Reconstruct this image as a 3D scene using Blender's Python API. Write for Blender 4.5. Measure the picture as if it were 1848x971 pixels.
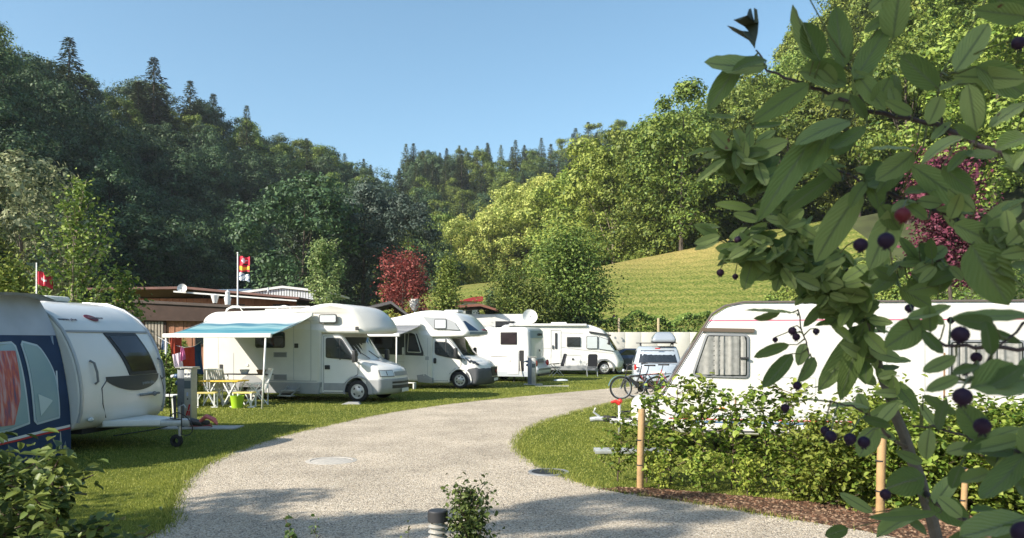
import bpy, bmesh, math, random
import numpy as np
from mathutils import Vector, Matrix

for o in list(bpy.data.objects):
    bpy.data.objects.remove(o, do_unlink=True)
scene = bpy.context.scene
R = math.radians
HAZE = 0.00018

# ------------------------------------------------------------------ camera, sky, sun, exposure
CAMH = 1.9
FPX = 1400.0
cd = bpy.data.cameras.new("camera")
cam = bpy.data.objects.new("camera", cd)
scene.collection.objects.link(cam)
cam.location = (0, 0, CAMH)
cam.rotation_euler = (R(90), 0, 0)
cd.sensor_width = 36
cd.lens = FPX / 1848 * 36
cd.shift_y = (614 - 485.5) / 1848
cd.clip_start = 0.05
cd.clip_end = 3000
cd.dof.use_dof = True
cd.dof.focus_distance = 14
cd.dof.aperture_fstop = 16
scene.camera = cam

SUN_EL, SUN_AZ = 33.0, 30.0     # azimuth: light comes from -X, turned this far towards -Y
TOSUN = Vector((-math.cos(R(SUN_EL)) * math.cos(R(SUN_AZ)), -math.cos(R(SUN_EL)) * math.sin(R(SUN_AZ)), math.sin(R(SUN_EL))))
world = bpy.data.worlds.new("World")
scene.world = world
world.use_nodes = True
wn = world.node_tree
sky = wn.nodes.new("ShaderNodeTexSky")
sky.sky_type = 'NISHITA'
sky.sun_disc = False
sky.sun_elevation = R(SUN_EL)
sky.sun_rotation = math.atan2(TOSUN.x, TOSUN.y)
sky.altitude = 500
sky.air_density = 1.0
sky.dust_density = 2.2
sky.ozone_density = 3.0
hsv = wn.nodes.new("ShaderNodeHueSaturation")
hsv.inputs["Hue"].default_value = 0.482
hsv.inputs["Saturation"].default_value = 1.0
wn.links.new(sky.outputs[0], hsv.inputs["Color"])
wn.links.new(hsv.outputs[0], wn.nodes["Background"].inputs[0])
wn.nodes["Background"].inputs[1].default_value = 0.13
sl = bpy.data.lights.new("sun", 'SUN')
sl.energy = 5.0
sl.angle = R(0.53)
sl.color = (1.0, 0.92, 0.79)
sun = bpy.data.objects.new("sun", sl)
scene.collection.objects.link(sun)
sun.rotation_euler = (-TOSUN).to_track_quat('-Z', 'Y').to_euler()
sun.location = (-30, -20, 60)
scene.view_settings.view_transform = 'Standard'
scene.view_settings.look = 'None'
scene.view_settings.exposure = 0.82
scene.view_settings.gamma = 1
scene.render.engine = 'CYCLES'
try:
    scene.cycles.max_bounces = 6
    scene.cycles.transparent_max_bounces = 6
except Exception:
    pass

# ------------------------------------------------------------------ helpers
def U(px): return (px - 924) / FPX
def PX(px, py, Y): return Vector((U(px) * Y, Y, CAMH - (py - 614) * Y / FPX))
def GP(px, py):
    Y = CAMH * FPX / (py - 614)
    return (U(px) * Y, Y)

def tag(o, label=None, cat=None, group=None, kind=None):
    if label: o['label'] = label
    if cat: o['category'] = cat
    if group: o['group'] = group
    if kind: o['kind'] = kind
    return o

def empty(name, loc=(0, 0, 0), rz=0.0, label=None, cat=None, group=None):
    o = bpy.data.objects.new(name, None)
    scene.collection.objects.link(o)
    o.location = loc
    o.rotation_euler = (0, 0, rz)
    o.empty_display_size = 0.2
    return tag(o, label, cat, group)

def copy_tree(o, parent=None):
    c = o.copy()
    scene.collection.objects.link(c)
    if parent: c.parent = parent
    for ch in list(o.children):
        copy_tree(ch, c)
    return c

MATS = {}
def mat(name, col, rough=0.5, metal=0.0, var=0.0, vscale=8.0, bump=0.0, bscale=60.0, emit=None, coat=0.0, col2=None, spec=None):
    if name in MATS: return MATS[name]
    m = bpy.data.materials.new(name)
    m.use_nodes = True
    nt = m.node_tree
    b = nt.nodes["Principled BSDF"]
    b.inputs["Base Color"].default_value = (*col, 1)
    b.inputs["Roughness"].default_value = rough
    b.inputs["Metallic"].default_value = metal
    if coat: b.inputs["Coat Weight"].default_value = coat
    if spec is not None: b.inputs["Specular IOR Level"].default_value = spec
    if var > 0 or bump > 0:
        tc = nt.nodes.new("ShaderNodeTexCoord")
    if var > 0:
        n = nt.nodes.new("ShaderNodeTexNoise"); n.inputs["Scale"].default_value = vscale; n.inputs["Detail"].default_value = 6
        nt.links.new(tc.outputs["Object"], n.inputs["Vector"])
        r = nt.nodes.new("ShaderNodeValToRGB")
        r.color_ramp.elements[0].position = 0.3; r.color_ramp.elements[1].position = 0.7
        c2 = col2 or tuple(c * (1 - var) for c in col)
        r.color_ramp.elements[0].color = (*c2, 1); r.color_ramp.elements[1].color = (*col, 1)
        nt.links.new(n.outputs["Fac"], r.inputs[0]); nt.links.new(r.outputs[0], b.inputs["Base Color"])
    if bump > 0:
        n2 = nt.nodes.new("ShaderNodeTexNoise"); n2.inputs["Scale"].default_value = bscale; n2.inputs["Detail"].default_value = 5
        nt.links.new(tc.outputs["Object"], n2.inputs["Vector"])
        bp = nt.nodes.new("ShaderNodeBump"); bp.inputs["Strength"].default_value = bump; bp.inputs["Distance"].default_value = 0.02
        nt.links.new(n2.outputs["Fac"], bp.inputs["Height"]); nt.links.new(bp.outputs[0], b.inputs["Normal"])
    MATS[name] = m
    return m

def leafmat(name, c0, c1, c2=None, trans=0.25, rough=0.55, objvar=0.25):
    """leaf material: a tone per leaf (attribute rnd) and per tree (object random)"""
    if name in MATS: return MATS[name]
    m = bpy.data.materials.new(name); m.use_nodes = True
    nt = m.node_tree; b = nt.nodes["Principled BSDF"]
    at = nt.nodes.new("ShaderNodeAttribute"); at.attribute_name = "rnd"
    r = nt.nodes.new("ShaderNodeValToRGB")
    r.color_ramp.elements[0].color = (*c0, 1); r.color_ramp.elements[1].color = (*c1, 1)
    if c2:
        e = r.color_ramp.elements.new(0.85); e.color = (*c2, 1)
    nt.links.new(at.outputs["Fac"], r.inputs[0])
    hs = nt.nodes.new("ShaderNodeHueSaturation")
    oi = nt.nodes.new("ShaderNodeObjectInfo")
    mr = nt.nodes.new("ShaderNodeMapRange"); mr.inputs[3].default_value = 1 - objvar; mr.inputs[4].default_value = 1 + objvar
    nt.links.new(oi.outputs["Random"], mr.inputs[0]); nt.links.new(mr.outputs[0], hs.inputs["Value"])
    mr2 = nt.nodes.new("ShaderNodeMapRange"); mr2.inputs[3].default_value = 0.485; mr2.inputs[4].default_value = 0.515
    mu = nt.nodes.new("ShaderNodeMath"); mu.operation = 'FRACT'
    mm = nt.nodes.new("ShaderNodeMath"); mm.operation = 'MULTIPLY'; mm.inputs[1].default_value = 7.31
    nt.links.new(oi.outputs["Random"], mm.inputs[0]); nt.links.new(mm.outputs[0], mu.inputs[0]); nt.links.new(mu.outputs[0], mr2.inputs[0])
    nt.links.new(mr2.outputs[0], hs.inputs["Hue"])
    nt.links.new(r.outputs[0], hs.inputs["Color"])
    nt.links.new(hs.outputs[0], b.inputs["Base Color"])
    b.inputs["Roughness"].default_value = rough
    b.inputs["Specular IOR Level"].default_value = 0.3
    if trans > 0:
        t = nt.nodes.new("ShaderNodeBsdfTranslucent")
        mx = nt.nodes.new("ShaderNodeMixShader"); mx.inputs[0].default_value = trans
        nt.links.new(hs.outputs[0], t.inputs[0])
        nt.links.new(b.outputs[0], mx.inputs[1]); nt.links.new(t.outputs[0], mx.inputs[2])
        nt.links.new(mx.outputs[0], nt.nodes["Material Output"].inputs[0])
    MATS[name] = m
    return m

class MB:
    """collects shapes and builds ONE mesh object"""
    def __init__(s): s.v = []; s.f = []; s.m = []; s.sm = []
    def add(s, vs, fs, mi=0, smooth=False):
        b = len(s.v); s.v += [tuple(v) for v in vs]
        for f in fs:
            s.f.append(tuple(i + b for i in f)); s.m.append(mi); s.sm.append(smooth)
        return s
    def box(s, x0, x1, y0, y1, z0, z1, mi=0, M=None):
        vs = [Vector((x, y, z)) for x in (x0, x1) for y in (y0, y1) for z in (z0, z1)]
        if M is not None: vs = [M @ v for v in vs]
        return s.add(vs, [(0, 1, 3, 2), (4, 6, 7, 5), (0, 4, 5, 1), (2, 3, 7, 6), (0, 2, 6, 4), (1, 5, 7, 3)], mi)
    def bar(s, p0, p1, w, h=None, mi=0, up=(0, 0, 1)):
        p0 = Vector(p0); p1 = Vector(p1); h = h or w
        d = (p1 - p0); L = d.length
        if L < 1e-6: return s
        d.normalize(); up = Vector(up)
        if abs(d.dot(up)) > 0.98: up = Vector((0, 1, 0))
        x = d.cross(up).normalized(); z = x.cross(d)
        vs = []
        for p in (p0, p1):
            for a, b in ((-1, -1), (1, -1), (1, 1), (-1, 1)):
                vs.append(p + x * a * w / 2 + z * b * h / 2)
        return s.add(vs, [(3, 2, 1, 0), (4, 5, 6, 7), (0, 1, 5, 4), (1, 2, 6, 5), (2, 3, 7, 6), (3, 0, 4, 7)], mi)
    def tube(s, pts, r, n=8, mi=0, cap=True):
        pts = [Vector(p) for p in pts]
        rs = r if isinstance(r, (list, tuple)) else [r] * len(pts)
        vs = []; fs = []; prev = None
        for i, p in enumerate(pts):
            d = (pts[min(i + 1, len(pts) - 1)] - pts[max(i - 1, 0)])
            d = d.normalized() if d.length > 1e-9 else Vector((0, 0, 1))
            if prev is None:
                a = Vector((0, 0, 1)) if abs(d.z) < 0.9 else Vector((1, 0, 0))
            else: a = prev
            x = (a - d * a.dot(d)).normalized(); prev = x; y = d.cross(x)
            for k in range(n):
                t = 2 * math.pi * k / n
                vs.append(p + (x * math.cos(t) + y * math.sin(t)) * rs[i])
        for i in range(len(pts) - 1):
            for k in range(n):
                a = i * n + k; b = i * n + (k + 1) % n
                fs.append((a, b, b + n, a + n))
        s.add(vs, fs, mi, True)
        if cap:
            s.add(vs[:n], [tuple(range(n))[::-1]], mi); s.add(vs[-n:], [tuple(range(n))], mi)
        return s
    def lathe(s, prof, n=24, mi=0, M=None, smooth=True):
        """prof: (r, h) list, axis = local z"""
        vs = []; fs = []
        for r_, h in prof:
            for k in range(n):
                t = 2 * math.pi * k / n
                v = Vector((r_ * math.cos(t), r_ * math.sin(t), h))
                vs.append(M @ v if M is not None else v)
        for i in range(len(prof) - 1):
            for k in range(n):
                a = i * n + k; b = i * n + (k + 1) % n
                fs.append((a, b, b + n, a + n))
        return s.add(vs, fs, mi, smooth)
    def prism(s, poly, a0, a1, axis='y', mi=0, M=None):
        """poly in the plane across axis; y: (x,z); z: (x,y); x: (y,z)"""
        def mk(p, a):
            v = {'y': (p[0], a, p[1]), 'z': (p[0], p[1], a), 'x': (a, p[0], p[1])}[axis]
            v = Vector(v); return M @ v if M is not None else v
        n = len(poly)
        vs = [mk(p, a0) for p in poly] + [mk(p, a1) for p in poly]
        fs = [tuple(range(n)), tuple(range(2 * n - 1, n - 1, -1))] + [(i, i + n, (i + 1) % n + n, (i + 1) % n) for i in range(n)]
        return s.add(vs, fs, mi)
    def ico(s, c, r, mi=0, sub=2, scale=(1, 1, 1)):
        bm = bmesh.new(); bmesh.ops.create_icosphere(bm, subdivisions=sub, radius=1)
        rr = Vector(scale) * r; c = Vector(c)
        s.add([Vector((v.co.x * rr.x, v.co.y * rr.y, v.co.z * rr.z)) + c for v in bm.verts], [tuple(v.index for v in f.verts) for f in bm.faces], mi, True)
        bm.free(); return s
    def build(s, name, mats, parent=None, bevel=0.0, seg=2, sharp=35, recalc=True, loc=None):
        if not isinstance(mats, (list, tuple)): mats = [mats]
        me = bpy.data.meshes.new(name)
        me.from_pydata(s.v, [], s.f)
        for m in mats: me.materials.append(m)
        me.polygons.foreach_set("material_index", s.m)
        me.polygons.foreach_set("use_smooth", s.sm)
        if recalc or bevel > 0:
            bm = bmesh.new(); bm.from_mesh(me)
            if recalc:
                bmesh.ops.remove_doubles(bm, verts=bm.verts, dist=1e-5)
                bmesh.ops.recalc_face_normals(bm, faces=bm.faces)
            if bevel > 0:
                es = [e for e in bm.edges if len(e.link_faces) == 2 and e.calc_face_angle(0) > R(30)]
                bmesh.ops.bevel(bm, geom=es, offset=bevel, segments=seg, profile=0.5, affect='EDGES', clamp_overlap=True)
                for f in bm.faces: f.smooth = True
                for e in bm.edges:
                    if len(e.link_faces) == 2 and e.calc_face_angle(0) > R(sharp): e.smooth = False
            else:
                for e in bm.edges:
                    if len(e.link_faces) == 2 and e.calc_face_angle(0) > R(sharp): e.smooth = False
            bm.to_mesh(me); bm.free()
        o = bpy.data.objects.new(name, me)
        scene.collection.objects.link(o)
        if parent is not None: o.parent = parent
        if loc is not None: o.location = loc
        return o

def npmesh(name, V, F4, material, rnd=None, mats=None, midx=None, smooth=False):
    """numpy quads -> mesh. V (n,3), F4 (m,k)"""
    me = bpy.data.meshes.new(name)
    V = np.asarray(V, np.float32); F4 = np.asarray(F4, np.int32)
    m, k = F4.shape
    me.vertices.add(len(V)); me.vertices.foreach_set("co", V.ravel())
    me.loops.add(m * k); me.loops.foreach_set("vertex_index", F4.ravel())
    me.polygons.add(m); me.polygons.foreach_set("loop_start", np.arange(0, m * k, k, dtype=np.int32))
    me.polygons.foreach_set("loop_total", np.full(m, k, np.int32))
    for mt in (mats or [material]): me.materials.append(mt)
    if midx is not None: me.polygons.foreach_set("material_index", np.asarray(midx, np.int32))
    if smooth: me.polygons.foreach_set("use_smooth", np.ones(m, bool))
    me.update(calc_edges=True)
    if rnd is not None:
        a = me.attributes.new("rnd", 'FLOAT', 'FACE'); a.data.foreach_set("value", np.asarray(rnd, np.float32))
    return me

def link(name, me, parent=None, loc=None):
    o = bpy.data.objects.new(name, me); scene.collection.objects.link(o)
    if parent is not None: o.parent = parent
    if loc is not None: o.location = loc
    return o

def unit(a): return a / np.maximum(np.linalg.norm(a, axis=-1, keepdims=True), 1e-9)

def leafquads(C, N, size, rng, aspect=0.55, fold=0.12, dirs=None):
    n = len(C)
    N = unit(N)
    D = rng.normal(size=(n, 3)) if dirs is None else dirs + 0.25 * rng.normal(size=(n, 3))
    D = unit(D - (D * N).sum(1, keepdims=True) * N)
    S = np.cross(N, D)
    L = (np.asarray(size) * rng.uniform(0.45, 1.5, n))[:, None]
    W = L * aspect * rng.uniform(.7, 1.2, (n, 1))
    V = np.stack([C - D * L / 2, C - D * L * 0.05 + S * W / 2 + N * fold * L, C + D * L / 2, C - D * L * 0.05 - S * W / 2 + N * fold * L], 1)
    return V.reshape(-1, 3)

def leafhex(C, N, size, rng, aspect=0.6, fold=0.14):
    """pointed oval leaves folded along the midrib: six corners, two quads each"""
    n = len(C); N = unit(N); D = rng.normal(size=(n, 3)); D[:, 2] *= .6; D = unit(D - (D * N).sum(1, keepdims=True) * N); S = np.cross(N, D)
    L = (np.asarray(size) * rng.uniform(0.6, 1.3, n))[:, None]; W = L * aspect * rng.uniform(.8, 1.15, (n, 1)); up = N * fold * L
    V = np.stack([C - D * L * .5, C - D * L * .18 + S * W * .5 + up, C + D * L * .20 + S * W * .42 + up * .8, C + D * L * .5 - N * .08 * L, C + D * L * .20 - S * W * .42 + up * .8, C - D * L * .18 - S * W * .5 + up], 1)
    return V.reshape(-1, 3)
def fhex(n):
    b = np.arange(n)[:, None, None] * 6
    return (b + np.array([[0, 1, 2, 3], [0, 3, 4, 5]])[None]).reshape(-1, 4)
def fquads(n): return np.arange(n * 4, dtype=np.int32).reshape(n, 4)

def crown_pts(rng, rx, rz, zc, nclump, nleaf, rc, flat=0.7, shell=0.55, top=1.0):
    """leaf centres and normals for a crown made of clumps of leaves"""
    d = unit(rng.normal(size=(nclump, 3)))
    rad = rng.uniform(0.25, 1.0, nclump) ** 0.45
    lump = 1 + 0.16 * np.sin(3.1 * d[:, 0] + 5 * rng.random()) + 0.14 * np.sin(4.3 * d[:, 1] + 9 * rng.random()) + 0.12 * np.sin(5 * d[:, 2] + 7 * rng.random())
    cc = d * np.minimum(rad * lump, 1.04)[:, None] * np.array([rx, rx, rz])
    taper = 1 - 0.35 * np.clip(cc[:, 2] / rz, 0, 1) ** 2 * top
    cc[:, 2] = np.minimum(cc[:, 2], .86 * rz)
    cc[:, :2] *= taper[:, None]
    cc[:, 2] += zc
    idx = rng.integers(0, nclump, nleaf)
    q = unit(rng.normal(size=(nleaf, 3)))
    r_ = rc * rng.uniform(0.6, 1.25, nclump)[idx]
    rr = rng.uniform(shell, 1.0, nleaf) ** 0.7
    st = rng.uniform(.55, 1.5, (nclump, 3))[idx]
    off = q * (r_ * rr)[:, None] * st; off[:, 2] *= flat
    off += rng.normal(size=off.shape) * rc * .16
    C = cc[idx] + off
    N = q * 1.0 + np.array([0, 0, 0.4]) + 0.22 * rng.normal(size=(nleaf, 3))
    return C, N, cc

def trunk_mb(rng, h, r, crown_c=None, nb=7, bend=0.03, z0=0.35):
    mb = MB(); pts = []; rs = []
    a = rng.uniform(0, 6.28); n = 7
    for i in range(n):
        t = i / (n - 1)
        pts.append((bend * h * math.sin(t * 2.5 + a) * t, bend * h * math.cos(t * 2.1 + a) * t, h * t - (0.35 if i == 0 else 0)))
        rs.append(r * (1.25 if i == 0 else (1 - 0.8 * t)))
    mb.tube(pts, rs, 8)
    if crown_c is not None and len(crown_c):
        for k in range(nb):
            c = crown_c[rng.integers(0, len(crown_c))]
            t = rng.uniform(z0, 0.85); i = int(t * (n - 1)); p = Vector(pts[i]); q = Vector(c)
            if q.z < p.z: p = Vector(pts[max(1, i - 2)])
            m = p.lerp(q, 0.5) + Vector((0, 0, 0.05 * h))
            r0 = rs[i] * 0.45
            mb.tube([p, m, q], [r0, r0 * 0.6, r0 * 0.25], 5, cap=False)
    return mb
# ------------------------------------------------------------------ terrain
RIDGES = [
    [(-150, -260, 30, 70), (-150, -120, 42, 75), (-145, -40, 60, 85), (-138, 20, 76, 85), (-132, 65, 74, 86), (-118, 110, 62, 84), (-104, 158, 46, 78), (-88, 198, 49, 90), (-58, 250, 45, 116),
     (-30, 290, 58, 120), (20, 290, 60, 120), (60, 260, 66, 110), (90, 200, 70, 80), (74, 150, 62, 60), (62, 122, 50, 46), (72, 85, 46, 40), (92, 40, 42, 45), (110, -20, 36, 50), (120, -160, 30, 60)],
    [(-16, 94, 6.0, 26), (-4, 88, 8.3, 28), (5, 81, 8.6, 27), (12, 76, 9.9, 28), (22, 75, 12.3, 29), (40, 70, 15, 30), (62, 62, 18, 28)],
    [(-24, 150, 9, 40), (-8, 148, 11, 46), (5, 145, 13, 50), (25, 130, 14, 48), (38, 105, 15, 36)],
]
def Hs(x, y):
    x = np.asarray(x, float); y = np.asarray(y, float)
    out = np.zeros(np.broadcast(x, y).shape)
    for rd in RIDGES:
        best = np.zeros_like(out)
        for (x0, y0, h0, w0), (x1, y1, h1, w1) in zip(rd[:-1], rd[1:]):
            dx, dy = x1 - x0, y1 - y0
            t = np.clip(((x - x0) * dx + (y - y0) * dy) / (dx * dx + dy * dy), 0, 1)
            d = np.hypot(x - (x0 + t * dx), y - (y0 + t * dy))
            q = np.clip(1 - d / (w0 + t * (w1 - w0)), 0, 1)
            f = q * q * (3 - 2 * q) * 0.45 + 0.55 * q ** 1.25
            best = np.maximum(best, (h0 + t * (h1 - h0)) * f)
        k = 3.0
        out = np.log(np.exp(out / k) + np.exp(best / k) - 1) * k
    n = np.sin(x * 0.11 + 1.3) * np.cos(y * 0.087) + 0.6 * np.sin(x * 0.23 + y * 0.19)
    return out + n * np.clip(out / 12, 0, 1) * 0.55
def H(x, y):
    i = int(min(max(np.searchsorted(xs, x) - 1, 0), len(xs) - 2)); j = int(min(max(np.searchsorted(ys, y) - 1, 0), len(ys) - 2))
    u = (x - xs[i]) / (xs[i + 1] - xs[i]); v = (y - ys[j]) / (ys[j + 1] - ys[j])
    return float(gz[i, j] * (1 - u) * (1 - v) + gz[i + 1, j] * u * (1 - v) + gz[i, j + 1] * (1 - u) * v + gz[i + 1, j + 1] * u * v)

def nodes_ground():
    m = bpy.data.materials.new("lawn_ground"); m.use_nodes = True
    nt = m.node_tree; b = nt.nodes["Principled BSDF"]; tc = nt.nodes.new("ShaderNodeTexCoord")
    def noise(sc, det=6):
        n = nt.nodes.new("ShaderNodeTexNoise"); n.inputs["Scale"].default_value = sc; n.inputs["Detail"].default_value = det
        nt.links.new(tc.outputs["Object"], n.inputs["Vector"]); return n
    n1 = noise(0.35); n2 = noise(9.0); n3 = noise(70.0)
    r1 = nt.nodes.new("ShaderNodeValToRGB")
    r1.color_ramp.elements[0].position = .3; r1.color_ramp.elements[0].color = (0.075, 0.115, 0.02, 1)
    r1.color_ramp.elements[1].position = .7; r1.color_ramp.elements[1].color = (0.20, 0.22, 0.035, 1)
    ad = nt.nodes.new("ShaderNodeMath"); ad.operation = 'ADD'
    ml = nt.nodes.new("ShaderNodeMath"); ml.operation = 'MULTIPLY_ADD'; ml.inputs[1].default_value = 0.6; ml.inputs[2].default_value = -0.3
    nt.links.new(n2.outputs[0], ml.inputs[0]); nt.links.new(n1.outputs[0], ad.inputs[0]); nt.links.new(ml.outputs[0], ad.inputs[1])
    nt.links.new(ad.outputs[0], r1.inputs[0])
    mx = nt.nodes.new("ShaderNodeMixRGB"); mx.blend_type = 'MULTIPLY'; mx.inputs[0].default_value = 0.8
    r3 = nt.nodes.new("ShaderNodeValToRGB"); r3.color_ramp.elements[0].position = .35; r3.color_ramp.elements[1].position = .65
    r3.color_ramp.elements[0].color = (.45, .5, .4, 1); r3.color_ramp.elements[1].color = (1.2, 1.15, 1, 1)
    nt.links.new(n3.outputs[0], r3.inputs[0]); nt.links.new(r1.outputs[0], mx.inputs[1]); nt.links.new(r3.outputs[0], mx.inputs[2])
    nt.links.new(mx.outputs[0], b.inputs["Base Color"])
    b.inputs["Roughness"].default_value = 0.9; b.inputs["Specular IOR Level"].default_value = 0.1
    bp = nt.nodes.new("ShaderNodeBump"); bp.inputs["Strength"].default_value = 0.8; bp.inputs["Distance"].default_value = 0.03
    nt.links.new(n3.outputs[0], bp.inputs["Height"]); nt.links.new(bp.outputs[0], b.inputs["Normal"])
    return m
def nodes_meadow():
    m = bpy.data.materials.new("mown_meadow"); m.use_nodes = True
    nt = m.node_tree; b = nt.nodes["Principled BSDF"]; tc = nt.nodes.new("ShaderNodeTexCoord")
    sp = nt.nodes.new("ShaderNodeSeparateXYZ"); nt.links.new(tc.outputs["Object"], sp.inputs[0])
    def noise(sc, det=6):
        n = nt.nodes.new("ShaderNodeTexNoise"); n.inputs["Scale"].default_value = sc; n.inputs["Detail"].default_value = det
        nt.links.new(tc.outputs["Object"], n.inputs["Vector"]); return n
    n1 = noise(0.18, 5); n2 = noise(0.9, 9); n3 = noise(5, 10)
    # hay rows left by the mower follow the contour lines
    a = nt.nodes.new("ShaderNodeMath"); a.operation = 'MULTIPLY_ADD'; a.inputs[1].default_value = 0.5
    nt.links.new(n1.outputs[0], a.inputs[0]); nt.links.new(sp.outputs["Z"], a.inputs[2])
    a2 = nt.nodes.new("ShaderNodeMath"); a2.operation = 'MULTIPLY_ADD'; a2.inputs[1].default_value = 0.75
    nt.links.new(n2.outputs[0], a2.inputs[0]); nt.links.new(a.outputs[0], a2.inputs[2])
    s = nt.nodes.new("ShaderNodeMath"); s.operation = 'MULTIPLY'; s.inputs[1].default_value = 11.0
    nt.links.new(a2.outputs[0], s.inputs[0])
    si = nt.nodes.new("ShaderNodeMath"); si.operation = 'SINE'; nt.links.new(s.outputs[0], si.inputs[0])
    mu = nt.nodes.new("ShaderNodeMath"); mu.operation = 'MULTIPLY_ADD'; mu.inputs[1].default_value = 0.07; nt.links.new(si.outputs[0], mu.inputs[0])
    nt.links.new(n3.outputs[0], mu.inputs[2])
    r = nt.nodes.new("ShaderNodeValToRGB")
    r.color_ramp.elements[0].position = 0.3; r.color_ramp.elements[0].color = (0.075, 0.115, 0.02, 1)
    r.color_ramp.elements[1].position = 0.68; r.color_ramp.elements[1].color = (0.25, 0.235, 0.07, 1)
    e = r.color_ramp.elements.new(0.50); e.color = (0.15, 0.175, 0.04, 1)
    nt.links.new(mu.outputs[0], r.inputs[0])
    # dry crest
    rz = nt.nodes.new("ShaderNodeMapRange"); rz.inputs[1].default_value = 7.0; rz.inputs[2].default_value = 10.5
    gx = nt.nodes.new("ShaderNodeMapRange"); gx.inputs[1].default_value = 27; gx.inputs[2].default_value = 17
    nt.links.new(sp.outputs["Z"], rz.inputs[0]); nt.links.new(sp.outputs["X"], gx.inputs[0])
    f = nt.nodes.new("ShaderNodeMath"); f.operation = 'MULTIPLY'; nt.links.new(rz.outputs[0], f.inputs[0]); nt.links.new(gx.outputs[0], f.inputs[1])
    f2 = nt.nodes.new("ShaderNodeMath"); f2.operation = 'MULTIPLY'; nt.links.new(f.outputs[0], f2.inputs[0]); nt.links.new(n2.outputs[0], f2.inputs[1])
    mx = nt.nodes.new("ShaderNodeMixRGB"); mx.inputs[2].default_value = (0.46, 0.34, 0.13, 1)
    nt.links.new(f2.outputs[0], mx.inputs[0]); nt.links.new(r.outputs[0], mx.inputs[1]); nt.links.new(mx.outputs[0], b.inputs["Base Color"])
    b.inputs["Roughness"].default_value = 0.95; b.inputs["Specular IOR Level"].default_value = 0.1
    bp = nt.nodes.new("ShaderNodeBump"); bp.inputs["Strength"].default_value = 0.9; bp.inputs["Distance"].default_value = 0.25
    nt.links.new(mu.outputs[0], bp.inputs["Height"]); nt.links.new(bp.outputs[0], b.inputs["Normal"])
    return m

def axis_coords(a, b, step, far):
    c = list(np.arange(a, b + .01, step))
    d = step; x = a
    lo = []
    while x > -far: d *= 1.35; x -= d; lo.append(x)
    x = b; hi = []; d = step
    while x < far: d *= 1.35; x += d; hi.append(x)
    return np.array(lo[::-1] + c + hi)
xs = axis_coords(-170, 130, 1.6, 1500); ys = axis_coords(-20, 310, 1.6, 1500)
gx, gy = np.meshgrid(xs, ys, indexing='ij')
gz = Hs(gx, gy)
V = np.stack([gx, gy, gz], -1).reshape(-1, 3)
nx, ny = len(xs), len(ys)
ii, jj = np.meshgrid(np.arange(nx - 1), np.arange(ny - 1), indexing='ij')
a = (ii * ny + jj).ravel()
F = np.stack([a, a + ny, a + ny + 1, a + 1], 1)
cx = V[F].mean(1)
mi = np.zeros(len(F), int)
mead = (cx[:, 1] > 44) & (cx[:, 2] > 0.02) & (((cx[:, 0] > -26) & (cx[:, 0] < 14) & (cx[:, 1] < 134)) | ((cx[:, 0] >= 14) & (cx[:, 0] < 30) & (cx[:, 1] < 82)))
mi[mead] = 1
woods = (cx[:, 2] > 1.0) & ~mead
mi[woods] = 2
M_FLOOR = mat("forest_floor", (0.06, 0.075, 0.022), 0.95, var=0.5, vscale=0.6)
me = npmesh("ground", V, F, None, mats=[nodes_ground(), nodes_meadow(), M_FLOOR], midx=mi, smooth=True)
tag(link("ground", me), kind='structure')

# ------------------------------------------------------------------ thin haze volume added to lift and blue the far shade
hz = MB().box(xs[0] - 5, xs[-1] + 5, ys[0] - 5, ys[-1] + 5, -1.5, 122).build("haze", None or bpy.data.materials.new("shade_lift_haze"))
hm = hz.data.materials[0]; hm.use_nodes = True; hn = hm.node_tree
for n_ in list(hn.nodes):
    if n_.type == 'BSDF_PRINCIPLED': hn.nodes.remove(n_)
pv = hn.nodes.new("ShaderNodeVolumePrincipled"); pv.inputs["Color"].default_value = (.80, .90, 1.0, 1); pv.inputs["Density"].default_value = HAZE; pv.inputs["Anisotropy"].default_value = 0.0
hn.links.new(pv.outputs[0], hn.nodes["Material Output"].inputs["Volume"])
tag(hz, "thin pale blue haze added to lift the shade on the far hills", "haze", kind='stuff')

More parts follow.
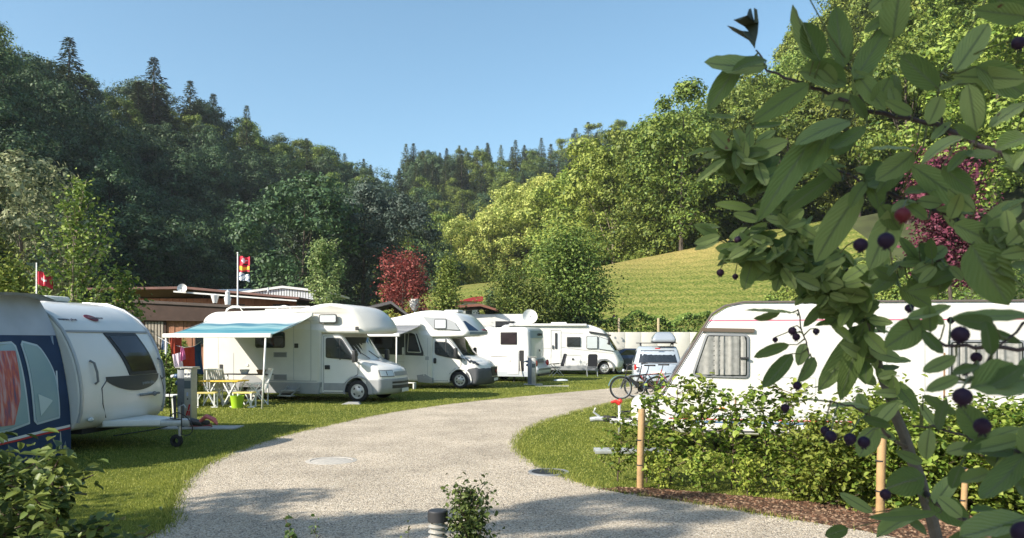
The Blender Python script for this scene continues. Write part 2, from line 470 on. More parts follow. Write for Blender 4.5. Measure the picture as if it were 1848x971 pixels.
# ------------------------------------------------------------------ gravel road and mulch
def nodes_gravel(name, cols, scale=42, bump=0.9, patch=(0.62, 1.03)):
    m = bpy.data.materials.new(name); m.use_nodes = True
    nt = m.node_tree; b = nt.nodes["Principled BSDF"]; tc = nt.nodes.new("ShaderNodeTexCoord")
    v = nt.nodes.new("ShaderNodeTexVoronoi"); v.inputs["Scale"].default_value = scale; v.inputs["Randomness"].default_value = 1
    nt.links.new(tc.outputs["Object"], v.inputs["Vector"])
    sp = nt.nodes.new("ShaderNodeSeparateColor"); nt.links.new(v.outputs["Color"], sp.inputs[0])
    r = nt.nodes.new("ShaderNodeValToRGB"); r.color_ramp.interpolation = 'CONSTANT'
    els = r.color_ramp.elements
    for i, c in enumerate(cols):
        if i < 2: e = els[i]; e.position = i / len(cols)
        else: e = els.new(i / len(cols))
        e.color = (*c, 1)
    nt.links.new(sp.outputs[0], r.inputs[0])
    n = nt.nodes.new("ShaderNodeTexNoise"); n.inputs["Scale"].default_value = 0.65; n.inputs["Detail"].default_value = 10; n.inputs["Roughness"].default_value = .65
    nt.links.new(tc.outputs["Object"], n.inputs["Vector"])
    mr = nt.nodes.new("ShaderNodeMapRange"); mr.inputs[1].default_value = .3; mr.inputs[2].default_value = .7; mr.inputs[3].default_value = patch[0]; mr.inputs[4].default_value = patch[1]
    nt.links.new(n.outputs[0], mr.inputs[0])
    mx = nt.nodes.new("ShaderNodeVectorMath"); mx.operation = 'SCALE'; nt.links.new(r.outputs[0], mx.inputs[0]); nt.links.new(mr.outputs[0], mx.inputs["Scale"])
    nt.links.new(mx.outputs[0], b.inputs["Base Color"]); b.inputs["Roughness"].default_value = 0.9
    b.inputs["Specular IOR Level"].default_value = 0.2
    bp = nt.nodes.new("ShaderNodeBump"); bp.inputs["Strength"].default_value = bump; bp.inputs["Distance"].default_value = 0.02; bp.invert = True
    nt.links.new(v.outputs["Distance"], bp.inputs["Height"]); nt.links.new(bp.outputs[0], b.inputs["Normal"])
    return m
GRAV_COLS = [(0.20, 0.175, 0.15), (0.50, 0.425, 0.33), (0.58, 0.50, 0.39), (0.36, 0.31, 0.25), (0.64, 0.56, 0.45), (0.48, 0.41, 0.31), (0.55, 0.46, 0.34), (0.70, 0.63, 0.52)]
M_GRAV = nodes_gravel("gravel", GRAV_COLS, scale=62, bump=.55)
def smooth_line(pts, it=3):
    pts = [tuple(p) for p in pts]
    for _ in range(it):
        q = [pts[0]]
        for a_, b_ in zip(pts[:-1], pts[1:]):
            q += [(a_[0] * .75 + b_[0] * .25, a_[1] * .75 + b_[1] * .25), (a_[0] * .25 + b_[0] * .75, a_[1] * .25 + b_[1] * .75)]
        q.append(pts[-1]); pts = q
    return pts
LEFT = smooth_line([(-4.4, -6), (-4.3, 2), (-4.0, 5.5)] + [GP(*p) for p in [(312, 960), (313, 905), (338, 862), (392, 828), (470, 798), (570, 772), (700, 744), (850, 724), (990, 711), (1100, 701), (1180, 694)]] + [(14, 33), (26, 33.5)])
RIGHT = smooth_line([(8, -6), (6.2, 4), (4.6, 6.6)] + [GP(*p) for p in [(1560, 952), (1400, 932), (1250, 905), (1100, 884), (1040, 868), (980, 846), (938, 818), (932, 795), (955, 772), (1010, 752), (1075, 735), (1130, 722), (1200, 712)]] + [(13, 28.8), (26, 29)])
rngp = np.random.default_rng(3)
def jitter(line, amp, seed):
    r_ = np.random.default_rng(seed); out = []
    for i in range(len(line) - 1):
        a_ = np.array(line[i]); b_ = np.array(line[i + 1]); n = max(2, int(np.linalg.norm(b_ - a_) / 0.12))
        for k in range(n):
            p = a_ + (b_ - a_) * k / n; out.append(tuple(p + r_.normal(size=2) * amp))
    out.append(line[-1]); return out
LJ = jitter(LEFT, 0.025, 5); RJ = jitter(RIGHT, 0.025, 6)
poly = LJ + RJ[::-1]
bm = bmesh.new()
vs = [bm.verts.new((p[0], p[1], 0.006)) for p in poly]
es = [bm.edges.new((vs[i], vs[(i + 1) % len(vs)])) for i in range(len(vs))]
bmesh.ops.triangle_fill(bm, use_beauty=True, edges=es)
for f in bm.faces:
    if f.normal.z < 0: f.normal_flip()
me = bpy.data.meshes.new("gravel_road"); bm.to_mesh(me); bm.free(); me.materials.append(M_GRAV)
tag(link("gravel_road", me), kind='structure')

def in_poly(x, y, pg):
    pg = np.asarray(pg); n = len(pg); c = np.zeros(x.shape, bool); j = n - 1
    for i in range(n):
        xi, yi = pg[i]; xj, yj = pg[j]
        if yi != yj:
            c ^= ((yi > y) != (yj > y)) & (x < (xj - xi) * (y - yi) / (yj - yi) + xi)
        j = i
    return c
ROADP = LEFT + RIGHT[::-1]

# loose stones over the road: real pebbles, more of them near the camera
rng = np.random.default_rng(11)
def scatter_in_view(n, y0, y1, rng, p=1.0, xl=-0.72, xr=0.72):
    t = rng.random(n); Y = y0 * (y1 / y0) ** (t ** p)
    X = rng.uniform(xl, xr, n) * Y
    return X, Y
def pebbles(name, X, Y, z, size, material, rng, flat=0.55):
    n = len(X)
    base = np.array([(1, 0, 0), (0, 1, 0), (-1, 0, 0), (0, -1, 0), (0.1, 0.1, 1)], float)
    s = size * rng.uniform(0.5, 1.5, n)
    ang = rng.uniform(0, 6.28, n); ca, sa = np.cos(ang), np.sin(ang)
    asp = rng.uniform(0.6, 1.0, n)
    B = np.repeat(base[None], n, 0) * np.stack([s, s * asp, s * flat], 1)[:, None, :]
    B += rng.normal(size=B.shape) * (s * 0.12)[:, None, None]
    x = B[:, :, 0] * ca[:, None] - B[:, :, 1] * sa[:, None]; y = B[:, :, 0] * sa[:, None] + B[:, :, 1] * ca[:, None]
    V = np.stack([x + X[:, None], y + Y[:, None], B[:, :, 2] + z], -1)
    V[:, :4, 2] = z - 0.002
    f = np.array([(0, 1, 4), (1, 2, 4), (2, 3, 4), (3, 0, 4)])
    F = (np.arange(n)[:, None, None] * 5 + f[None]).reshape(-1, 3)
    return npmesh(name, V.reshape(-1, 3), F, material, rnd=np.repeat(rng.random(n), 4))
def rndmat(name, stops, rough=0.9):
    m = bpy.data.materials.new(name); m.use_nodes = True; nt = m.node_tree; b = nt.nodes["Principled BSDF"]
    at = nt.nodes.new("ShaderNodeAttribute"); at.attribute_name = "rnd"; r = nt.nodes.new("ShaderNodeValToRGB"); r.color_ramp.interpolation = 'CONSTANT'
    for i, c in enumerate(stops):
        if i < 2: e = r.color_ramp.elements[i]; e.position = i / len(stops)
        else: e = r.color_ramp.elements.new(i / len(stops))
        e.color = (*c, 1)
    nt.links.new(at.outputs["Fac"], r.inputs[0]); nt.links.new(r.outputs[0], b.inputs["Base Color"]); b.inputs["Roughness"].default_value = rough
    b.inputs["Specular IOR Level"].default_value = 0.2
    return m
X, Y = scatter_in_view(90000, 6.8, 24, rng)
k = in_poly(X, Y, ROADP); X, Y = X[k], Y[k]
me = pebbles("gravel_stones", X, Y, 0.006, 0.0065, rndmat("stones", GRAV_COLS), rng)
tag(link("gravel_stones", me), "loose pale grey and beige stones lying over the curved gravel road", "gravel", kind='stuff')

# mulch strip under the young hedge
M_MULCH = nodes_gravel("bark_mulch", [(0.05, 0.028, 0.018), (0.11, 0.06, 0.035), (0.17, 0.10, 0.06), (0.07, 0.04, 0.025), (0.22, 0.14, 0.09)], scale=30)
mulch_low = smooth_line([GP(*p) for p in [(1085, 884), (1180, 898), (1300, 916), (1430, 938), (1560, 960)]] + [(4.9, 6.2), (7.5, 5.4)])
mulch_up = smooth_line([(1.35, 9.95), (1.9, 9.9), (3.2, 9.2), (4.6, 8.5), (6.2, 7.6), (8.6, 6.9)])
bm = bmesh.new()
pl = jitter(mulch_low, 0.03, 8) + jitter(mulch_up, 0.03, 9)[::-1]
vs = [bm.verts.new((p[0], p[1], 0.012)) for p in pl]
es = [bm.edges.new((vs[i], vs[(i + 1) % len(vs)])) for i in range(len(vs))]
bmesh.ops.triangle_fill(bm, use_beauty=True, edges=es)
for f in bm.faces:
    if f.normal.z < 0: f.normal_flip()
me = bpy.data.meshes.new("mulch_bed"); bm.to_mesh(me); bm.free(); me.materials.append(M_MULCH)
tag(link("mulch_bed", me), kind='structure')
MULP = mulch_low + mulch_up[::-1]
X = rng.uniform(1, 9, 26000); Y = rng.uniform(5.5, 10.4, 26000); k = in_poly(X, Y, MULP); X, Y = X[k], Y[k]
me = pebbles("mulch_chips", X, Y, 0.012, 0.022, rndmat("chips", [(0.07, 0.035, 0.02), (0.14, 0.07, 0.04), (0.22, 0.13, 0.08), (0.05, 0.03, 0.02), (0.30, 0.20, 0.13)]), rng, flat=0.5)
tag(link("mulch_chips", me), "brown bark chips spread below the young hornbeam hedge", "mulch", kind='stuff')

# mown lawn blades
def blades(X, Y, rng, hgt, wid, z=0.0):
    n = len(X); a_ = rng.uniform(0, 6.28, n); h = hgt * rng.uniform(0.5, 1.4, n); w = wid * rng.uniform(0.7, 1.3, n)
    lx = rng.normal(size=n) * h * 0.45; ly = rng.normal(size=n) * h * 0.45
    ca, sa = np.cos(a_) * w / 2, np.sin(a_) * w / 2
    V = np.stack([np.stack([X - ca, Y - sa, np.full(n, z - 0.004)], 1), np.stack([X + ca, Y + sa, np.full(n, z - 0.004)], 1), np.stack([X + lx, Y + ly, z + h], 1)], 1)
    return V.reshape(-1, 3), np.arange(n * 3).reshape(n, 3)
X, Y = scatter_in_view(420000, 7.2, 40, rng, p=0.9)
k = ~in_poly(X, Y, ROADP) & ~in_poly(X, Y, MULP); X, Y = X[k], Y[k]
sc = np.clip(Y / 10, 0.8, 2.6)
V, F = blades(X, Y, rng, 0.022 * sc ** 0.35, 0.010 * sc)
rn = np.clip(rng.random(len(F)) * 0.75 + 0.25 * (0.5 + 0.5 * np.sin(X * 1.3) * np.cos(Y * 0.9 + 1)), 0, 1)
M_BLADE = leafmat("grass_blade", (0.08, 0.125, 0.012), (0.23, 0.27, 0.035), (0.42, 0.40, 0.10), trans=0.3, objvar=0.0)
me = npmesh("lawn_grass", V, F, M_BLADE, rnd=rn)
tag(link("lawn_grass", me), "short mown grass covering the pitches on both sides of the gravel road", "grass", kind='stuff')
# longer tufts along the road edge
EX = np.array([p for p in LJ + RJ if p[1] > 6 and p[1] < 32])
idx = rng.integers(0, len(EX), 26000)
X = EX[idx, 0] + rng.normal(size=len(idx)) * 0.07; Y = EX[idx, 1] + rng.normal(size=len(idx)) * 0.07
k = ~in_poly(X, Y, MULP); X, Y = X[k], Y[k]
V, F = blades(X, Y, rng, 0.06, 0.010)
me = npmesh("edge_grass", V, F, M_BLADE, rnd=rng.random(len(F)))
tag(link("edge_grass", me), "longer ragged grass along the edges of the gravel road", "grass", kind='stuff')

# ------------------------------------------------------------------ tree kinds
M_BARK = mat("bark", (0.10, 0.08, 0.06), 0.9, var=0.5, vscale=6, bump=0.6, bscale=12)
M_BARKP = mat("pale_bark", (0.30, 0.25, 0.19), 0.9, var=0.35, vscale=6, bump=0.5, bscale=12)
L_DARK = leafmat("leaf_dark", (0.024, 0.056, 0.030), (0.056, 0.108, 0.048), (0.10, 0.16, 0.058), trans=0.15)  # bluish dark of the shaded hillside is put into this leaf colour
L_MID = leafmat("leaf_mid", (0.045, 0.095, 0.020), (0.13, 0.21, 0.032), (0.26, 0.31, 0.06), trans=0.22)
L_YEL = leafmat("leaf_yellow", (0.075, 0.14, 0.02), (0.20, 0.30, 0.035), (0.36, 0.43, 0.09), trans=0.25, objvar=.15)
L_FRESH = leafmat("leaf_fresh", (0.055, 0.115, 0.02), (0.14, 0.24, 0.035), (0.29, 0.36, 0.08), trans=0.28, objvar=.15)
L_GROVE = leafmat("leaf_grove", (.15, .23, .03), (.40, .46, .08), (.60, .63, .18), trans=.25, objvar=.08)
L_PALE = leafmat("leaf_pale", (.09, .13, .05), (.24, .29, .12), (.46, .48, .28), trans=.25, objvar=.08)
L_SPR = leafmat("needle", (0.018, 0.04, 0.018), (0.05, 0.08, 0.025), (0.10, 0.12, 0.04), trans=0.08)

def broad_proto(seed, h, r, nleaf, lsize, nclump=46, rc=0.28, base=0.22, leafm=L_MID, barkm=M_BARK, tr=0.22):
    rng = np.random.default_rng(seed)
    rz = h * (1 - base) / 2
    C, N, cc = crown_pts(rng, r, rz, h - rz, nclump, nleaf, r * rc)
    V = leafquads(C, N, lsize, rng)
    me = npmesh("crown", V, fquads(len(C)), leafm, rnd=rng.random(len(C)))
    tb = trunk_mb(rng, h * 0.8, tr, cc, nb=9, bend=0.02)
    to = tb.build("trunk", barkm); tm = to.data; bpy.data.objects.remove(to)
    return me, tm
def spruce_proto(seed, h, r, leafm=L_SPR, nq=26):
    rng = np.random.default_rng(seed); Cs = []; Ns = []; Ds = []; Ss = []
    z = h * 0.08; a0 = 0
    while z < h * 0.985:
        t = z / h; rr = r * (1 - t) ** 0.72 * rng.uniform(0.62, 1.2) + 0.3; nb = 8 if t < .7 else 6; a0 += 0.9
        for k in range(nb):
            a_ = a0 + 6.283 * k / nb + rng.normal() * .12; L = rr * rng.uniform(0.75, 1.1)
            m = max(8, int(nq * L / r * 1.3))
            s = np.sqrt(rng.random(m)) * L
            dirv = np.array([math.cos(a_), math.sin(a_), 0]); side = np.array([-math.sin(a_), math.cos(a_), 0])
            dz = -0.38 * s + 0.14 * s * s / L
            P = dirv * s[:, None] + side * (rng.normal(size=m) * 0.22 * (0.3 + s * .55))[:, None]; P[:, 2] = z + dz - np.abs(rng.normal(size=m)) * .12 * L * .6
            Cs.append(P); Ns.append(np.array([0, 0, 1.0]) + dirv * .35 + rng.normal(size=(m, 3)) * .3)
            Ds.append(np.repeat((dirv + np.array([0, 0, -.35]))[None], m, 0)); Ss.append(np.full(m, 0.75 * (0.55 + .5 * L / r)))
        z += h * 0.021 * (1.15 - .5 * t)
    C = np.concatenate(Cs); N = np.concatenate(Ns); D = np.concatenate(Ds); S = np.concatenate(Ss)
    V = leafquads(C, N, S, rng, aspect=0.38, dirs=D, fold=0.05)
    me = npmesh("crown", V, fquads(len(C)), leafm, rnd=rng.random(len(C)))
    mb = MB().tube([(0, 0, -.4), (0, 0, h * .5), (0, 0, h * .97)], [h * .014 + .05, h * .008 + .03, .02], 7)
    to = mb.build("trunk", M_BARK); tm = to.data; bpy.data.objects.remove(to)
    return me, tm
PROTO = {}
def variants(key, mats_, n, **kw):
    out = []
    for i in range(n):
        out.append(broad_proto(100 + len(PROTO) * 10 + i, leafm=mats_, **kw))
    PROTO[key] = out
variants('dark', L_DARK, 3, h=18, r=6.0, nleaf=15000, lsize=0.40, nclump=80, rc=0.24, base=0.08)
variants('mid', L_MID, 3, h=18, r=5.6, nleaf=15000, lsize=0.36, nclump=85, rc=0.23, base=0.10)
variants('yellow', L_YEL, 3, h=16, r=5.2, nleaf=16000, lsize=0.34, nclump=90, rc=0.22, base=0.04)
variants('beech', L_FRESH, 2, h=24, r=6.2, nleaf=26000, lsize=0.36, nclump=130, rc=0.19, base=0.2, barkm=M_BARKP, tr=0.35)
PROTO['beech'].append((PROTO['beech'][0][0].copy(), PROTO['beech'][0][1])); PROTO['beech'][2][0].materials[0] = L_MID
variants('tall', L_YEL, 2, h=26, r=5.2, nleaf=24000, lsize=0.36, nclump=120, rc=0.20, base=0.24, barkm=M_BARKP, tr=0.33)
PROTO['spruce'] = [spruce_proto(7, 22, 4.4), spruce_proto(8, 24, 4.9), spruce_proto(9, 20, 3.9)]
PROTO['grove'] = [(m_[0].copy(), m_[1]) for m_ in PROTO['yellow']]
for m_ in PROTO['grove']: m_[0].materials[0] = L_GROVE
PROTO['pale'] = [(m_[0].copy(), m_[1]) for m_ in PROTO['yellow']]
for m_ in PROTO['pale']: m_[0].materials[0] = L_PALE
PROTO['light'] = [(m_[0].copy(), m_[1]) for m_ in PROTO['spruce'][:2]]
for m_ in PROTO['light']: m_[0].materials[0] = leafmat("needle_light", (0.04, 0.07, 0.02), (0.10, 0.13, 0.03), (0.2, 0.22, 0.06), trans=0.1)

NAMES = {'dark': ('leafy_tree', 'tree'), 'mid': ('leafy_tree', 'tree'), 'yellow': ('leafy_tree', 'tree'), 'grove': ('leafy_tree', 'tree'), 'pale': ('leafy_tree', 'tree'), 'beech': ('beech_tree', 'tree'), 'tall': ('beech_tree', 'tree'), 'spruce': ('spruce_tree', 'spruce'), 'light': ('spruce_tree', 'spruce')}
NT = 0
def place_tree(key, x, y, h, label, group, z=None, wid=1.0, rng=random.Random(1)):
    global NT
    pr = PROTO[key]; cm, tm = pr[rng.randrange(len(pr))]
    base = {'dark': 18, 'mid': 18, 'yellow': 16, 'grove': 16, 'pale': 16, 'beech': 24, 'tall': 26, 'spruce': 22, 'light': 22}[key]
    s = h / base
    t = empty(NAMES[key][0], (x, y, (H(x, y) if z is None else z) - 0.3), rng.uniform(0, 6.28), label, NAMES[key][1], group)
    t.scale = (s * wid, s * wid, s)
    link("crown", cm, t); link("trunk", tm, t)
    NT += 1
    return t

def row(px0, px1, n, Y0, Y1, keys, h0, h1, label, group, seed, jit=0.5, wid=1.0):
    rg = random.Random(seed)
    for i in range(n):
        px = px0 + (px1 - px0) * (i + 0.5 + rg.uniform(-jit, jit) * .8) / n
        Y = rg.uniform(Y0, Y1) if not callable(Y0) else Y0(px) + rg.uniform(-Y1, Y1)
        key = rg.choice(keys)
        place_tree(key, U(px) * Y, Y, rg.uniform(h0, h1), label, group, wid=wid * rg.uniform(.88, 1.15), rng=rg)
# ------------------------------------------------------------------ forest on the hillsides
GL = 'trees of the shaded forest on the left hillside'
rg = random.Random(5)
cand = []
LANDM = [(120, 'above the awning tent'), (300, 'above the left caravan'), (400, 'above the brown chalets'), (520, 'around the tall flagpole'), (640, 'above the first motorhome'), (760, 'above the red maple'),
    (870, 'above the second motorhome'), (960, 'above the low white motorhome'), (1060, 'above the far motorhome'), (1180, 'left of the bare-trunked beech'), (1330, 'above the meadow crest'), (1480, 'behind the tip of the leafy branch'), (1650, 'behind the middle of the leafy branch'), (9999, 'near the right edge')]
def zone(x, y, z):
    px = 924 + x / y * FPX; py = 614 - (z - CAMH) / y * FPX
    w = [t for l, t in LANDM if px < l][0]
    return ('high up ' if py < 230 else 'halfway up ' if py < 360 else 'low down ') + w
def scatter_forest(test, keyf, hf, label, group, spacing, n, box, seed, pad=60, label2=None):
    rg = random.Random(seed); pts = []
    tries = 0
    while len(pts) < n and tries < 30000:
        tries += 1
        x = rg.uniform(box[0], box[1]); y = rg.uniform(box[2], box[3])
        if y < 20: continue
        px = 924 + x / y * FPX
        if px < -pad or px > 1848 + pad or not test(x, y, px): continue
        if any((x - a_) ** 2 + (y - b_) ** 2 < spacing ** 2 for a_, b_ in pts): continue
        pts.append((x, y))
    for x, y in pts:
        k = keyf(x, y, rg); lab = label[k] if isinstance(label, dict) else label
        hh = hf(x, y, k, rg); lab = lab + ' ' + zone(x, y, H(x, y) + hh)
        place_tree(k, x, y, hh, lab, group + (' (spruces)' if k in ('spruce', 'light') else ''), wid=rg.uniform(.9, 1.2), rng=rg)
    return len(pts)
GL = 'trees of the shaded forest on the left hillside'
def left_test(x, y, px):
    h = H(x, y)
    if px > 640: return False
    if h < 3.0 or (y < 85 and x > -45): return False
    # only the slope facing the camera and its crest
    hb = H(x + 14 * x / math.hypot(x, y), y + 14 * y / math.hypot(x, y))
    return hb > h - 3.0
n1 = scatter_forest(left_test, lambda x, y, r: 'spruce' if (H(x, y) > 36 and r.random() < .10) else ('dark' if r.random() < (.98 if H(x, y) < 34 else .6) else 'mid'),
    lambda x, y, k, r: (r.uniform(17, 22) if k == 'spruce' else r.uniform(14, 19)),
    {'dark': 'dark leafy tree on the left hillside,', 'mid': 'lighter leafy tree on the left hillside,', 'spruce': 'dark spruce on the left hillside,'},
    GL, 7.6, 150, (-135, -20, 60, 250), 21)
# centre: dark mixed wood at the valley end, spruces along the skyline
def mid_test(x, y, px): return 520 < px < 860 and H(x, y) > 2 and (y > 175 or (px < 800 and y > 118))
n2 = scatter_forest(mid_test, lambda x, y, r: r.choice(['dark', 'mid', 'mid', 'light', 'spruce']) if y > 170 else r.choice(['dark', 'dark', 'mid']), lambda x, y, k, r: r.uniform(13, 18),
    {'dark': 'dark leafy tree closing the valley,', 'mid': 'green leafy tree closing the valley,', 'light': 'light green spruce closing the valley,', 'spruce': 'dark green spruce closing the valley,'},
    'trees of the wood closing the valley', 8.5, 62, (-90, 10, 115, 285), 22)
def sp_test(x, y, px): return 740 < px < 1120 and y > 215
n3 = scatter_forest(sp_test, lambda x, y, r: 'spruce' if r.random() < .42 else r.choice(['mid', 'mid', 'dark', 'light']), lambda x, y, k, r: r.uniform(15, 20),
    {'mid': 'leafy tree between skyline spruces,', 'dark': 'dark leafy tree between skyline spruces,', 'light': 'light green spruce on the skyline,', 'spruce': 'dark spruce on the far skyline,'},
    'trees on the far skyline', 6.2, 75, (-50, 50, 215, 292), 23)
# sunlit yellow-green beeches above the small meadow
def y_test(x, y, px): return 808 < px < 1125 and 126 < y < 168 and H(x, y) > 4
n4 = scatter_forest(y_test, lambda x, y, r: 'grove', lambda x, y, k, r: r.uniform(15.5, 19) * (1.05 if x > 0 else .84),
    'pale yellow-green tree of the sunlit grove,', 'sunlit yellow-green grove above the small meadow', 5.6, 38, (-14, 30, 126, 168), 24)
# right hill forest
def r_test(x, y, px): return px > 1120 and H(x, y) > 8 and ((y > 82 and px < 1500) or (y > 74 and x < 72) or (x > 30 and y > 62)) and y < 150 and H(x, y) > H(x * .93, y * .93) - 3
n5 = scatter_forest(r_test, lambda x, y, r: r.choice(['yellow', 'beech', 'tall', 'mid', 'mid']), lambda x, y, k, r: {'yellow': 17, 'beech': 22, 'tall': 23, 'mid': 18}[k] * r.uniform(.85, 1.1),
    {'yellow': 'bushy yellow-green tree on the right hillside,', 'beech': 'broad beech on the right hillside,', 'tall': 'tall beech on the right hillside,', 'mid': 'green leafy tree on the right hillside,'},
    'trees of the forest on the right hillside', 6.2, 96, (14, 84, 62, 150), 25)
# single big trees that stand out of their groups
def big(key, px, base_py, top_py, Y, label, wid=1.0, group=None, z=None, seed=0):
    x = U(px) * Y; zb = H(x, Y) if z is None else z
    top = CAMH + (614 - top_py) / FPX * Y
    return place_tree(key, x, Y, (top - zb) * (1 if key == 'spruce' else .89), label, group, z=zb, wid=wid, rng=random.Random(seed))
big('tall', 1108, 0, 190, 90, 'tall sunlit beech with a bare pale trunk at the left end of the hilltop trees', wid=.92, seed=1)
big('beech', 1180, 0, 165, 90, 'broad beech second from the left among the hilltop trees', wid=1.0, seed=2)
big('beech', 1262, 0, 140, 94, 'tall yellowish beech third from the left among the hilltop trees', wid=1.0, seed=3)
big('beech', 1340, 0, 95, 95, 'big dark-stemmed beech behind the upper leafy branch', wid=1.0, seed=4)
big('tall', 1058, 0, 225, 108, 'slender beech standing left of the bare-trunked beech', wid=.8, seed=6)
for i, (k_, px, top, Y, w_) in enumerate([('yellow', 1072, 205, 99, 1.0), ('mid', 1140, 180, 97, 1.05), ('yellow', 1215, 152, 99, 1.1), ('yellow', 1300, 122, 100, 1.15), ('beech', 1352, 100, 101, 1.0), ('yellow', 1400, 72, 104, 1.15), ('beech', 1440, 30, 106, 1.0), ('yellow', 1250, 150, 107, 1.1), ('yellow', 1165, 178, 106, 1.1), ('yellow', 1030, 268, 112, 1.0)]):
    big(k_, px, 0, top, Y, ['round yellow-green tree filling the left end of the hilltop trees', 'mid green tree between the bare-trunked beech and the broad beech', 'yellow-green tree right of the broad beech on the hilltop', 'wide yellow-green tree left of the torn leaf', 'beech below the torn dark leaf', 'wide yellow-green tree right of the torn leaf', 'beech rising to the upper edge behind the leafy branch', 'yellow-green treetop behind the third hilltop beech', 'yellow-green treetop behind the broad beech', 'yellow-green tree where the grove meets the hilltop trees'][i], wid=w_, seed=90 + i)
for i, (px, Y, hh) in enumerate([(1172, 83, 6.5), (1210, 83, 8.5), (1250, 84, 8), (1295, 85, 9), (1345, 86, 9)]):
    place_tree('mid' if i % 2 else 'yellow', U(px) * Y, Y, hh, 'low leafy tree at the forest edge behind the meadow crest', 'low trees at the forest edge', wid=1.25, rng=random.Random(40 + i))
# spruces that break the left skyline
for i, (px, top, Y) in enumerate([(125, 80, 150), (278, 114, 175), (250, 126, 172), (343, 154, 190), (385, 176, 205)]):
    big('spruce', px, 0, top, Y, 'dark spruce standing above the skyline of the left hillside', group='spruces above the left skyline', wid=1.35, seed=60 + i)
# big pale tree at the left edge and bluish bushes at the foot of the wood
big('pale', 42, 0, 212, 52, 'large pale green flowering tree at the left edge of the photo', wid=.95, z=0, seed=71)
big('pale', 84, 0, 300, 58, 'pale green tree right of the large flowering tree at the left edge', wid=.6, z=0, seed=72)
big('mid', -70, 0, 300, 46, 'leafy tree cut by the left edge of the photo', wid=1.0, z=0, seed=73)
L_BLUE = leafmat("leaf_bluish", (0.035, 0.065, 0.05), (0.08, 0.12, 0.09), (0.13, 0.17, 0.13), trans=0.15)
PROTO['willow'] = [(m_[0].copy(), m_[1]) for m_ in PROTO['dark'][:2]]
for m_ in PROTO['willow']: m_[0].materials[0] = L_BLUE
NAMES['willow'] = ('leafy_tree', 'tree')
_pt = place_tree
def place_tree2(key, x, y, h, label, wid=1.0, seed=0, z=None):
    cm, tm = PROTO[key][seed % len(PROTO[key])]; s = h / 18
    t = empty('leafy_tree', (x, y, (H(x, y) if z is None else z) - .3), seed * 1.7, label, 'tree'); t.scale = (s * wid, s * wid, s)
    link("crown", cm, t); link("trunk", tm, t); return t
place_tree2('willow', U(655) * 95, 95, 16.5, 'grey-green bushy tree at the foot of the dark wood, left of the maple', 1.0, 1)
place_tree2('willow', U(715) * 92, 92, 14.0, 'grey-green bushy tree directly behind the red maple', 1.0, 2)
place_tree2('willow', U(560) * 100, 100, 15.0, 'dim bluish tree at the foot of the dark wood, above the leafy column shrub', .9, 3)
# offscreen trees behind the left shoulder: they shade the foreground
def shade_tree(x, y, h, r, label, seed, n=9000):
    cm, tm = PROTO['mid' if seed == 1 else 'grove'][seed % 3]
    t = empty('leafy_tree', (x, y, 0), seed, label, 'tree'); s = h / (18 if seed == 1 else 16)
    t.scale = (r / 5.4, r / 5.4, s); link("crown", cm, t); link("trunk", tm, t)
shade_tree(-6.4, -2.9, 8.6, 1.9, 'leafy tree beside the camera that shades the foreground branch', 1)
shade_tree(-10.9, 3.4, 7.0, 2.5, 'leafy tree beside the road that shades the near lawn', 2)
shade_tree(-13.6, 1.6, 8.4, 2.5, 'taller unseen tree added to thicken the shade on the near lawn', 3)  # added out of view, in line with the sun, so the shadows overlap
t = empty('leafy_tree', (-10.2, 1.9, 0), 2.0, 'slender high-crowned tree whose shadow falls across the near right gravel', 'tree'); t.scale = (.21, .21, .40)
link("crown", PROTO['tall'][0][0], t); link("trunk", PROTO['tall'][0][1], t)
print('trees', NT, n1, n2, n3, n4, n5)
# ------------------------------------------------------------------ materials for made things
WHITE = mat("white_paint", (0.80, 0.79, 0.76), 0.28, var=0.10, vscale=1.6, coat=0.4)
WHITE2 = mat("aged_white_paint", (0.72, 0.705, 0.66), 0.38, var=0.14, vscale=1.3, coat=0.2)
WPLAST = mat("white_plastic", (0.78, 0.78, 0.75), 0.45, var=0.08, vscale=5)
GREYP = mat("grey_plastic", (0.20, 0.21, 0.22), 0.55, var=0.2, vscale=5)
SKIRT = mat("grey_skirt", (0.34, 0.35, 0.36), 0.5, var=0.15, vscale=4)
DARKP = mat("dark_plastic", (0.035, 0.036, 0.04), 0.5, var=0.3, vscale=9)
RUBBER = mat("rubber", (0.022, 0.022, 0.024), 0.8, var=0.3, vscale=14)
SEAM = mat("seam", (0.09, 0.09, 0.10), 0.7)
SEAML = mat("light_seam", (0.42, 0.43, 0.44), 0.6)
GLASS = mat("dark_glass", (0.025, 0.032, 0.038), 0.06, spec=0.9, var=0.5, vscale=1.8)
SCREEN = mat("windscreen_glass", (0.015, 0.025, 0.035), 0.04, spec=0.6, var=0.5, vscale=2.2)
ACRYL = mat("brown_acrylic", (0.035, 0.025, 0.028), 0.10, spec=0.7, var=0.4, vscale=1.5)
STEEL = mat("galvanised_steel", (0.55, 0.57, 0.58), 0.45, 0.6, var=0.25, vscale=9)
ALU = mat("brushed_aluminium", (0.55, 0.53, 0.48), 0.42, 0.55, var=0.15, vscale=12)
RIMM = mat("silver_rim", (0.62, 0.62, 0.60), 0.35, 0.35, var=0.2, vscale=10)
LAMPG = mat("lamp_glass", (0.55, 0.60, 0.62), 0.08, coat=1.0)
REDL = mat("red_lens", (0.45, 0.02, 0.015), 0.2, coat=0.8)
ORANGE = mat("orange_lens", (0.75, 0.25, 0.03), 0.25, coat=0.8)
BLACKM = mat("underbody", (0.02, 0.02, 0.022), 0.85)

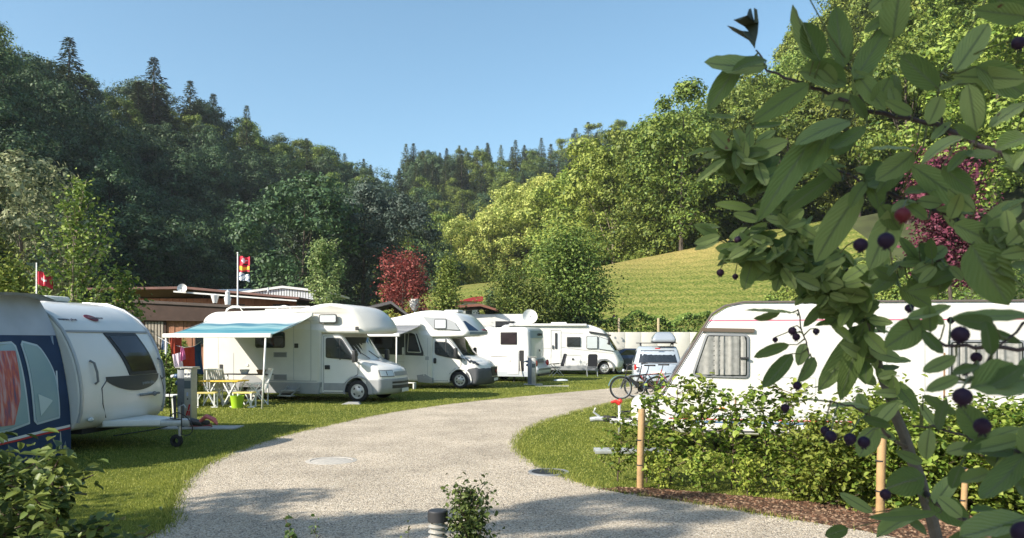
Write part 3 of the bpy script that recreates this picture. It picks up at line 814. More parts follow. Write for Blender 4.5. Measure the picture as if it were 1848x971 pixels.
def fillet(P, n=5):
    """P: (x,z) or (x,z,r) -> points with rounded corners"""
    out = []; N = len(P)
    for i in range(N):
        p = Vector(P[i][:2]); r = P[i][2] if len(P[i]) > 2 else 0
        if r <= 0: out.append((p.x, p.y)); continue
        a = Vector(P[i - 1][:2]) - p; b = Vector(P[(i + 1) % N][:2]) - p
        r = min(r, a.length * .49, b.length * .49)
        a = p + a.normalized() * r; b = p + b.normalized() * r
        for k in range(n + 1):
            t = k / n
            q = a * (1 - t) ** 2 + p * 2 * t * (1 - t) + b * t ** 2
            out.append((q.x, q.y))
    return out
def rrect(x0, x1, z0, z1, r): return fillet([(x0, z0, r), (x1, z0, r), (x1, z1, r), (x0, z1, r)])
def area2(P): return sum(P[i][0] * P[(i + 1) % len(P)][1] - P[(i + 1) % len(P)][0] * P[i][1] for i in range(len(P)))
def inset(P, d):
    if area2(P) < 0: P = P[::-1]
    n = len(P); out = []
    for i in range(n):
        a = Vector(P[i - 1]); p = Vector(P[i]); b = Vector(P[(i + 1) % n])
        e0 = (p - a); e1 = (b - p)
        if e0.length < 1e-6: e0 = e1
        if e1.length < 1e-6: e1 = e0
        n0 = Vector((-e0.y, e0.x)).normalized(); n1 = Vector((-e1.y, e1.x)).normalized()
        m = n0 + n1
        m = m.normalized() if m.length > 1e-6 else n0
        k = d / max(0.5, m.dot(n0))
        q = p + m * k; out.append((q.x, q.y))
    return out
def prof_solid(mb, P, w, r=0.06, fn=None, mi=0, nin=9, yc=0.0):
    P = list(P)
    if area2(P) < 0: P = P[::-1]
    secs = []
    for th in (90, 60, 30):
        secs.append((-(w / 2 - r + r * math.sin(R(th))), r * (1 - math.cos(R(th)))))
    ins = [(-(w / 2 - r) + (w - 2 * r) * k / (nin - 1), 0.0) for k in range(nin)]
    secs = secs + ins + [(-y, i_) for y, i_ in secs[::-1]]
    vs = []; fs = []; n = len(P)
    for y, d in secs:
        Q = inset(P, d) if d > 0 else P
        for x, z in Q:
            v = (x, y + yc, z)
            vs.append(fn(*v) if fn else v)
    for i in range(len(secs) - 1):
        for k in range(n):
            a = i * n + k; b = i * n + (k + 1) % n
            fs.append((a, b, b + n, a + n))
    mb.add(vs, fs, mi, True)
    from mathutils.geometry import tessellate_polygon
    for vv, sg_ in ((vs[:n], 1), (vs[-n:], -1)):
        y_ = vv[0][1]
        tr_ = tessellate_polygon([[Vector((v[0], v[2], 0)) for v in vv]])
        mb.add(vv, [tuple(t) for t in tr_], mi)
    return mb
def patch(mb, line, ya0, ya1, yb0=None, yb1=None, off=0.008, th=0.012, fn=None, mi=0, ny=9, nl=6):
    """panel lying on the nose surface: line = (x,z) points from bottom to top; y from ya0..ya1 at the bottom to yb0..yb1 at the top"""
    yb0 = ya0 if yb0 is None else yb0; yb1 = ya1 if yb1 is None else yb1
    L = [Vector(p) for p in line]
    pts = []
    tot = sum((L[i + 1] - L[i]).length for i in range(len(L) - 1))
    for k in range(nl + 1):
        d = tot * k / nl; i = 0
        while i < len(L) - 2 and d > (L[i + 1] - L[i]).length: d -= (L[i + 1] - L[i]).length; i += 1
        e = (L[i + 1] - L[i]); p = L[i] + e.normalized() * d
        pts.append((p, Vector((e.y, -e.x)).normalized()))
    vs = []; fs = []
    for o_ in (off, off - th):
        for k, (p, nrm) in enumerate(pts):
            t = k / nl
            for j in range(ny + 1):
                s = j / ny; y = (ya0 + (ya1 - ya0) * s) * (1 - t) + (yb0 + (yb1 - yb0) * s) * t
                q = p + nrm * o_
                v = (q.x, y, q.y); vs.append(fn(*v) if fn else v)
    M = (nl + 1) * (ny + 1)
    for k in range(nl):
        for j in range(ny):
            a = k * (ny + 1) + j
            fs.append((a, a + 1, a + ny + 2, a + ny + 1)); fs.append((M + a, M + a + ny + 1, M + a + ny + 2, M + a + 1))
    rim = [j for j in range(ny + 1)] + [k * (ny + 1) + ny for k in range(1, nl + 1)] + [nl * (ny + 1) + j for j in range(ny - 1, -1, -1)] + [k * (ny + 1) for k in range(nl - 1, 0, -1)]
    for i in range(len(rim)):
        a = rim[i]; b = rim[(i + 1) % len(rim)]; fs.append((a, b, b + M, a + M))
    return mb.add(vs, fs, mi, False)
def bulge(x0, xf, c, hw, p=2.2, taper=0.0):
    def fn(x, y, z):
        t = min(max((x - x0) / (xf - x0), 0), 1.3); s = min(abs(y) / hw, 1.05)
        return (x - c * s ** p * t ** 1.3, y * (1 - taper * t), z)
    return fn
def panel(mb, poly, y, th, mi=0):
    """flat panel on the side wall at y, standing out by th towards sign(y)"""
    sgn = -1 if y < 0 else 1
    return mb.prism(poly, y - sgn * 0.004, y + sgn * th, 'y', mi)
def seam(mb, pts, y, w=0.012, th=0.003, mi=0, closed=False):
    sgn = -1 if y < 0 else 1
    P = list(pts) + ([pts[0]] if closed else [])
    for a, b in zip(P[:-1], P[1:]):
        mb.bar((a[0], y + sgn * th / 2, a[1]), (b[0], y + sgn * th / 2, b[1]), th, w, mi, up=(0, 0, 1)) if abs(a[0] - b[0]) > abs(a[1] - b[1]) else mb.bar((a[0], y + sgn * th / 2, a[1]), (b[0], y + sgn * th / 2, b[1]), w, th, mi, up=(0, 1, 0))
    return mb
def side_window(par, x0, x1, z0, z1, y, r=0.06, fr=0.035, frame=DARKP, pane=GLASS, poly=None, name="window"):
    P = poly or rrect(x0, x1, z0, z1, r)
    f = panel(MB(), P, y, 0.022).build(name, frame, par, bevel=0.004)
    g = panel(MB(), inset(P, fr), y + (-0.018 if y < 0 else 0.018), 0.010).build("pane", pane, f)
    return f
def wheel(par, x, y, r=0.33, w=0.2, out=-1, holes=5, rim=RIMM, hub=True):
    """out=-1: outer side towards -y"""
    M = Matrix.Translation((x, y, r)) @ Matrix.Rotation(R(90) * (1 if out < 0 else -1), 4, 'X')
    e = MB().lathe([(r * .66, -w / 2), (r * .9, -w / 2), (r * .98, -w * .38), (r, -w * .2), (r, w * .2), (r * .98, w * .38), (r * .9, w / 2), (r * .66, w / 2), (r * .62, w * .3)], 36, 0, M).build("wheel", RUBBER, par, sharp=50)
    mb = MB().lathe([(r * .66, w * .49), (r * .61, w * .50), (r * .58, w * .36), (r * .3, w * .42), (r * .22, w * .5), (0.001, w * .52)], 36, 0, M)
    mb.lathe([(r * .66, w * .3), (r * .6, -w * .4), (0.01, -w * .42)], 24, 0, M)
    for k in range(holes):
        a = 2 * math.pi * k / holes
        c = Vector((math.cos(a) * r * .42, math.sin(a) * r * .42, w * .395))
        MM = M @ Matrix.Translation(c) @ Matrix.Rotation(a, 4, 'Z')
        mb.prism([(-r * .06, -r * .09), (r * .06, -r * .11), (r * .06, r * .11), (-r * .06, r * .09)], -0.02, 0.012, 'z', 1, MM)
    mb.build("rim", [rim, DARKP], e)
    return e
def arch(cx, r, z0, n=12, a0=0, a1=180):
    return [(cx + r * math.cos(R(a0 + (a1 - a0) * k / n)), z0 + r * math.sin(R(a0 + (a1 - a0) * k / n))) for k in range(n + 1)]
def mirror_arm(par, x, y, z, s=1.0, tall=0.34, colr=DARKP):
    sg = -1 if y < 0 else 1
    mb = MB().bar((x, y, z - .1), (x + .05, y + sg * .16, z - .06), .05)
    mb.prism(fillet([(-.06, -tall * .5, .04), (.07, -tall * .45, .05), (.05, tall * .5, .05), (-.05, tall * .5, .04)]), 0, 0.19, 'y', 0, Matrix.Translation((x + .08, y + (sg * .12 if sg > 0 else -.31), z + .05)))
    return mb.build("mirror", colr, par, bevel=0.02)
def letters(text, size, M, material, parent, name="lettering", ext=0.002, shear=0.0, bold=0.0):
    cu = bpy.data.curves.new(name, 'FONT'); cu.body = text; cu.size = size; cu.extrude = ext; cu.align_x = 'CENTER'; cu.align_y = 'CENTER'; cu.shear = shear; cu.offset = bold
    o = bpy.data.objects.new(name, cu); scene.collection.objects.link(o)
    dg = bpy.context.evaluated_depsgraph_get(); me = bpy.data.meshes.new_from_object(o.evaluated_get(dg))
    bpy.data.objects.remove(o); me.transform(M); me.materials.clear(); me.materials.append(material)
    q = link(name, me, parent)
    return q
SIDE = Matrix.Rotation(R(90), 4, 'X')     # text in the xz plane read from -y

def ducato(root, W, xw, old=True):
    """van cab with its nose at the front; xw = front wheel x (local)"""
    hw = W / 2; r = 0.335
    if old:
        base = [(-1.25, .24), (-.46, .24)] + arch(0, .43, .33, 12, 192, -12)[0:] + [(.48, .24), (1.18, .26, .06), (1.30, .42, .06), (1.28, .80, .10), (1.20, .98, .12), (.95, 1.10, .3), (.12, 1.30, .05), (-.52, 2.02, .08), (-.60, 2.12), (-1.25, 2.12)]
        ws = [(.12 - .03, 1.31), (-.50, 1.99)]
    else:
        base = [(-1.2, .20), (-.46, .20)] + arch(0, .43, .33, 12, 192, -12) + [(.48, .16), (1.25, .20, .10), (1.42, .40, .12), (1.40, .78, .14), (1.22, 1.00, .2), (.80, 1.14, .3), (.28, 1.27, .06), (-.40, 1.99, .1), (-.5, 2.10), (-1.2, 2.10)]
        ws = [(.26, 1.285), (-.37, 1.96)]
    kf = .76 if old else .70
    fx = lambda x: x if x < .48 else .48 + (x - .48) * kf
    P = fillet([(fx(x) + xw,) + tuple(q) for x, *q in base])
    fn = bulge(xw - .7, xw + 1.1, .40 if old else .44, hw, 2.4, 0.05)
    cabw = W
    cab = prof_solid(MB(), P, cabw, .07, fn).build("cab", WHITE, root)
    # lower bumper
    bp = [(.46, .22), (1.22, .25, .08), (1.335, .42, .06), (1.315, .70, .05), (1.26, .735), (.47, .735)] if old else [(.46, .12), (1.28, .17, .10), (1.455, .38, .12), (1.44, .74, .10), (1.30, .86, .06), (.62, .80, .1), (.47, .62)]
    PB = fillet([(fx(x) + xw,) + tuple(q) for x, *q in bp])
    bum = prof_solid(MB(), PB, cabw + .03, .06, fn).build("bumper", SKIRT if old else mat("charcoal_bumper", (0.085, 0.09, 0.10), .6, var=.15), root)
    if old:
        for zz, hh in ((.60, .03), (.47, .05)):
            patch(MB(), [(xw + fx(1.325), zz - hh), (xw + fx(1.325), zz + hh)], -.66, .66, off=.010, fn=fn).build("air_intake", DARKP, bum)
        patch(MB(), [(xw + fx(1.285), .80), (xw + fx(1.24), .93)], -.52, .52, off=.006, fn=fn).build("grille", SKIRT, cab)
    else:
        patch(MB(), [(xw + fx(1.452), .50), (xw + fx(1.45), .84)], -.36, .36, -.46, .46, off=.012, fn=fn, mi=0).build("grille", DARKP, cab)
        patch(MB(), [(xw + fx(1.45), .46), (xw + fx(1.452), .49)], -.40, .40, off=.018, fn=fn).build("chrome_strip", ALU, cab)
        patch(MB(), [(xw + fx(1.45), .845), (xw + fx(1.44), .87)], -.48, .48, off=.020, fn=fn).build("chrome_strip", ALU, cab)
        b_ = MB(); b_.lathe([(.075, 0), (.075, .02), (0.001, .022)], 20, 0, Matrix.Translation((xw + fx(1.47), 0, .68)) @ Matrix.Rotation(R(90), 4, 'Y')).build("badge", REDL, cab)
    # number plate
    pl = MB().box(xw + fx(1.34 if old else 1.46), xw + fx(1.34 if old else 1.46) + .02, -.26, .26, .30, .41).build("number_plate", WPLAST, bum)
    # headlights
    for sg in (-1, 1):
        a, b = (sg * .98, sg * .58) if sg < 0 else (sg * .58, sg * .98)
        if old:
            h = patch(MB(), [(xw + fx(1.285), .80), (xw + fx(1.19), .965)], a, b, off=.014, fn=fn).build("headlight", LAMPG, cab)
            patch(MB(), [(xw + fx(1.295), .785), (xw + fx(1.185), .985)], a - .02, b + .02, off=.004, fn=fn).build('headlight_frame', SEAM, h)
            c = sg * .80
            patch(MB(), [(xw + fx(1.275), .82), (xw + fx(1.20), .945)], c - .012, c + .012, off=.016, fn=fn).build("divider", SEAM, h)
        else:
            h = patch(MB(), [(xw + fx(1.30), .90), (xw + fx(.95), 1.09)], a * .98, b * .98, off=.012, fn=fn).build("headlight", LAMPG, cab)
    # windscreen
    nw = (hw - .10)
    d = patch(MB(), ws, -nw, nw, -nw + .06, nw - .06, off=.008, fn=fn, ny=14).build("windscreen", SCREEN, cab)
    e = Vector(ws[1]) - Vector(ws[0]); q = Vector(ws[0]) + e * .02
    for c in (-.35, .35):
        n_ = Vector((e.y, -e.x)).normalized() * .025; p0 = Vector(ws[0]) + n_; p1 = Vector(ws[0]) + e * .35 + n_
        MB().bar(fn(p0.x, c, p0.y), fn(p1.x, c - .35, p1.y), .016).build("wiper", DARKP, d)
    # dashboard band seen low behind the glass
    # doors and side glass, both sides
    for sg in (-1, 1):
        y = sg * (hw + .002)
        k = 1
        def tap(x): # cab narrows a little to the front
            t = min(max((x - (xw - .7)) / 2.0, 0), 1.3); return sg * (hw * (1 - .05 * t) + .002)
        x0, x1 = (xw - 1.12, xw - .02)
        yy = tap(xw - .5)
        if old: PW = fillet([(xw - 1.07, 1.36, .06), (xw - .10, 1.30, .05), (xw - .56, 1.98, .10), (xw - 1.07, 1.98, .08)])
        else: PW = fillet([(xw - 1.05, 1.34, .12), (xw - .60, 1.24, .1), (xw + .10, 1.15, .04), (xw - .50, 1.84, .16), (xw - 1.05, 1.86, .06)])
        dr = MB(); seam(dr, [(xw - 1.14, .34), (xw - 1.14, 2.03), (xw - .56, 2.04), (xw + (.02 if old else .10), 1.27), (xw + .0, .86), (xw - .42, .60), (xw - .46, .30), (xw - 1.14, .30)], yy, .014, .006)
        door = dr.build("door", SEAM, cab)
        w_ = side_window(door, 0, 0, 0, 0, yy, poly=PW, fr=.03, pane=GLASS)
        MB().box(xw - .60, xw - .575, min(yy, yy + sg * .03), max(yy, yy + sg * .03), 1.30, 1.95).build("window_divider", DARKP, w_)
        hb = MB(); panel(hb, rrect(xw - 1.10, xw - .93, 1.00, 1.13, .02) if old else rrect(xw - 1.10, xw - .98, .98, 1.20, .06), yy, .03); hb.build("handle", DARKP, door, bevel=.008)
        if old:
            tr = MB(); panel(tr, [(xw - 1.13, .36), (xw - .46, .36), (xw - .44, .58), (xw - 1.13, .58)], yy, .018); tr.build("trim", SKIRT, door)
        mirror_arm(door, xw - .08 if old else xw - .18, yy, 1.36, tall=.38)
        # wheel arch lip
        la = MB(); pts = arch(xw, .455, .33, 16, 190, -10)
        for a_, b_ in zip(pts[:-1], pts[1:]): la.bar((a_[0], tap(a_[0]) + sg * .01, a_[1]), (b_[0], tap(b_[0]) + sg * .01, b_[1]), .05, .05, up=(0, 1, 0))
        la.build("arch_lip", SKIRT if old else WHITE, cab)
    return cab, fn

def roof_bits(root, items):
    for kind, a in items:
        if kind == 'hatch':
            x0, x1, y0, y1, z = a
            MB().box(x0, x1, y0, y1, z - .03, z + .09).build("roof_hatch", WPLAST, root, bevel=.03)

def awning(root, x0, x1, yw, zw, out, zf, canvas, legx, legz=0.0, housing=WPLAST, dip=0.0):
    """rolled-out awning on the side wall at y=yw, reaching out by `out` towards -y"""
    aw = MB().bar((x0, yw - .07, zw + .02), (x1, yw - .07, zw + .02), .13, .12).build("awning", housing, root, bevel=.03)
    n = 14; nxx = 16; vs = []; fs = []
    for i in range(n + 1):
        t = i / n
        for j in range(nxx + 1):
            s = j / nxx
            zz = zw + (zf - zw) * t - dip * math.sin(math.pi * t) + .012 * math.sin(s * 19) * math.sin(math.pi * t)
            vs.append((x0 + (x1 - x0) * s, yw - .1 - (out - .1) * t, zz))
    M_ = len(vs)
    vs += [(v[0], v[1], v[2] - .006) for v in vs]
    for i in range(n):
        for j in range(nxx):
            a = i * (nxx + 1) + j
            fs.append((a, a + nxx + 1, a + nxx + 2, a + 1)); fs.append((M_ + a, M_ + a + 1, M_ + a + nxx + 2, M_ + a + nxx + 1))
    MB().add(vs, fs, 0, True).build("canopy", canvas, aw, recalc=False)
    MB().box(x0 - .06, x1 + .06, yw - out - .05, yw - out + .04, zf - .07, zf + .05).build("front_rail", housing, aw, bevel=.02)
    for k, x in enumerate((x0, x1)):
        MB().tube([(x + (.04 if k == 0 else -.04), yw - .12, zw - .05), (x + (.06 if k == 0 else -.06), yw - out + .05, zf - .02)], .018, 6).build("arm", ALU, aw)
    for x, dx in legx:
        MB().tube([(x, yw - out, zf - .05), (x + dx, yw - out - .02, legz)], .028, 8).build("leg", housing, aw)
    return aw

# ------------------------------------------------------------------ motorhome 1: old alcove camper with blue awning
MHROT = -R(14)
mh1 = empty("motorhome", (-4.74 + 1.15 * math.sin(R(14)) * 1, 23.54 + 1.15 * math.cos(R(14)), 0), MHROT, "white alcove motorhome with rounded overcab nose and turquoise striped awning rolled out", "motorhome", "motorhomes parked along the lawn")
HW = 1.15
PB = fillet([(-5.33, .42, .1), (-4.3, .30), (-4.22, .30)] + arch(-3.55, .42, .33, 10, 188, -8) + [(-3.1, .28), (-1.22, .28), (-1.18, 2.12), (-.4, 2.10, .02), (.60, 2.10, .07), (.78, 2.16, .08), (.78, 2.28, .2), (.56, 2.60, .35), (.15, 2.90, .5), (-.95, 3.08, .6), (-1.9, 2.86, .4), (-5.0, 2.80, .2), (-5.33, 2.58, .15)])
fn1 = bulge(-.9, .9, .70, HW, 2.6, 0.12)
body = prof_solid(MB(), PB, 2 * HW, .09, fn1).build("body", WHITE2, mh1)
ducato(mh1, 2.02, 0.0, True)
# waist line under the alcove, skirts
PS = fillet([(-5.28, .36, .05), (-4.3, .24), (-4.24, .24)] + arch(-3.55, .44, .33, 10, 188, -8) + [(-3.08, .24), (-1.24, .24), (-1.20, .60), (-5.30, .60)])
prof_solid(MB(), PS, 2 * HW + .03, .03).build("skirt", SKIRT, mh1)
MB().box(-5.2, -.2, -.95, .95, .30, .55).build("chassis", BLACKM, mh1)
sd = -HW
side_window(body, -3.42, -2.39, 1.66, 2.16, sd, r=.09, pane=GLASS)
side_window(body, -1.22, -.62, 2.42, 2.70, sd, r=.08, pane=LAMPG)
side_window(body, -5.05, -4.55, 1.7, 2.1, HW, r=.06)
for x0, x1, z0, z1 in ((-2.78, -2.32, 1.37, 1.53), (-2.78, -2.32, .66, .84)):
    v_ = panel(MB(), [(x0, z0), (x1, z0), (x1, z1), (x0, z1)], sd, .012).build("vent", SKIRT, body)
    s_ = MB()
    for k in range(5): s_.box(x0 + .03, x1 - .03, sd - .016, sd - .011, z0 + .025 + k * (z1 - z0 - .04) / 5, z0 + .035 + k * (z1 - z0 - .04) / 5)
    s_.build("slats", SEAM, v_)
dd = MB(); seam(dd, rrect(-2.09, -1.50, .64, 2.50, .08), sd, .018, .006, closed=True)
door = dd.build("door", SEAML, body); panel(MB(), rrect(-2.06, -1.93, 1.66, 1.80, .02), sd, .02).build("handle", DARKP, door)
dd = MB(); seam(dd, [(-4.2, .62), (-4.2, 1.50)], sd, .02, .006); seam(dd, [(-4.75, .62), (-4.75, 2.0), (-4.62, 2.0), (-4.62, 2.6)], sd, .012, .004); seam(dd, [(-5.2, .64), (-1.3, .64)], sd, .03, .008); seam(dd, [(-5.25, 2.50), (-1.3, 2.50)], sd, .012, .006)
dd.build("body_seams", SEAML, body)
panel(MB(), rrect(-4.70, -4.58, 1.0, 1.13, .01), sd, .012).build("socket_cover", DARKP, body)
panel(MB(), rrect(-3.75, -3.66, 1.08, 1.16, .03), sd, .02).build("filler_cap", WPLAST, body)
panel(MB(), rrect(-.02, .07, 2.20, 2.31, .01), sd * .952, .05).build("marker_light", DARKP, body)
# roof rails and hatch
rr = MB().tube([(-4.7, -.85, 2.80), (-4.55, -.85, 2.93), (-4.25, -.85, 2.97), (-4.0, -.85, 2.94)], .02, 6)
rr.tube([(-4.7, -.85, 2.78), (-4.65, -.85, 2.9), (-4.45, -.85, 2.99), (-4.2, -.85, 2.99), (-4.05, -.85, 2.80)], .018, 6)
rr.tube([(-2.9, -.85, 2.82), (-2.8, -.85, 2.94), (-2.6, -.85, 2.99), (-2.4, -.85, 2.94), (-2.3, -.85, 2.82)], .018, 6)
for y in (-.85, .85): rr.bar((-4.3, y, 2.95), (-1.7, y, 2.95), .05, .04)
rr.build("roof_rail", WPLAST, mh1)
MB().box(-3.7, -3.3, -.2, .2, 2.80, 2.88).build("roof_hatch", WPLAST, mh1, bevel=.03)
wheel(mh1, 0, -.93, .335, .2, -1); wheel(mh1, 0, .93, .335, .2, 1); wheel(mh1, -3.55, -.95, .335, .2, -1); wheel(mh1, -3.55, .95, .335, .2, 1)
# canopy with stripes across its depth
def canopy_mat(name, cols, n_rep, axis=1, a=-2.4, b=2.5):
    m = bpy.data.materials.new(name); m.use_nodes = True; nt = m.node_tree; bb = nt.nodes["Principled BSDF"]
    tc = nt.nodes.new("ShaderNodeTexCoord"); sp = nt.nodes.new("ShaderNodeSeparateXYZ"); nt.links.new(tc.outputs["Object"], sp.inputs[0])
    n = nt.nodes.new("ShaderNodeTexNoise"); n.inputs["Scale"].default_value = 2.2; n.inputs["Detail"].default_value = 8
    mp = nt.nodes.new("ShaderNodeMapping"); mp.inputs["Scale"].default_value = (.35, 3.5, 1); nt.links.new(tc.outputs["Object"], mp.inputs[0]); nt.links.new(mp.outputs[0], n.inputs[0])
    mr = nt.nodes.new("ShaderNodeMapRange"); mr.inputs[1].default_value = a; mr.inputs[2].default_value = b; nt.links.new(sp.outputs[axis], mr.inputs[0])
    ad = nt.nodes.new("ShaderNodeMath"); ad.operation = 'MULTIPLY_ADD'; ad.inputs[1].default_value = 0.35; nt.links.new(n.outputs[0], ad.inputs[0]); nt.links.new(mr.outputs[0], ad.inputs[2])
    r = nt.nodes.new("ShaderNodeValToRGB")
    for i, (p, c) in enumerate(cols):
        e = r.color_ramp.elements[i] if i < 2 else r.color_ramp.elements.new(p)
        e.position = p; e.color = (*c, 1)
    nt.links.new(ad.outputs[0], r.inputs[0]); nt.links.new(r.outputs[0], bb.inputs["Base Color"]); bb.inputs["Roughness"].default_value = .8
    tr = nt.nodes.new("ShaderNodeBsdfTranslucent"); mx = nt.nodes.new("ShaderNodeMixShader"); mx.inputs[0].default_value = .25
    nt.links.new(r.outputs[0], tr.inputs[0]); nt.links.new(bb.outputs[0], mx.inputs[1]); nt.links.new(tr.outputs[0], mx.inputs[2]); nt.links.new(mx.outputs[0], nt.nodes["Material Output"].inputs[0])
    return m
CAN1 = canopy_mat("turquoise_canvas", [(0.05, (.16, .30, .33)), (.22, (.03, .22, .30)), (.36, (.20, .42, .46)), (.50, (.04, .26, .36)), (.64, (.30, .50, .52)), (.80, (.05, .20, .30)), (.88, (.62, .68, .66))], 3, a=-3.75, b=-1.15)
awning(mh1, -4.75, -1.40, -HW, 2.66, 2.5, 2.04, CAN1, [(-4.72, 0.0), (-1.52, -.10)], dip=.05)
# folding step
st = MB().box(-2.30, -1.85, -1.55, -1.20, .34, .37).box(-2.30, -1.85, -1.75, -1.50, .20, .23).bar((-2.28, -1.1, .5), (-2.28, -1.7, .22), .03).bar((-1.87, -1.1, .5), (-1.87, -1.7, .22), .03)
st.build("folding_step", STEEL, mh1)

# ------------------------------------------------------------------ motorhome 2: newer alcove camper, grey awning
th = R(15)
mh2 = empty("motorhome", (-2.07 + 1.15 * math.sin(th), 30.23 + 1.15 * math.cos(th), 0), -th, "white alcove motorhome with charcoal bumper and grey alcove panels, second from the left", "motorhome", "motorhomes parked along the lawn")
PB = fillet([(-5.2, .42, .1), (-4.1, .32), (-4.0, .32)] + arch(-3.4, .42, .33, 10, 188, -8) + [(-2.95, .30), (-1.75, .28), (-1.12, .22), (-1.12, 2.02), (-.4, 2.02, .02), (.50, 2.04, .12), (.70, 2.14, .15), (.74, 2.24, .12), (.38, 2.66, .2), (.05, 2.92, .35), (-.6, 3.06, .4), (-1.5, 3.08, .4), (-2.9, 2.76, .5), (-5.0, 2.72, .2), (-5.2, 2.5, .15)])
fn2 = bulge(-.9, .85, .45, HW, 2.6, 0.06)
body = prof_solid(MB(), PB, 2 * HW, .07, fn2).build("body", WHITE, mh2)
ducato(mh2, 2.04, 0.0, False)
PS = fillet([(-1.76, .52), (-1.40, .56), (-1.10, .40), (-1.10, .20), (-1.70, .24)]); 
prof_solid(MB(), PS, 2 * HW + .03, .02).build("skirt", SKIRT, mh2)
MB().box(-5.0, -.2, -.95, .95, .30, .6).build("chassis", BLACKM, mh2)
GR2 = mat("grey_decal", (.36, .38, .40), .4)
tri = panel(MB(), [(-1.50, 2.82), (-1.08, 2.36), (.02, 2.30), (-.20, 2.62), (-.55, 2.76)], sd, .004).build("side_decal", GR2, body)
side_window(body, -1.02, -.50, 2.34, 2.74, sd, r=.07, pane=LAMPG, frame=SEAM)
patch(MB(), [(.71, 2.27), (.39, 2.65)], -1.08, -.62, -1.08, -.98, off=.008, fn=fn2).build("front_decal", mat("navy_decal", (.03, .06, .12), .3), body)
patch(MB(), [(.71, 2.27), (.39, 2.65)], .62, 1.08, .98, 1.08, off=.008, fn=fn2).build("front_decal", MATS["navy_decal"], body)
patch(MB(), [(.715, 2.12), (.738, 2.235)], -1.05, 1.05, off=.006, fn=fn2, ny=14).build("front_band", mat("steelblue_band", (.20, .26, .32), .35), body)
letters("CARIOCA", .13, Matrix.Translation((.705, 0, 2.31)) @ Matrix.Rotation(R(90), 4, 'Z') @ Matrix.Rotation(R(40), 4, 'X'), mat("maroon", (.25, .03, .06), .4), body, ext=.01)
# side: dark window band, door
PWn = [(-4.9, 1.40), (-1.42, 1.28), (-1.75, 2.16), (-4.9, 2.20)]
bd = panel(MB(), PWn, sd, .006).build("window_band", mat("dark_band", (.05, .055, .06), .3), body)
for x0, x1 in ((-4.6, -3.9), (-3.6, -2.75)): side_window(bd, x0, x1, 1.55, 2.05, sd - .006, r=.06, pane=GLASS, fr=.03, frame=DARKP)
dd = MB(); seam(dd, [(-2.26, .50), (-2.26, 2.35), (-1.72, 2.35), (-1.45, 1.6), (-1.45, .50)], sd - .008, .03, .008, closed=False); door = dd.build("door", WPLAST, body)
side_window(door, 0, 0, 0, 0, sd - .008, poly=fillet([(-2.16, 1.42, .06), (-1.55, 1.40, .06), (-1.80, 2.18, .1), (-2.10, 2.24, .1)]), fr=.03, frame=WPLAST, pane=GLASS)
panel(MB(), rrect(-2.36, -2.29, 1.32, 1.62, .03), sd - .006, .05).build("handle", WPLAST, door)
dd = MB(); seam(dd, [(-5.0, 1.06), (-2.3, 1.04)], sd, .012, .004); seam(dd, [(-1.3, .5), (-1.3, 2.0)], sd, .012, .004); dd.build("body_seams", SEAML, body)
panel(MB(), rrect(-1.40, -1.25, 1.12, 1.26, .02), sd, .01).build("filler_cap", SEAML, body)
MB().box(-.9, -.3, -.35, .35, 3.02, 3.12).build("roof_hatch", WPLAST, mh2, bevel=.04)
wheel(mh2, 0, -.94, .335, .2, -1, holes=7); wheel(mh2, 0, .94, .335, .2, 1); wheel(mh2, -3.4, -.96, .335, .2, -1); wheel(mh2, -3.4, .96, .335, .2, 1)
# row of dark flower decals on the bonnet side
fl = MB(); rg = random.Random(4)
for k in range(16):
    t = k / 15; x = .12 + .60 * t; z = 1.20 - .24 * t + rg.uniform(-.05, .05); s = .02 + .045 * t * rg.uniform(.6, 1.2)
    fl.prism([(x + s * math.cos(a_) * (1 if i % 2 else .45), z + s * math.sin(a_) * (1 if i % 2 else .45)) for i, a_ in enumerate([j * math.pi / 5 for j in range(10)])], -1.045 + .10 * t ** 1.5, -1.00 + .12 * t ** 1.5, 'y')
fl.build("flower_decal", mat("ink_decal", (.02, .025, .04), .4), mh2)
CAN2 = canopy_mat("grey_canvas", [(0.05, (.30, .31, .33)), (.3, (.20, .21, .23)), (.45, (.34, .35, .37)), (.6, (.18, .19, .21)), (.75, (.36, .37, .38)), (.9, (.22, .23, .25))], 3, a=-3.4, b=-1.1)
awning(mh2, -4.9, -1.55, -HW, 2.50, 2.3, 2.10, CAN2, [(-4.85, 0), (-1.62, 0)], dip=.04)

# ------------------------------------------------------------------ motorhome 3: seen from the back, door of a locker open
th = R(20)
mh3 = empty("motorhome", (0.85 + 1.08 * math.sin(th), 35 + 1.08 * math.cos(th), 0), -th, "low white motorhome showing its blue-shaded rear with red lights and an open dark locker", "motorhome", "motorhomes parked along the lawn")
HW3 = 1.08; sd3 = -HW3
PB = fillet([(0, .34, .05), (.02, 1.6), (-.05, 2.36, .2), (-.30, 2.50, .2), (-5.9, 2.44, .3), (-6.4, 1.9, .3), (-6.4, .36, .2), (-2.48, .30)] + arch(-2.05, .40, .33, 10, 184, -4) + [(-1.62, .30)])
fn3 = bulge(-.4, 0, .10, HW3, 3.0)
body = prof_solid(MB(), PB, 2 * HW3, .12, fn3).build("body", WHITE, mh3)
prof_solid(MB(), fillet([(-.02, .24), (-1.60, .24), (-1.62, .50), (-.02, .50)]), 2 * HW3 + .025, .02).build("skirt", mat("blue_grey_skirt", (.42, .46, .50), .5), mh3)
prof_solid(MB(), fillet([(-.3, .28, .05), (.30, .34, .10), (.34, .62, .1), (.12, .78, .1), (.02, 1.12, .2), (-.3, 1.14)]), 2 * HW3 - .02, .12).build("rear_bumper", WHITE, mh3)
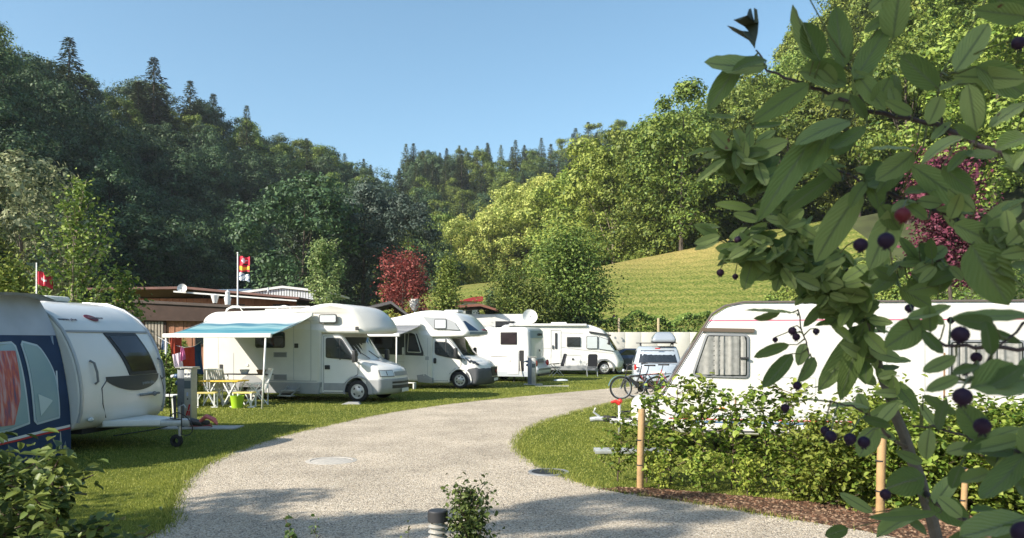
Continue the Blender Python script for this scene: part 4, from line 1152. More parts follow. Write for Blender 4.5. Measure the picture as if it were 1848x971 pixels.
patch(MB(), [(.318, .52), (.35, .62)][::1], -.95, .95, off=.006).build("bumper_strip", SKIRT, mh3)
MB().box(.26, .34, -.85, .85, .28, .36).build("bumper_underside", DARKP, mh3)
patch(MB(), [(.10, .85), (.05, 1.02)], -.42, .42, off=.06).build("number_plate_recess", GREYP, mh3)
for sg in (-1, 1):
    MB().ico((.17, sg * .86, .84), .12, 0, 2, (.7, .9, 1.3)).build("tail_light", REDL, mh3)
patch(MB(), [(.012, 2.0), (-.03, 2.34)], -.96, .96, off=.008, fn=fn3).build("top_band", mat("blue_band", (.30, .38, .46), .35), mh3)
letters("CARADO", .16, Matrix.Translation((.03, .15, 2.16)) @ Matrix.Rotation(R(90), 4, 'Z') @ Matrix.Rotation(R(90), 4, 'X'), DARKP, mh3, ext=.01)
letters("T5", .14, Matrix.Translation((.05, .05, 1.42)) @ Matrix.Rotation(R(90), 4, 'Z') @ Matrix.Rotation(R(90), 4, 'X'), DARKP, mh3, ext=.01)
for y0, y1 in ((-.93, -.91), (.91, .93)): patch(MB(), [(.02, 1.15), (.02, 2.0)], y0, y1, off=.006, fn=fn3).build("rear_seam", SEAML, mh3)
side_window(body, -1.46, -.66, 1.70, 2.27, sd3, r=.03, fr=.045, pane=ACRYL)
lk = panel(MB(), rrect(-1.10, -.58, .36, 1.42, .03), sd3, .03).build("locker_door", WHITE, body, bevel=.006)
panel(MB(), [(-1.0, .9), (-.98, .9), (-.98, 1.0), (-1.0, 1.0)], sd3 - .03, .02).build("hinge", DARKP, lk)
panel(MB(), rrect(-.55, -.33, .34, 1.44, .02), sd3, .006).build("locker_opening", BLACKM, body)
MB().bar((-.42, sd3 - .1, .34), (-.50, sd3 - .02, .95), .035).build("stored_pole", ALU, body)
dd = MB(); seam(dd, [(-1.95, 1.16), (-.85, 1.14)], sd3 - .002, .02, .008); dd.build("side_trim", SEAM, body)
wheel(mh3, -2.05, -.90, .33, .2, -1); wheel(mh3, -2.05, .9, .33, .2, 1)
MB().bar((-.9, -.8, 0), (-.9, -.8, .35), .07).build("steady_leg", DARKP, mh3); MB().bar((-.9, .8, 0), (-.9, .8, .35), .07).build("steady_leg", DARKP, mh3)
MB().box(-6.0, -.2, -.85, .85, .30, .5).build("chassis", BLACKM, mh3)

# ------------------------------------------------------------------ motorhome 4: integrated motorhome at the back
th = R(5); HW4 = 1.15; sd4 = -HW4
mh4 = empty("motorhome", (5.12 + HW4 * math.sin(th), 42.9 + HW4 * math.cos(th), 0), -th, "long white integrated motorhome with sloping windscreen and satellite dish, farthest along the lawn", "motorhome", "motorhomes parked along the lawn")
PB = fillet([(-5.9, .5, .1), (-5.0, .34)] + [(-4.35, .32)] + arch(-3.9, .42, .33, 10, 184, -4) + [(-3.45, .30), (-.5, .28)] + arch(0, .46, .33, 12, 190, -10) + [(.52, .30), (1.10, .36, .08), (1.16, .70, .15), (.98, 1.05, .25), (.82, 1.30, .05), (.28, 2.16, .10), (-.02, 2.50, .3), (-.85, 2.78, .4), (-5.6, 2.78, .2), (-5.9, 2.5, .2)])
fn4 = bulge(-.9, 1.15, .38, HW4, 2.6, .05)
body = prof_solid(MB(), PB, 2 * HW4, .10, fn4).build("body", WHITE, mh4)
patch(MB(), [(.80, 1.34), (.30, 2.12)], -1.02, 1.02, off=.010, fn=fn4, ny=14).build("windscreen", SCREEN, body)
patch(MB(), [(1.13, .44), (1.155, .60)], -.7, .7, off=.010, fn=fn4).build("grille", DARKP, body)
for sg in (-1, 1):
    a, b = sorted((sg * 1.0, sg * .70)); patch(MB(), [(1.12, .76), (.95, 1.06)], a, b, off=.012, fn=fn4).build("headlight", LAMPG, body)
side_window(body, -2.08, -1.33, 1.54, 2.08, sd4, r=.04, fr=.05, pane=GLASS)
side_window(body, -1.0, -.38, 1.42, 2.14, sd4, r=.07, fr=.03, pane=LAMPG)
side_window(body, 0, 0, 0, 0, sd4 * .985, poly=fillet([(-.32, 1.40), (.56, 1.28, .03), (.18, 1.95, .06), (-.32, 2.12)]), fr=.025, pane=LAMPG)
dd = MB(); seam(dd, rrect(-2.97, -2.42, .46, 2.46, .04), sd4, .016, .006, closed=True); door = dd.build("door", SEAML, body)
panel(MB(), rrect(-2.74, -2.62, 1.42, 2.30, .03), sd4, .014).build("door_window", DARKP, door)
panel(MB(), rrect(-2.90, -2.82, 1.42, 1.62, .01), sd4, .03).build("handle", DARKP, door)
dd = MB(); seam(dd, rrect(-2.17, -1.34, .40, 1.08, .03), sd4, .012, .005, closed=True); seam(dd, [(-5.8, 1.50), (-2.99, 1.46)], sd4, .012, .005); seam(dd, [(-2.4, 1.52), (-1.1, 1.36), (.5, 1.20)], sd4, .012, .005); seam(dd, [(-2.4, 2.32), (-1.2, 2.30)], sd4, .012, .005)
dd.build("body_seams", SEAML, body)
panel(MB(), rrect(-1.80, -1.70, .80, .90, .01), sd4, .02).build("lock", DARKP, body)
PS = fillet([(-5.8, .30), (-4.36, .26), (-4.36, .50), (-5.8, .52)]); prof_solid(MB(), PS, 2 * HW4 + .02, .02).build("skirt", SKIRT, mh4)
PS = fillet([(-3.42, .24), (-.52, .22), (-.50, .50), (-3.42, .50)]); prof_solid(MB(), PS, 2 * HW4 + .02, .02).build("skirt", SKIRT, mh4)
la = MB(); pts = arch(0, .50, .33, 16, 196, -16)
for a_, b_ in zip(pts[:-1], pts[1:]): la.bar((a_[0], sd4 + .0, a_[1]), (b_[0], sd4 + .0, b_[1]), .09, .08, up=(0, 1, 0))
la.build("arch_lip", GREYP, mh4)
MB().bar((.35, sd4 - .02, 2.16), (-.85, sd4 - .03, 2.36), .05, .09).build("rain_gutter", DARKP, mh4)
mirror_arm(mh4, .15, sd4, 1.82, tall=.45)
MB().bar((-5.3, sd4 - .04, 2.76), (-.98, sd4 - .04, 2.74), .14, .14).build("awning_box", WPLAST, mh4, bevel=.03)
MB().box(-3.0, -2.1, -.35, .35, 2.78, 2.92).build("roof_hatch", WPLAST, mh4, bevel=.05)
wheel(mh4, 0, -.97, .34, .22, -1, holes=6); wheel(mh4, 0, .97, .34, .22, 1); wheel(mh4, -3.9, -.97, .34, .22, -1, holes=6); wheel(mh4, -3.9, .97, .34, .22, 1)
MB().box(-5.7, -.55, -.95, .95, .30, .55).build("chassis", BLACKM, mh4)
def dish(par, loc, rz, r, material, tilt=35):
    M = Matrix.Translation(loc) @ Matrix.Rotation(rz, 4, 'Z') @ Matrix.Rotation(R(90 - tilt * .45), 4, 'X')
    mb = MB(); prof = [(0.001, 0), (r * .35, .02 * r / .4), (r * .7, .075 * r / .4), (r, .15 * r / .4), (r, .165 * r / .4), (r * .7, .09 * r / .4), (r * .35, .035 * r / .4), (0.001, .015)]
    mb.lathe(prof, 28, 0, M)
    o = mb.build("dish", material, par)
    p0 = M @ Vector((0, -r * .9, .12)); p1 = M @ Vector((0, -r * .3, r * 1.1))
    MB().tube([p0, p1], .012, 6).tube([p1, M @ Vector((0, -.2 * r, r * 1.0))], .03, 8).build("feed_arm", GREYP, o)
    MB().tube([Vector(loc), Vector(loc) + Vector((0, .05, -r * 1.1))], .02, 6).build("mast", ALU, o)
    return o
dish(mh4, (-4.2, -.4, 3.20), R(10), .42, WPLAST)

# ------------------------------------------------------------------ caravan left (front view, shaded)
thL = R(10)
L1 = empty("caravan", (-7.05 + 1.12 * math.sin(thL) * 1, 12.9 + 1.12 * math.cos(thL), 0), -thL, "white caravan with curved front, dark window and dark red emblem, awning tent attached", "caravan")
HWL = 1.14
PF = [(-5.6, .42, .1), (-3.0, .38)] + arch(-2.45, .36, .30, 10, 190, -10) + [(-1.9, .38), (-.25, .38, .1), (-.02, .55, .15), (.04, 1.0, .4), (-.10, 1.55, .6), (-.50, 2.15, .6), (-1.02, 2.52, .4), (-1.6, 2.63, .3), (-5.3, 2.60, .3), (-5.6, 2.4, .2)]
PFf = fillet(PF, 7)
fnL = bulge(-.6, .05, .16, HWL, 2.4)
body = prof_solid(MB(), PFf, 2 * HWL, .06, fnL).build("body", WHITE, L1)
# front outline as polyline (bottom to top) used by panels
fr = [p for p in PFf if p[0] > -1.5 and p[1] > .5]
fr = sorted(fr, key=lambda p: p[1])
def frseg(z0, z1):
    def at(z):
        for a_, b_ in zip(fr[:-1], fr[1:]):
            if a_[1] <= z <= b_[1]: t = (z - a_[1]) / max(b_[1] - a_[1], 1e-6); return (a_[0] + (b_[0] - a_[0]) * t, z)
        return fr[-1] if z > fr[-1][1] else fr[0]
    n = 10; return [at(z0 + (z1 - z0) * k / n) for k in range(n + 1)]
w_ = patch(MB(), frseg(1.27, 2.02), -.04, .84, -.22, .66, off=.020, th=.03, fn=fnL, nl=10).build("front_window", DARKP, body)
patch(MB(), frseg(1.33, 1.96), .03, .78, -.14, .60, off=.028, fn=fnL, nl=10).build("pane", ACRYL, w_)
# dark crescent under the window
cr = MB(); nk = 28; nj = 5; vs = []; fs = []
for o_ in (.014, .002):
    for k in range(nk + 1):
        t0 = k / nk; dm = max(.015, .27 * math.sin(math.pi * (t0 * .97 + .03)) ** .55) * (1 if t0 < 1 else 0); L_ = frseg(1.265 - dm, 1.265)
        for jj in range(nj + 1):
            q = L_[int(10 * jj / nj)]; vs.append(fnL(q[0] + o_, -.62 + 1.52 * t0, q[1]))
M0 = (nk + 1) * (nj + 1)
for k in range(nk):
    for jj in range(nj):
        a = k * (nj + 1) + jj; fs.append((a, a + nj + 1, a + nj + 2, a + 1)); fs.append((M0 + a, M0 + a + 1, M0 + a + nj + 2, M0 + a + nj + 1))
for k in range(nk):
    for jj in (0, nj):
        a = k * (nj + 1) + jj; b = a + nj + 1; fs.append((a, b, b + M0, a + M0))
cr.add(vs, fs, 0, True)
cr.build("front_band", mat("anthracite_band", (.05, .055, .065), .35), body)
patch(MB(), frseg(2.03, 2.06), -1.10, 1.06, off=.02, fn=fnL, nl=2, ny=14).build("rain_strip", SKIRT, body)
# grab handles
for y in (-.86, 1.03):
    a_ = frseg(1.16, 1.55); hb = MB().tube([fnL(a_[0][0] + .01, y, a_[0][1]), fnL(a_[1][0] + .08, y, a_[1][1]), fnL(a_[5][0] + .10, y, a_[5][1]), fnL(a_[9][0] + .09, y, a_[9][1]), fnL(a_[10][0] + .01, y, a_[10][1])], .020, 8)
    hb.build("grab_handle", GREYP, body)
q = frseg(.86, .90)
hb = MB().tube([fnL(q[0][0] + .01, .18, .90), fnL(q[0][0] + .05, .2, .90), fnL(q[0][0] + .05, .78, .90), fnL(q[0][0] + .01, .8, .90)], .022, 8); hb.ico(fnL(q[0][0] + .06, .58, .90), .045)
hb.build("locker_handle", GREYP, body)
# locker seam
sm = MB(); zz = [(-.60, 1.22), (-.74, 1.08), (-.72, .80), (-.60, .45)]
for (y0, z0), (y1, z1) in zip(zz[:-1], zz[1:]):
    a0_ = frseg(z0, z0 + .001)[0]; a1_ = frseg(max(z1, .56), max(z1, .56) + .001)[0]
    sm.bar(fnL(a0_[0] + .006, y0, z0), fnL(a1_[0] + .006, y1, max(z1, .56)), .012, .012)
sm.build("locker_seam", SEAM, body); sm = MB()
for (y0, z0), (y1, z1) in (((.98, 1.22), (1.06, 1.0)), ((1.06, 1.0), (1.06, .6))):
    a0_ = frseg(z0, z0 + .001)[0]; a1_ = frseg(z1, z1 + .001)[0]; sm.bar(fnL(a0_[0] + .006, y0, z0), fnL(a1_[0] + .006, y1, z1), .012, .012)
sm.build("locker_seam", SEAM, body)
# emblem and lettering
def on_front(y, z, tiltz=0):
    a_ = frseg(z - .03, z + .03); e = Vector((a_[-1][0] - a_[0][0], 0, a_[-1][1] - a_[0][1])).normalized()
    p = Vector(fnL(a_[5][0] + .022, y, z)); xax = Vector((.12 if y < 0 else -.10, 1, 0)).normalized(); 
    nrm = xax.cross(e).normalized()
    return Matrix(((xax.x, e.x, nrm.x, p.x), (xax.y, e.y, nrm.y, p.y), (xax.z, e.z, nrm.z, p.z), (0, 0, 0, 1)))
M_ = on_front(-.18, 2.30)
em = MB(); em.prism([(.13 * math.cos(a_), .075 * math.sin(a_)) for a_ in [k * math.pi / 12 for k in range(24)]], -.003, .008, 'z', 0, M_ @ Matrix.Rotation(R(-25), 4, 'Z'))
em.build("emblem", mat("dark_red_emblem", (.16, .01, .025), .35), body)
letters("bürstner", .085, M_ @ Matrix.Translation((.10, -.01, .012)), mat("print_grey", (.08, .08, .10), .5), body, ext=.002, bold=.003)
letters("averso plus", .085, on_front(-.82, 2.26), MATS["print_grey"], body, ext=.002, bold=.002)
letters("premio plus", .085, on_front(.45, 1.12) @ Matrix.Translation((0, 0, .0)), mat("print_silver", (.30, .33, .36), .4), body, ext=.002)
# corner rail on the near front edge
cr_ = MB(); pts = [(p[0] + .012, -HWL + .02, p[1]) for p in frseg(.5, 2.48)] + [(-1.35, -HWL + .02, 2.60), (-1.9, -HWL + .02, 2.63)]
cr_.tube([fnL(*p) for p in pts], .028, 8); cr_.build("corner_rail", mat("rail_grey", (.45, .47, .50), .4, .3), L1)
cr_ = MB(); pts = [(p[0] + .012, HWL - .02, p[1]) for p in frseg(.5, 2.48)] + [(-1.35, HWL - .02, 2.60), (-1.9, HWL - .02, 2.63)]
cr_.tube([fnL(*p) for p in pts], .024, 8); cr_.build("corner_rail", MATS["rail_grey"], L1)
ml_ = MB().ico(fnL(.03, -.96, .56), .06, 0, 2, (.5, 1.2, .7)); ml_.build("marker_light", LAMPG, L1)
# chassis, drawbar, jockey wheel
ch = MB().box(-5.3, -.3, -.9, .9, .30, .42)
ch.build("chassis", BLACKM, L1)
wheel(L1, -2.45, -.98, .31, .18, -1); wheel(L1, -2.45, .98, .31, .18, 1)
db = MB(); db.bar((-.6, -.62, .42), (1.05, -.05, .43), .06, .10); db.bar((-.6, .62, .42), (1.05, .05, .43), .06, .10)
bar_ = db.build("drawbar", STEEL, L1, bevel=.005)
MB().prism(fillet([(-.15, -.62, .05), (.70, -.22, .05), (.70, .22, .05), (-.15, .62, .05)]), .40, .50, 'z').build("drawbar_cover", WPLAST, bar_, bevel=.015)
MB().box(.74, 1.18, -.09, .09, .38, .50).build("coupling_head", STEEL, bar_, bevel=.015)
hh = MB().tube([(1.15, 0, .45), (1.28, 0, .44), (1.40, 0, .42)], [.07, .06, .045], 10).ico((1.46, 0, .44), .06, 0, 2, (1.2, 1, .8)); hh.build("hitch", DARKP, bar_)
MB().tube([(1.36, -.02, .47), (1.50, -.06, .56), (1.66, -.08, .50), (1.72, -.08, .42)], [.035, .04, .045, .02], 8).build("hitch_lever", mat("red_grey", (.45, .12, .12), .5), bar_)
MB().tube([(.85, .0, .5), (.83, .02, .85)], [.02, .028], 8).ico((.83, .02, .88), .035).build("handbrake_lever", DARKP, bar_)
MB().tube([(.98, -.06, .2), (.98, -.06, .72)], .024, 8).tube([(.98, -.06, .72), (1.06, -.06, .76), (1.10, -.06, .70)], .012, 6).build("jockey_post", STEEL, bar_)
M_ = Matrix.Translation((.92, -.06, .115)) @ Matrix.Rotation(R(90), 4, 'X')
jw = MB().lathe([(.05, -.035), (.09, -.04), (.11, -.03), (.115, 0), (.11, .03), (.09, .04), (.05, .035)], 24, 0, M_); jw.build("jockey_wheel", RUBBER, bar_)
cbl = MB(); pts = [Vector((1.05 + .22 * math.sin(a_), -.12, .30 - .20 * math.cos(a_ - .4) + .12)) for a_ in [k * .42 for k in range(12)]]
cbl.tube([(1.02, -.05, .80)] + pts + [(1.3, -.03, .46)], .010, 6).build("brake_cable", DARKP, bar_)
# steady on the roof: hatch
MB().box(-2.2, -1.5, -.3, .3, 2.61, 2.71).build("roof_hatch", WPLAST, L1, bevel=.04)

# ------------------------------------------------------------------ awning tent on the near side of the left caravan
TN = mat("navy_tent_fabric", (.025, .055, .13), .8, var=.25, vscale=3, bump=.3, bscale=3)
TG = mat("grey_tent_fabric", (.48, .53, .62), .85, var=.15, vscale=2.5, bump=.5, bscale=2.2)
TWIN = mat("tent_window_foil", (.22, .36, .44), .18, var=.35, vscale=1.2, col2=(.30, .42, .48), spec=.6)
tent = empty("awning_tent", (-7.05 + 1.12 * math.sin(thL), 12.9 + 1.12 * math.cos(thL), 0), -thL, "navy and grey caravan awning tent with big foil windows, fixed to the left caravan", "tent")
# local: side wall faces +x at x=-.28; depth from y=-1.16 (caravan) to y=-3.5
XW = -.42
def wx(y, z): return -.30 - .62 * (max(z, 0) / 2.6) ** 3 + .015 * math.sin(y * 5 + z * 3)
prof = [(-1.14, 2.56), (-1.5, 2.64), (-2.2, 2.62), (-2.9, 2.50), (-3.5, 2.22), (-3.85, 1.9)]
NY = 26
def topz(y):
    for (a0_, b0_), (a1_, b1_) in zip(prof[:-1], prof[1:]):
        if a1_ <= y <= a0_: t = (y - a0_) / (a1_ - a0_); return b0_ + (b1_ - b0_) * t
    return prof[-1][1]
def wall_grid(z0f, z1f, nz, m, name, y0=-1.16, y1=-3.85, off=0.0, th_=.01):
    vs = []; fs = []
    for s_ in (0, 1):
        for i in range(NY + 1):
            y = y0 + (y1 - y0) * i / NY
            for j in range(nz + 1):
                z = z0f(y) + (z1f(y) - z0f(y)) * j / nz
                vs.append((wx(y, z) + off - s_ * th_, y, z))
    M0 = (NY + 1) * (nz + 1)
    for i in range(NY):
        for j in range(nz):
            a = i * (nz + 1) + j; fs.append((a, a + 1, a + nz + 2, a + nz + 1)); fs.append((M0 + a, M0 + a + nz + 1, M0 + a + nz + 2, M0 + a + 1))
    return MB().add(vs, fs, 0, True).build(name, m, tent, recalc=False)
sw = wall_grid(lambda y: .02, lambda y: min(1.98, topz(y)), 8, TN, "side_wall")
wall_grid(lambda y: min(1.98, topz(y) - .02), lambda y: topz(y), 6, TG, "gable_panel", off=.002)
# roof skin with sag wrinkles
vs = []; fs = []; NX = 30
for i in range(NY + 1):
    y = -1.14 - (3.85 - 1.14) * i / NY
    for j in range(NX + 1):
        x = XW - 4.6 * j / NX
        z = topz(y) + (.03 * math.sin(j * 1.3) * math.sin(math.pi * i / NY) if j > 0 else 0)
        if j == 0: x = wx(y, topz(y)) + .01
        vs.append((x, y, z))
for i in range(NY):
    for j in range(NX):
        a = i * (NX + 1) + j; fs.append((a, a + 1, a + NX + 2, a + NX + 1))
MB().add(vs, fs, 0, True).build("roof", TG, tent, recalc=False)
# front wall (towards the camera)
MB().box(-5.0, XW + .05, -3.87, -3.84, .02, 1.92).build("front_wall", TN, tent)
def foil(poly, off, m, name, par, NZ=22, NYY=10):
    """sheet laid on the side wall inside the outline poly (y,z)"""
    zs = [p[1] for p in poly]; z0, z1 = min(zs) + 1e-4, max(zs) - 1e-4; rows = []
    for k in range(NZ + 1):
        z = z0 + (z1 - z0) * k / NZ; X_ = []
        for a_, b_ in zip(poly, list(poly[1:]) + [poly[0]]):
            if (a_[1] - z) * (b_[1] - z) <= 0 and abs(a_[1] - b_[1]) > 1e-9: X_.append(a_[0] + (b_[0] - a_[0]) * (z - a_[1]) / (b_[1] - a_[1]))
        rows.append((z, min(X_), max(X_)))
    vs = []; fs = []
    for d_ in (0, .005):
        for z, a_, b_ in rows:
            for j_ in range(NYY + 1): y_ = a_ + (b_ - a_) * j_ / NYY; vs.append((wx(y_, z) + off - d_, y_, z))
    M0 = (NZ + 1) * (NYY + 1)
    for k in range(NZ):
        for j_ in range(NYY):
            a_ = k * (NYY + 1) + j_; fs.append((a_, a_ + 1, a_ + NYY + 2, a_ + NYY + 1)); fs.append((M0 + a_, M0 + a_ + NYY + 1, M0 + a_ + NYY + 2, M0 + a_ + 1))
    rim = list(range(NYY + 1)) + [k * (NYY + 1) + NYY for k in range(1, NZ + 1)] + [NZ * (NYY + 1) + j_ for j_ in range(NYY - 1, -1, -1)] + [k * (NYY + 1) for k in range(NZ - 1, 0, -1)]
    for a_, b_ in zip(rim, rim[1:] + rim[:1]): fs.append((a_, b_, b_ + M0, a_ + M0))
    return MB().add(vs, fs, 0, True).build(name, m, par)
W1 = fillet([(-1.44, .62, .04), (-1.42, 1.40, .40), (-1.64, 1.84, .22), (-1.95, 1.86, .03), (-1.88, .60, .03)], 8)
W2 = fillet([(-2.03, .59, .03), (-2.12, 1.85, .03), (-3.3, 1.84, .2), (-3.4, .50, .05)], 5)
for W_ in (W1, W2):
    f_ = foil(inset([(p[0], p[1]) for p in W_], -.035), .012, mat("pale_piping", (.45, .55, .62), .6), "window", sw)
    foil(W_, .020, TWIN, "pane", f_)
# patterned curtain seen in the second window, and a pale triangle of the inner tent in the first
def curtain_mat():
    m = bpy.data.materials.new("orange_pink_curtain"); m.use_nodes = True; nt = m.node_tree; b = nt.nodes["Principled BSDF"]; tc = nt.nodes.new("ShaderNodeTexCoord")
    mp = nt.nodes.new("ShaderNodeMapping"); mp.inputs["Scale"].default_value = (1, 6, 1.1); mp.inputs["Rotation"].default_value = (R(18), 0, 0); nt.links.new(tc.outputs["Object"], mp.inputs[0])
    n = nt.nodes.new("ShaderNodeTexNoise"); n.inputs["Scale"].default_value = 2.6; n.inputs["Detail"].default_value = 8; nt.links.new(mp.outputs[0], n.inputs[0])
    r = nt.nodes.new("ShaderNodeValToRGB")
    for i, (p, c) in enumerate([(.30, (.10, .12, .22)), (.40, (.30, .08, .16)), (.50, (.55, .14, .10)), (.58, (.50, .24, .28)), (.66, (.55, .35, .38))]):
        e = r.color_ramp.elements[i] if i < 2 else r.color_ramp.elements.new(p); e.position = p; e.color = (*c, 1)
    nt.links.new(n.outputs[0], r.inputs[0]); nt.links.new(r.outputs[0], b.inputs["Base Color"]); b.inputs["Roughness"].default_value = .3
    return m
foil([(-2.14, 1.74), (-3.3, 1.74), (-3.3, .62), (-2.34, .62), (-2.16, 1.05)], .030, curtain_mat(), "curtain", sw)
foil([(-1.84, 1.05), (-1.56, .93), (-1.8, .70)], .030, mat("pale_foil", (.50, .62, .66), .5), "inner_flap", sw)
foil([(-1.19, .46), (-1.19, .50), (-3.8, .34), (-3.8, .30)], .014, mat("white_piping", (.75, .75, .76), .6), "piping", sw)
foil([(-1.19, .43), (-1.19, .455), (-3.8, .295), (-3.8, .27)], .014, mat("red_piping", (.55, .04, .05), .6), "piping", sw)
MB().tube([(wx(-1.38, .02) + .03, -1.38, 0), (wx(-1.38, 1.4) + .03, -1.38, 1.4)], .012, 6).build("guy_pole", WPLAST, tent)
MB().tube([(wx(-1.30, 0) + .02, -1.28, .05), (wx(-1.28, 2) + .02, -1.26, 1.97)], .02, 6).build("zip", mat("zip_grey", (.3, .36, .42), .6), tent)
# small dark rear slot and pale skirt between tent and caravan
MB().box(XW - .2, XW + .10, -1.19, -1.15, .35, .75).build("wind_skirt", mat("pale_skirt", (.45, .5, .55), .7), tent)

# ------------------------------------------------------------------ caravan right (near side in full sun)
R1 = empty("caravan", (2.89 + 1.1 * math.sin(R(12)), 12.8 + 1.1 * math.cos(R(12)), 0), R(-12), "old white caravan with thin pink stripe and grey curtains behind the young hedge", "caravan")
HWR = 1.1; sr = -HWR
PR = fillet([(-.62, .55, .12), (-.10, .36), (.3, .35)] + [(2.3, .35)] + arch(2.75, .36, .30, 10, 190, -10)[::1] + [(3.2, .35), (5.85, .40, .1), (6.0, .6, .1), (6.15, 1.2), (5.9, 2.25, .4), (5.4, 2.48, .4), (.75, 2.50, .45), (.42, 2.32, .35), (-.42, .95, .15), (-.66, .80, .10)])
body = prof_solid(MB(), PR, 2 * HWR, .06).build("body", WHITE2, R1)
def curtain_window(x0, x1, z0, z1, poly=None, seed=1):
    P = poly or rrect(x0, x1, z0, z1, .08)
    f = panel(MB(), P, sr, .022).build("window", mat("window_frame_grey", (.22, .23, .24), .4), body, bevel=.004)
    Q = inset(P, .035)
    panel(MB(), Q, sr - .018, .006).build("pane", GLASS, f)
    # curtain folds behind the glass face
    rg = random.Random(seed); cm = MB(); xa = min(p[0] for p in Q); xb = max(p[0] for p in Q); za = min(p[1] for p in Q); zb = max(p[1] for p in Q)
    def clipx(z):
        # left edge of the polygon at height z
        L = [];
        for i in range(len(Q)):
            a_, b_ = Q[i], Q[(i + 1) % len(Q)]
            if (a_[1] - z) * (b_[1] - z) < 0: L.append(a_[0] + (b_[0] - a_[0]) * (z - a_[1]) / (b_[1] - a_[1]))
        return (min(L), max(L)) if len(L) >= 2 else (xa, xb)
    n = 90; rowsz = 8; vs = []; fs = []
    ph = [rg.uniform(0, 6) for _ in range(4)]
    for j in range(rowsz + 1):
        z = za + .02 + (zb - za - .04) * j / rowsz; l, r_ = clipx(z)
        for i in range(n + 1):
            x = l + .02 + (r_ - l - .04) * i / n
            g = x * 46 + 1.8 * math.sin(x * 13 + ph[0]) + ph[1]
            vs.append((x, sr - .036 - .011 * math.sin(g) - .004 * math.sin(g * 2.3), z))
    for j in range(rowsz):
        for i in range(n):
            a = j * (n + 1) + i; fs.append((a, a + 1, a + n + 2, a + n + 1))
    cm.add(vs, fs, 0, True).build("curtain", mat("grey_curtain", (.33, .33, .31), .9, var=.3, vscale=14), f, recalc=False)
    return f
w1 = curtain_window(0, 0, 0, 0, poly=fillet([(.06, 1.30, .10), (.98, 1.28, .08), (.98, 2.0, .08), (.30, 2.02, .07)]), seed=2)
MB().box(.83, .97, sr - .07, sr - .045, 1.60, 1.625).build("latch", DARKP, w1)
w2 = curtain_window(3.93, 5.0, 1.25, 1.91, seed=5)
MB().bar((.22, sr - .02, 2.075), (1.06, sr - .02, 2.055), .04, .06).build("rain_rail", mat("bronze_rail", (.16, .12, .09), .4, .3), R1)
def stripe(z, h, m, x0, x1, nm="stripe"): panel(MB(), [(x0, z), (x1, z), (x1, z + h), (x0, z + h)], sr, .004).build(nm, m, body)
stripe(2.215, .016, mat("pink_stripe", (.62, .12, .22), .5), .35, 5.85)
stripe(.60, .014, mat("red_stripe", (.60, .05, .05), .5), -.3, 6.0)
stripe(.545, .028, mat("blue_stripe", (.08, .16, .30), .5), -.05, 6.0)
stripe(.66, .03, mat("grey_stripe", (.50, .53, .56), .5), -.3, 6.0)
stripe(.40, .03, SEAM, -.0, 2.3); stripe(.40, .03, SEAM, 3.2, 5.9)
ed = MB(); pl_ = [(-.60, .84), (-.43, .97), (.40, 2.33), (.60, 2.46), (.9, 2.52), (5.4, 2.50)]
ed.tube([(x - .0, sr + .01, z) for x, z in pl_], .018, 6); ed.build("corner_trim", mat("dark_trim", (.12, .10, .09), .5), R1)
MB().box(-.95, -.45, -.55, .55, .48, .88).build("gas_locker", WHITE2, R1, bevel=.08)
MB().ico((.55, sr - .01, .78), .05, 0, 2, (1.2, .4, .6)).build("marker_light", ORANGE, R1)
patch(MB(), [(-.30, 1.20), (.33, 2.22)][::-1], -.8, .8, off=.012).build("front_window", ACRYL, R1)
sm = MB(); seam(sm, [(3.05, .45), (3.05, 2.1), (3.6, 2.1), (3.6, .45)], sr, .014, .004); seam(sm, [(1.3, .95), (2.1, .95)], sr, .01, .004); seam(sm, rrect(1.35, 2.0, 1.05, 1.30, .03), sr, .012, .004, closed=True); sm.build("body_seams", SEAML, body)
MB().box(0, 5.8, -.9, .9, .28, .38).build("chassis", BLACKM, R1)
wheel(R1, 2.75, -.95, .31, .18, -1); wheel(R1, 2.75, .95, .31, .18, 1)
db = MB(); db.bar((.2, -.65, .38), (-1.35, -.05, .44), .06, .09); db.bar((.2, .65, .38), (-1.35, .05, .44), .06, .09); bar_ = db.build("drawbar", STEEL, R1, bevel=.005)
MB().tube([(-1.25, 0, .46), (-1.48, 0, .47)], [.055, .06], 10).build("bellows", RUBBER, bar_)
MB().tube([(-1.45, 0, .46), (-1.62, 0, .46), (-1.72, 0, .44)], [.05, .045, .05], 10).build("coupling_head", STEEL, bar_, bevel=0)
MB().tube([(-1.55, 0, .50), (-1.66, 0, .58), (-1.62, 0, .66)], [.022, .02, .02], 8).build("coupling_lever", STEEL, bar_)
MB().tube([(-.95, 0, .45), (-1.15, 0, .60), (-.72, 0, .62)], [.02, .02, .015], 8).build("handbrake_lever", DARKP, bar_)
jp = MB().tube([(-1.18, -.12, .08), (-1.18, -.12, .74)], .026, 8).build("jockey_post", STEEL, bar_)
MB().tube([(-1.18, -.12, .74), (-1.25, -.14, .80), (-1.33, -.16, .78)], [.03, .035, .02], 8).ico((-1.17, -.12, .80), .045).build("jockey_handle", mat("red_plastic", (.60, .04, .03), .4), jp)
lad = MB(); M2 = Matrix.Translation((-1.0, -.62, .03)) @ Matrix.Rotation(R(3), 4, 'Z')
for y in (0, .22): lad.box(-.62, .62, y, y + .035, 0, .07, 0, M2)
for k in range(6): lad.box(-.55 + k * .22, -.51 + k * .22, .03, .22, .02, .05, 0, M2)
t_ = lad.build("aluminium_ramp", STEEL, None, bevel=.004); t_.location = R1.location; t_.rotation_euler = (0, 0, R(-3)); t_.location.x += -.1; t_.location.y += -.55
tag(t_, "flat aluminium ramp lying on the grass under the right caravan's drawbar", "ramp")
